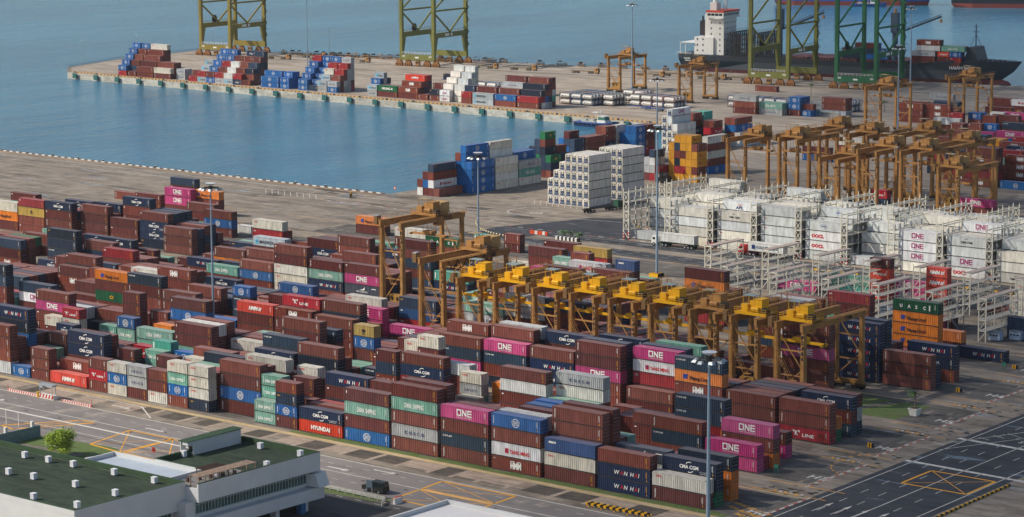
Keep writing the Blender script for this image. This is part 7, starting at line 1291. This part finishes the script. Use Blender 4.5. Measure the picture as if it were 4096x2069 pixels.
tag(b.build('drum_barrier', [mat('barrier_cream', 'd8c8a0', .6), M_BLACK]), 'curved row of cream and black drums beside the junction', 'barrier')
b = MB()
for k in range(6): x = -489+k*1.5; b.box(x, x+.75, 613, 613.8, 0, 1.1, m=0); b.box(x+.75, x+1.5, 613, 613.8, 0, 1.1, m=1)
tag(b.build('island_blocks', [M_WHITE, M_BLACK]), 'white and black chevron blocks under the small palms', 'barrier')
b = MB()
for i in range(24):
    x = -395+i*4.4; b.box(x, x+1.2, 612.4, 612.8, .3, .8, m=0); b.box(x+1.2, x+1.8, 612.4, 612.8, .3, .8, m=1)
b.box(-395, -290, 612.5, 612.7, .0, .28, m=1); tag(b.build('lane_divider', [M_YELL, M_BLACK]), 'yellow and black lane divider behind the striped racks', 'barrier')
b = MB()
for i in range(60): x = rx(378+i)+25.6; b.box(x, x+.4, 376+i*.9, 376+i*.9+.9, 0, .35, m=i % 2)
tag(b.build('lane_divider', [M_YELL, M_BLACK]), 'low yellow and black kerb at the right edge of the service road', 'kerb')
def palm(x, y, h, lab, planter=False):
    t = empty('palm_tree', (x, y, 0)); b = MB(); z0 = 1.6 if planter else 0
    pts = [(0, 0, z0), (.05, .02, z0+h*.5), (.02, .1, z0+h)]
    for p, q in zip(pts[:-1], pts[1:]): b.cyl(p, q, .16, .12, 8)
    b.build('trunk', mat('palm_trunk', '7c6c58', .8), t); f = MB(); rnd = random.Random(int(x*10))
    for k in range(13):
        a = rnd.uniform(0, 6.28); el = rnd.uniform(-.1, .9); L = rnd.uniform(1.6, 2.2); p = Vector((0, 0, z0+h)); d = Vector((math.cos(a)*math.cos(el), math.sin(a)*math.cos(el), math.sin(el)))
        s_ = Vector((-math.sin(a), math.cos(a), 0))
        for j in range(6):
            q = p+d*(L/6); w = .32*(1-j/7); f.quad(p-s_*w, q-s_*w*.85, q, p); f.quad(p, q, q+s_*w*.85-Vector((0, 0, .12)), p+s_*w-Vector((0, 0, .12))); p = q; d = (d-Vector((0, 0, .22))).normalized()
    f.build('fronds', mat('palm_green', '4f6b34', .6, var=.3), t)
    return tag(t, lab, 'palm tree')
def planter(x, y, lab):
    t = empty('planter', (x, y, 0)); b = MB(); b.loft([[(-.8, -.8, .0), (.8, -.8, 0), (.8, .8, 0), (-.8, .8, 0)], [(-1.0, -1.0, 1.4), (1.0, -1.0, 1.4), (1, 1, 1.4), (-1, 1, 1.4)]]); b.box(-1.1, 1.1, -1.1, 1.1, 1.4, 1.6); b.build('pot', M_WHITE, t); b = MB(); b.box(-.9, .9, -.9, .9, 1.6, 1.66); b.build('soil', mat('soil', '4a3c30', .9), t); return tag(t, lab, 'planter')
planter(-278, 471, 'large white square planter on the lawn corner'); palm(-278, 471, 3.2, 'small palm growing in the white planter by the lawn', True)
palm(-665, 1026, 5, 'small palm on the pier right of the tank containers'); palm(-975, 970, 5, 'small palm on the outer pier by blue containers'); palm(-600, 985, 4.5, 'small palm on open concrete before the ship bow'); 
for i, x in enumerate((-487, -484.5, -481)): palm(x, 614.6, 2.2, 'low palm on the chevron island, %s from the left' % ORD[i])
for i, (x, y) in enumerate([(-267.2, 381.5), (-272.5, 410), (-286, 524)]):
    t = empty('row_marker', (x, y, 0)); b = MB(); b.beam((-.35, 0, 0), (-.35, 0, 1.6), .1); b.beam((.35, 0, 0), (.35, 0, 1.6), .1); b.build('post', mat('marker_green', '2f7a64', .5), t); b = MB(); b.box(-.45, .45, -.06, .06, 1.2, 1.9); b.build('sign_board', mat('marker_green', '2f7a64', .5), t); tag(t, 'green row marker board at the right end of the %s row block' % ['nearest', 'second', 'sixth'][i], 'marker', 'green row markers')
for i, (x, y) in enumerate([(-283, 497), (-285.5, 527), (-270.5, 440)]):
    b = MB()
    for k in range(4): b.box(k*.3, k*.3+.3, 0, .6, 0, .9, m=k % 2)
    o = b.build('striped_block', [M_YELL, M_BLACK]); o.location = (x, y, 0); tag(o, 'yellow and black striped concrete block by the right end, %s nearest' % ORD[[1, 2, 0][i]], 'block', 'striped concrete blocks')
t = empty('bush', (-279, 438, 0)); f = MB(); rnd = random.Random(5)
for k in range(500):
    a = Vector((rnd.gauss(0, .8), rnd.gauss(0, .8), abs(rnd.gauss(1.6, .9)))); d = Vector((rnd.gauss(0, 1), rnd.gauss(0, 1), rnd.gauss(0, 1))).normalized()*.22; e = d.cross(Vector((0, 0, 1))); f.quad(a-d, a+e, a+d, a-e)
f.build('leaves', mat('bush_green', '3c5230', .7, var=.4), t); tag(t, 'ragged dark green bush growing against the crimson container stack', 'bush')
for i, (x, y, z, lab) in enumerate([(-372.6, 340, 3.4, 'round red prohibition sign on a post in the striped forecourt'), (-399, 338, 3.2, 'small warning sign on a post left of the tree'), (-590, 652, 3.5, 'red and white warning sign at the basin corner')]):
    t = empty('road_sign', (x, y, 0)); b = MB(); b.cyl((0, 0, 0), (0, 0, z), .07, n=6); b.build('post', M_GALV, t); b = MB(); b.cyl((0, -.06, z-.3), (0, .0, z-.3), .55, n=14); b.cyl((0, -.08, z-.3), (0, -.06, z-.3), .3, n=10, m=1); b.build('sign_face', [M_RED, M_WHITE if i else M_STEEL], t); tag(t, lab, 'sign')
# ---------------------------------------------------------------- buildings
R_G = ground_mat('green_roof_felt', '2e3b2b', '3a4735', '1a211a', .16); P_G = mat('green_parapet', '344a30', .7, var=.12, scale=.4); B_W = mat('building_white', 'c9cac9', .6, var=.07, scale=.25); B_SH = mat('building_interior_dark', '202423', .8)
t = empty('office_building', (-325, 281, 0)); H = 11.0
b = MB(); b.box(-75, -1.2, -1.6, 23.8, H-5.0, H-1.0); b.box(-74.4, -1.8, -1.0, 23.2, H-1.2, H-.9, m=1)
b.box(-18, 2.1, 32.2, 54.5, H-3.4, H-1.0); b.box(-17.5, 1.6, 32.6, 54, H-1.2, H-.9, m=1); b.box(-5.8, 2.1, 23.8, 32.2, H-3.4, H-1.0)
b.box(-74, -2.6, 1.5, 22, 0, H-5.0); b.box(-17.5, .7, 22, 53.5, H-6.4, H-3.4); b.box(-18, 2.6, 23.8, 55, H-8.6, H-6.4)
b.build('wall', [B_W, R_G], t)
b = MB(); th = .35
RC = ((-75, -1.2, -1.6, th-1.6), (-75, -1.2, 23.45, 23.8), (-1.2-th, -1.2, th-1.6, 23.45), (-18, 2.1, 54.15, 54.5), (2.1-th, 2.1, 23.8, 54.15), (-18, -18+th, 32.2, 54.15), (-18+th, -5.8, 32.0, 32.2))
for (x0, x1, y0, y1) in RC: b.box(x0, x1, y0, y1, H-1.02, H)
b.build('parapet', B_W, t)
b = MB()
for (x0, x1, y0, y1) in RC: b.box(x0-.04, x1+.04, y0-.04, y1+.04, H, H+.08)
for (x0, x1, y0, y1) in ((-74.5, -1.6, 23.33, 23.45), (-17.6, 1.7, 54.03, 54.15), (-17.65, -17.53, 32.4, 54)): b.box(x0, x1, y0, y1, H-.9, H)
b.build('parapet_cap', P_G, t)
b = MB(); b.box(.7, .76, 24.3, 52, H-5.6, H-3.6); b.box(-2.6, -2.54, 2.5, 21.5, H-7.2, H-5.3); b.build('window', mat('office_glass', '3d5a58', .15, var=.55, scale=.9, spec=.6), t)
b = MB()
for k in range(37): y = 24.3+k*.77; b.box(.76, .84, y-.035, y+.035, H-5.6, H-3.6)
b.box(.76, .85, 24.3, 52, H-4.1, H-4.03); b.box(.7, 1.1, 24.3, 52.4, H-5.75, H-5.6)
for k in range(25): y = 2.5+k*.79; b.box(-2.54, -2.47, y-.035, y+.035, H-7.2, H-5.3)
b.build('window_frame', mat('frame_white', 'b9c2bd', .5), t)
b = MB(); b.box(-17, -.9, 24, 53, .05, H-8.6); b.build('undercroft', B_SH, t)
for k, y in enumerate((30, 44, 51.5)): b = MB(); b.box(-.6, .8, y, y+1.0, 0, H-8.6); b.build('column', B_W, t)
b = MB(); b.box(-18.3, -16.9, 40.8, 53.0, H-.9, H+1.75); b.box(-19.2, -18.3, 51.5, 53.0, H-.9, H+1.75); b.box(-19.2, -19.0, 39.6, 40.8, H-.9, H+1.75); b.box(-18.3, -16.9, 39.4, 40.8, H+1.1, H+1.75); b.build('stair_house', B_W, t)
b = MB(); b.loft([[(-19.3, 39.2, H+1.76), (-16.7, 39.2, H+1.76), (-16.7, 53.4, H+1.9), (-19.3, 53.4, H+1.9)], [(-19.3, 39.2, H+1.85), (-16.7, 39.2, H+1.85), (-16.7, 53.4, H+1.99), (-19.3, 53.4, H+1.99)]]); b.build('stair_roof', P_G, t)
b = MB(); b.box(-18.0, -17.2, 40.7, 40.8, H-.2, H+.7); b.build('stair_opening', M_GLASS, t)
b = MB(); b.box(-28.5, -5.8, 24.2, 31.9, 0, H-1.0); b.box(-28.2, -6.1, 24.5, 31.6, H-1.0, H-.95, m=1)
for (x0, x1, y0, y1) in ((-28.5, -5.8, 31.6, 31.9), (-28.5, -28.2, 24.2, 31.6), (-6.1, -5.8, 24.2, 31.6)): b.box(x0, x1, y0, y1, H-1.0, H-.2)
b.build('lower_wing', [B_W, mat('pale_blue_roof', 'aab4be', .6, var=.08, scale=.3)], t)
b = MB()
for k in range(12):
    a0 = math.pi*k/12; a1 = math.pi*(k+1)/12
    b.quad((-37+7*math.cos(a0), 38+6*math.sin(a0), 0), (-37+7*math.cos(a1), 38+6*math.sin(a1), 0), (-37+7*math.cos(a1), 38+6*math.sin(a1), H-5), (-37+7*math.cos(a0), 38+6*math.sin(a0), H-5))
    b.quad((-37+7*math.cos(a0), 38+6*math.sin(a0), H-5), (-37+7*math.cos(a1), 38+6*math.sin(a1), H-5), (-37+6.6*math.cos(a1), 38+5.6*math.sin(a1), H-5), (-37+6.6*math.cos(a0), 38+5.6*math.sin(a0), H-5))
b.build('curved_wall', B_W, t)
b = MB()
for k in range(30): y = 24.4+k*.48; b.box(-.9, 1.7, y, y+.2, H+1.0, H+1.12)
for y in (24.5, 28, 31.5, 35, 38.4):
    for x in (-.7, 1.4): b.box(x-.1, x+.1, y, y+.2, H-.9, H+1.0)
for x in (-.7, 1.4): b.box(x-.08, x+.08, 24.4, 38.7, H+.88, H+1.0)
b.build('pergola', mat('pergola_wood', '9a8474', .8, var=.4), t)
b = MB()
for k in range(9): b.box(-4.6+k*.42, -4.45+k*.42, 29.5, 34.5, H+.75, H+.85)
for x in (-4.5, -1.2):
    for y in (29.6, 34.2): b.box(x, x+.15, y, y+.15, H-.9, H+.75)
for y in (29.6, 34.3): b.box(-4.6, -1.0, y, y+.12, H+.65, H+.75)
b.build('trellis', mat('pergola_brown', '5b473d', .8, var=.3), t)
b = MB(); b.box(-5, 1.6, 24.4, 38, H-.9, H-.86); b.build('terrace_floor', mat('terrace_grey', '7d7a76', .8), t)
b = MB()
for k in range(5): x = -3.4+k*.7; b.box(x, x+.5, 26+k*2.2, 26.5+k*2.2, H-.86, H-.1)
b.build('bench', mat('pergola_brown', '5b473d', .8), t)
b = MB(); b.loft([[(.7, 52.2, H-6.2), (3.6, 52.6, H-6.2), (3.6, 55.4, H-6.2), (.7, 55.4, H-6.2)], [(.7, 52.2, H-4.0), (2.6, 52.6, H-3.8), (2.6, 55.4, H-3.8), (.7, 55.4, H-3.8)]]); b.build('bay_window_box', B_W, t)
tag(t, 'long white office building with green flat roofs in the lower left corner', 'building')
rb = None
for i, (x, y) in enumerate([(-364.6, 301.0), (-358.5, 301.4), (-352.3, 301.9), (-342.0, 302.5), (-332.0, 302.9), (-357.1, 291.0), (-350.9, 291.5), (-340.8, 292.4), (-330.7, 292.6), (-339.9, 282.2), (-329.7, 283.1), (-342.3, 319.7), (-335.7, 332.9), (-325.7, 333.2), (-324.6, 323.4), (-327.0, 313.3)]):
    if rb is None:
        rb = empty('roof_vent'); b = MB(); b.box(-.55, .55, -.5, .5, .12, 1.25); b.box(-.6, .6, -.55, .55, 1.25, 1.33); b.build('vent_hood', mat('vent_white', 'dcdce0', .5), rb); b = MB(); b.box(-.5, .5, -.45, .45, 0, .12); b.build('vent_base', M_STEEL, rb); trb = tree_of(rb); c = rb
    else: c = copy_thing(rb, trb, (0, 0, 0))
    c.location = (x, y, H-.9); c.scale = (.82, .82, .9); tag(c, 'small white roof vent box, %s counting from the left across the green roofs' % ordn(i), 'roof vent', 'white vent boxes on the green roof')
t = empty('low_building', (-294.8, 338.6, 0)); b = MB(); b.box(0, 40, -60, 0, 0, 5.2); b.build('wall', B_W, t); b = MB(); b.box(.4, 39.6, -59.6, -.4, 5.2, 5.26); b.build('roof', mat('white_flat_roof', 'd8d4d2', .6, var=.05, scale=.3), t); b = MB()
for (x0, x1, y0, y1) in ((0, 40, -.4, 0), (0, .4, -60, -.4)): b.box(x0, x1, y0, y1, 5.2, 6)
b.build('parapet', B_W, t); b = MB(); b.box(-.04, 0, -4.6, -3.4, 2.5, 4.2); b.build('window', M_GLASS, t); tag(t, 'low white building whose flat roof shows at the bottom centre edge', 'building')
t = empty('boundary_wall', (-409.5, 331.4, 0)); b = MB(); b.box(-30, .0, -14, 10.5, 0, 2.2); b = MB()
b.box(0, .25, -14, 10.8, 0, 2.4); b.build('panel', mat('wall_sea_green', '6d8584', .6), t); b = MB()
for y in (2, 9): b.box(-.8, -.2, y, y+.6, 0, 3.4)
b.build('pillar', M_WHITE, t); tag(t, 'grey-green boundary wall with white pillars at the left edge', 'wall')
t = empty('overhead_pipe', (-420, 340, 0)); b = MB(); b.beam((-30, 5.4, 3.1), (60, 5.4, 3.1), .16)
for k in range(8): b.beam((-28+k*4, 5.4, 0), (-28+k*4, 5.4, 3.1), .14)
for k in range(9): b.beam((-30+k*3, -2, .0), (-30+k*3, -2, 1.3), .08)
b.beam((-30, -2, 1.3), (-4, -2, 1.3), .08); b.build('pipe', M_WHITE, t); tag(t, 'thin white rail on posts crossing the lower left forecourt', 'rail')
def guard(pts, lab, m):
    b = MB()
    for p, q in zip(pts[:-1], pts[1:]):
        L = math.dist(p, q); n = max(1, int(L/2))
        for z in (.35, .6, .85): b.beam((*p, z), (*q, z), .1, .16)
        for k in range(n+1): x = p[0]+(q[0]-p[0])*k/n; y = p[1]+(q[1]-p[1])*k/n; b.beam((x, y, 0), (x, y, 1.0), .16)
    return tag(b.build('guard_rail', m), lab, 'guard rail')
guard([(-340, 346.6), (-336, 347.4), (-317.5, 347.2), (-316, 344.5)], 'white three-bar guard rail along the car park verge', mat('rail_white', 'bdbbb4', .6, var=.2))
t = empty('portable_toilet', (-324.2, 331.6, 0)); b = MB(); b.box(-.6, .6, -.6, .6, 0, 2.2); b.build('cabin', mat('toilet_blue', '2f6a9c', .5), t); b = MB(); b.loft([[(-.65, -.65, 2.2), (.65, -.65, 2.2), (.65, .65, 2.2), (-.65, .65, 2.2)], [(-.5, -.5, 2.45), (.5, -.5, 2.45), (.5, .5, 2.45), (-.5, .5, 2.45)]]); b.build('cabin_roof', M_GALV, t); tag(t, 'blue portable toilet cabin beside the office building column', 'toilet cabin')
t = empty('sign_board', (-322.3, 347.3, 0)); b = MB()
for x in (0, 1.3): b.beam((x, 0, 0), (x, 0, 3.4), .09)
b.build('post', M_GALV, t); b = MB(); b.box(-.1, 1.4, -.05, 0.05, 2.1, 3.5); b.build('board', mat('board_grey_blue', '5c6a78', .5), t); tag(t, 'grey-blue sign board on two posts beside the black van', 'sign')
t = empty('traffic_barrier', (-315.3, 346.8, 0)); b = MB(); b.loft([[(0, 0, 0), (.6, 0, 0), (.6, 2, 0), (0, 2, 0)], [(.2, 0, 1.1), (.4, 0, 1.1), (.4, 2, 1.1), (.2, 2, 1.1)]]); b.build('white_half', M_WHITE, t); b = MB(); b.loft([[(-.7, 1, 0), (-.1, 1, 0), (-.1, 2.8, 0), (-.7, 2.8, 0)], [(-.5, 1, 1.1), (-.3, 1, 1.1), (-.3, 2.8, 1.1), (-.5, 2.8, 1.1)]]); b.build('red_half', mat('barrier_orange', 'd4502c', .5), t); tag(t, 'red and white plastic barriers at the end of the guard rail', 'barrier')
# tree
t = empty('broadleaf_tree', (-393.2, 334.2, 0)); b = MB(); rnd = random.Random(3); tips = []
def limb(p, d, L, r, lv):
    q = p+d*L; b.cyl(p, q, r, r*.65, 7)
    if lv == 0: tips.append(q); return
    for k in range(3 if lv > 1 else 4):
        e = (d+Vector((rnd.gauss(0, .55), rnd.gauss(0, .55), rnd.gauss(.15, .3)))).normalized(); limb(q, e, L*.68, r*.6, lv-1)
    tips.append(q)
limb(Vector((0, 0, 0)), Vector((.03, 0, 1)), 2.0, .2, 3)
b.build('trunk', mat('tree_bark', '6a5a48', .9), t); f = MB(); tips += [Vector((rnd.gauss(0, 1.0), rnd.gauss(0, 1.0), rnd.uniform(.8, 2.4))) for k in range(16)]
for q in tips:
    for k in range(150):
        a = q+Vector((rnd.gauss(0, .5), rnd.gauss(0, .5), rnd.gauss(.0, .5))); d = Vector((rnd.gauss(0, 1), rnd.gauss(0, 1), rnd.gauss(0, .5))).normalized()*rnd.uniform(.12, .22); e = d.cross(Vector((rnd.gauss(0, 1), rnd.gauss(0, 1), 1))).normalized()*.09; f.quad(a-d, a+e, a+d, a-e)
lm = mat('leaf_yellow_green', 'a3bb3e', .5, var=.35, scale=1.2); f.build('crown', lm, t); tag(t, 'bright yellow-green leafy tree behind the green roof parapet', 'tree')
# grass fringe under the nearest row
rnd = random.Random(9); g_ = MB()
for k in range(7000):
    x = rnd.uniform(-372, -262); y = rnd.choice([rnd.uniform(377.2, 379.2), rnd.uniform(378.6, 379.2)]); h = rnd.uniform(.08, .3)
    if math.sin(x*.7)+math.sin(x*.23+1) < -.4: continue
    dx = rnd.uniform(-.15, .15); g_.quad((x, y, 0), (x+.12, y, 0), (x+dx, y+.05, h), m=0)
tag(g_.build('grass', G_GRASS), 'grass fringe growing at the foot of the nearest container row', 'grass', kind='stuff')

# ---------------------------------------------------------------- unseen cloud towards the sun, added to shade the right of the yard
cm = bpy.data.materials.new('cloud_vapour'); cm.use_nodes = True; nt = cm.node_tree; B = nt.nodes['Principled BSDF']; B.inputs['Base Color'].default_value = (.9, .9, .9, 1); B.inputs['Roughness'].default_value = 1
out = nt.nodes['Material Output']; tr = nt.nodes.new('ShaderNodeBsdfTransparent'); tl = nt.nodes.new('ShaderNodeBsdfTranslucent'); tl.inputs[0].default_value = (.9, .9, .9, 1); m1 = nt.nodes.new('ShaderNodeMixShader'); m1.inputs[0].default_value = .5
nt.links.new(B.outputs[0], m1.inputs[1]); nt.links.new(tl.outputs[0], m1.inputs[2]); m2 = nt.nodes.new('ShaderNodeMixShader'); m2.inputs[0].default_value = .10
nt.links.new(tr.outputs[0], m2.inputs[1]); nt.links.new(m1.outputs[0], m2.inputs[2]); nt.links.new(m2.outputs[0], out.inputs[0])
rnd = random.Random(21); cl = MB(); k = 1500/SUN.z
for i in range(75):
    gy = rnd.uniform(330, 1300); edge = -285-(gy-375)*.66; gx = edge+70+abs(rnd.gauss(0, 200)); r = rnd.uniform(60, 110)
    if gx-edge < r*.7+15: gx = edge+r*.7+15
    cx, cy_, cz = gx+SUN.x*k, gy+SUN.y*k, 1500+rnd.uniform(-25, 25)
    secs = []
    for a in range(7):
        t_ = -math.pi/2+math.pi*(a+.001)/6.002; secs.append([(cx+r*math.cos(t_)*math.cos(b_)*(1+.12*math.sin(3*b_+i)), cy_+r*math.cos(t_)*math.sin(b_)*(1+.12*math.sin(3*b_+i)), cz+r*.35*math.sin(t_)) for b_ in [2*math.pi*q/16 for q in range(16)]])
    cl.loft(secs, caps=False)
co_ = cl.build('shade_cloud', cm, smooth=True); tag(co_, 'unseen cloud towards the sun, added to shade the right side of the yard', 'cloud', kind='stuff')
S.cycles.transparent_max_bounces = 32

hz = MB(); hz.box(-1900, 700, -120, 2300, -8, 128); hm = bpy.data.materials.new('sea_haze'); hm.use_nodes = True; nt = hm.node_tree; nt.nodes.remove(nt.nodes['Principled BSDF'])
pv = nt.nodes.new('ShaderNodeVolumePrincipled'); pv.inputs['Color'].default_value = (.80, .87, .95, 1); pv.inputs['Density'].default_value = .00003; pv.inputs['Anisotropy'].default_value = .2
nt.links.new(pv.outputs[0], nt.nodes['Material Output'].inputs['Volume']); ho = hz.build('haze', hm); tag(ho, None, None, kind='stuff')

rnd = random.Random(4); eqs = []
for i in range(34):
    x = -1030+i*5.4 if i < 26 else -872+(i-26)*12.5; y = (1050+.155*(x+1030)-6) if x < -916 else FQ(x)-8
    t = empty('equipment_rack', (x, y, 0), .15+rnd.uniform(-.3, .3)); b = MB(); L = rnd.uniform(3, 5.5)
    for k in range(rnd.randrange(2, 5)): z = .3+k*.55; b.box(0, L, rnd.uniform(0, .4), 1.8, z, z+.22, m=k % 2)
    for xx in (.2, L-.3): b.box(xx, xx+.15, .1, .25, 0, 2.2); b.box(xx, xx+.15, 1.6, 1.75, 0, 2.2)
    b.build('frame', [M_OCHRE, M_STEEL], t); c = MB(); c.box(L*.2, L*.6, .3, 1.4, 1.6+rnd.uniform(0, .8), 2.6); c.build('lashing_gear', M_STEEL if i % 3 else M_OCHRE, t)
    tag(t, 'ochre and black lashing gear rack, %s from the pier tip along the far edge' % ordn(i), 'equipment rack', 'gear racks along the far pier edge')
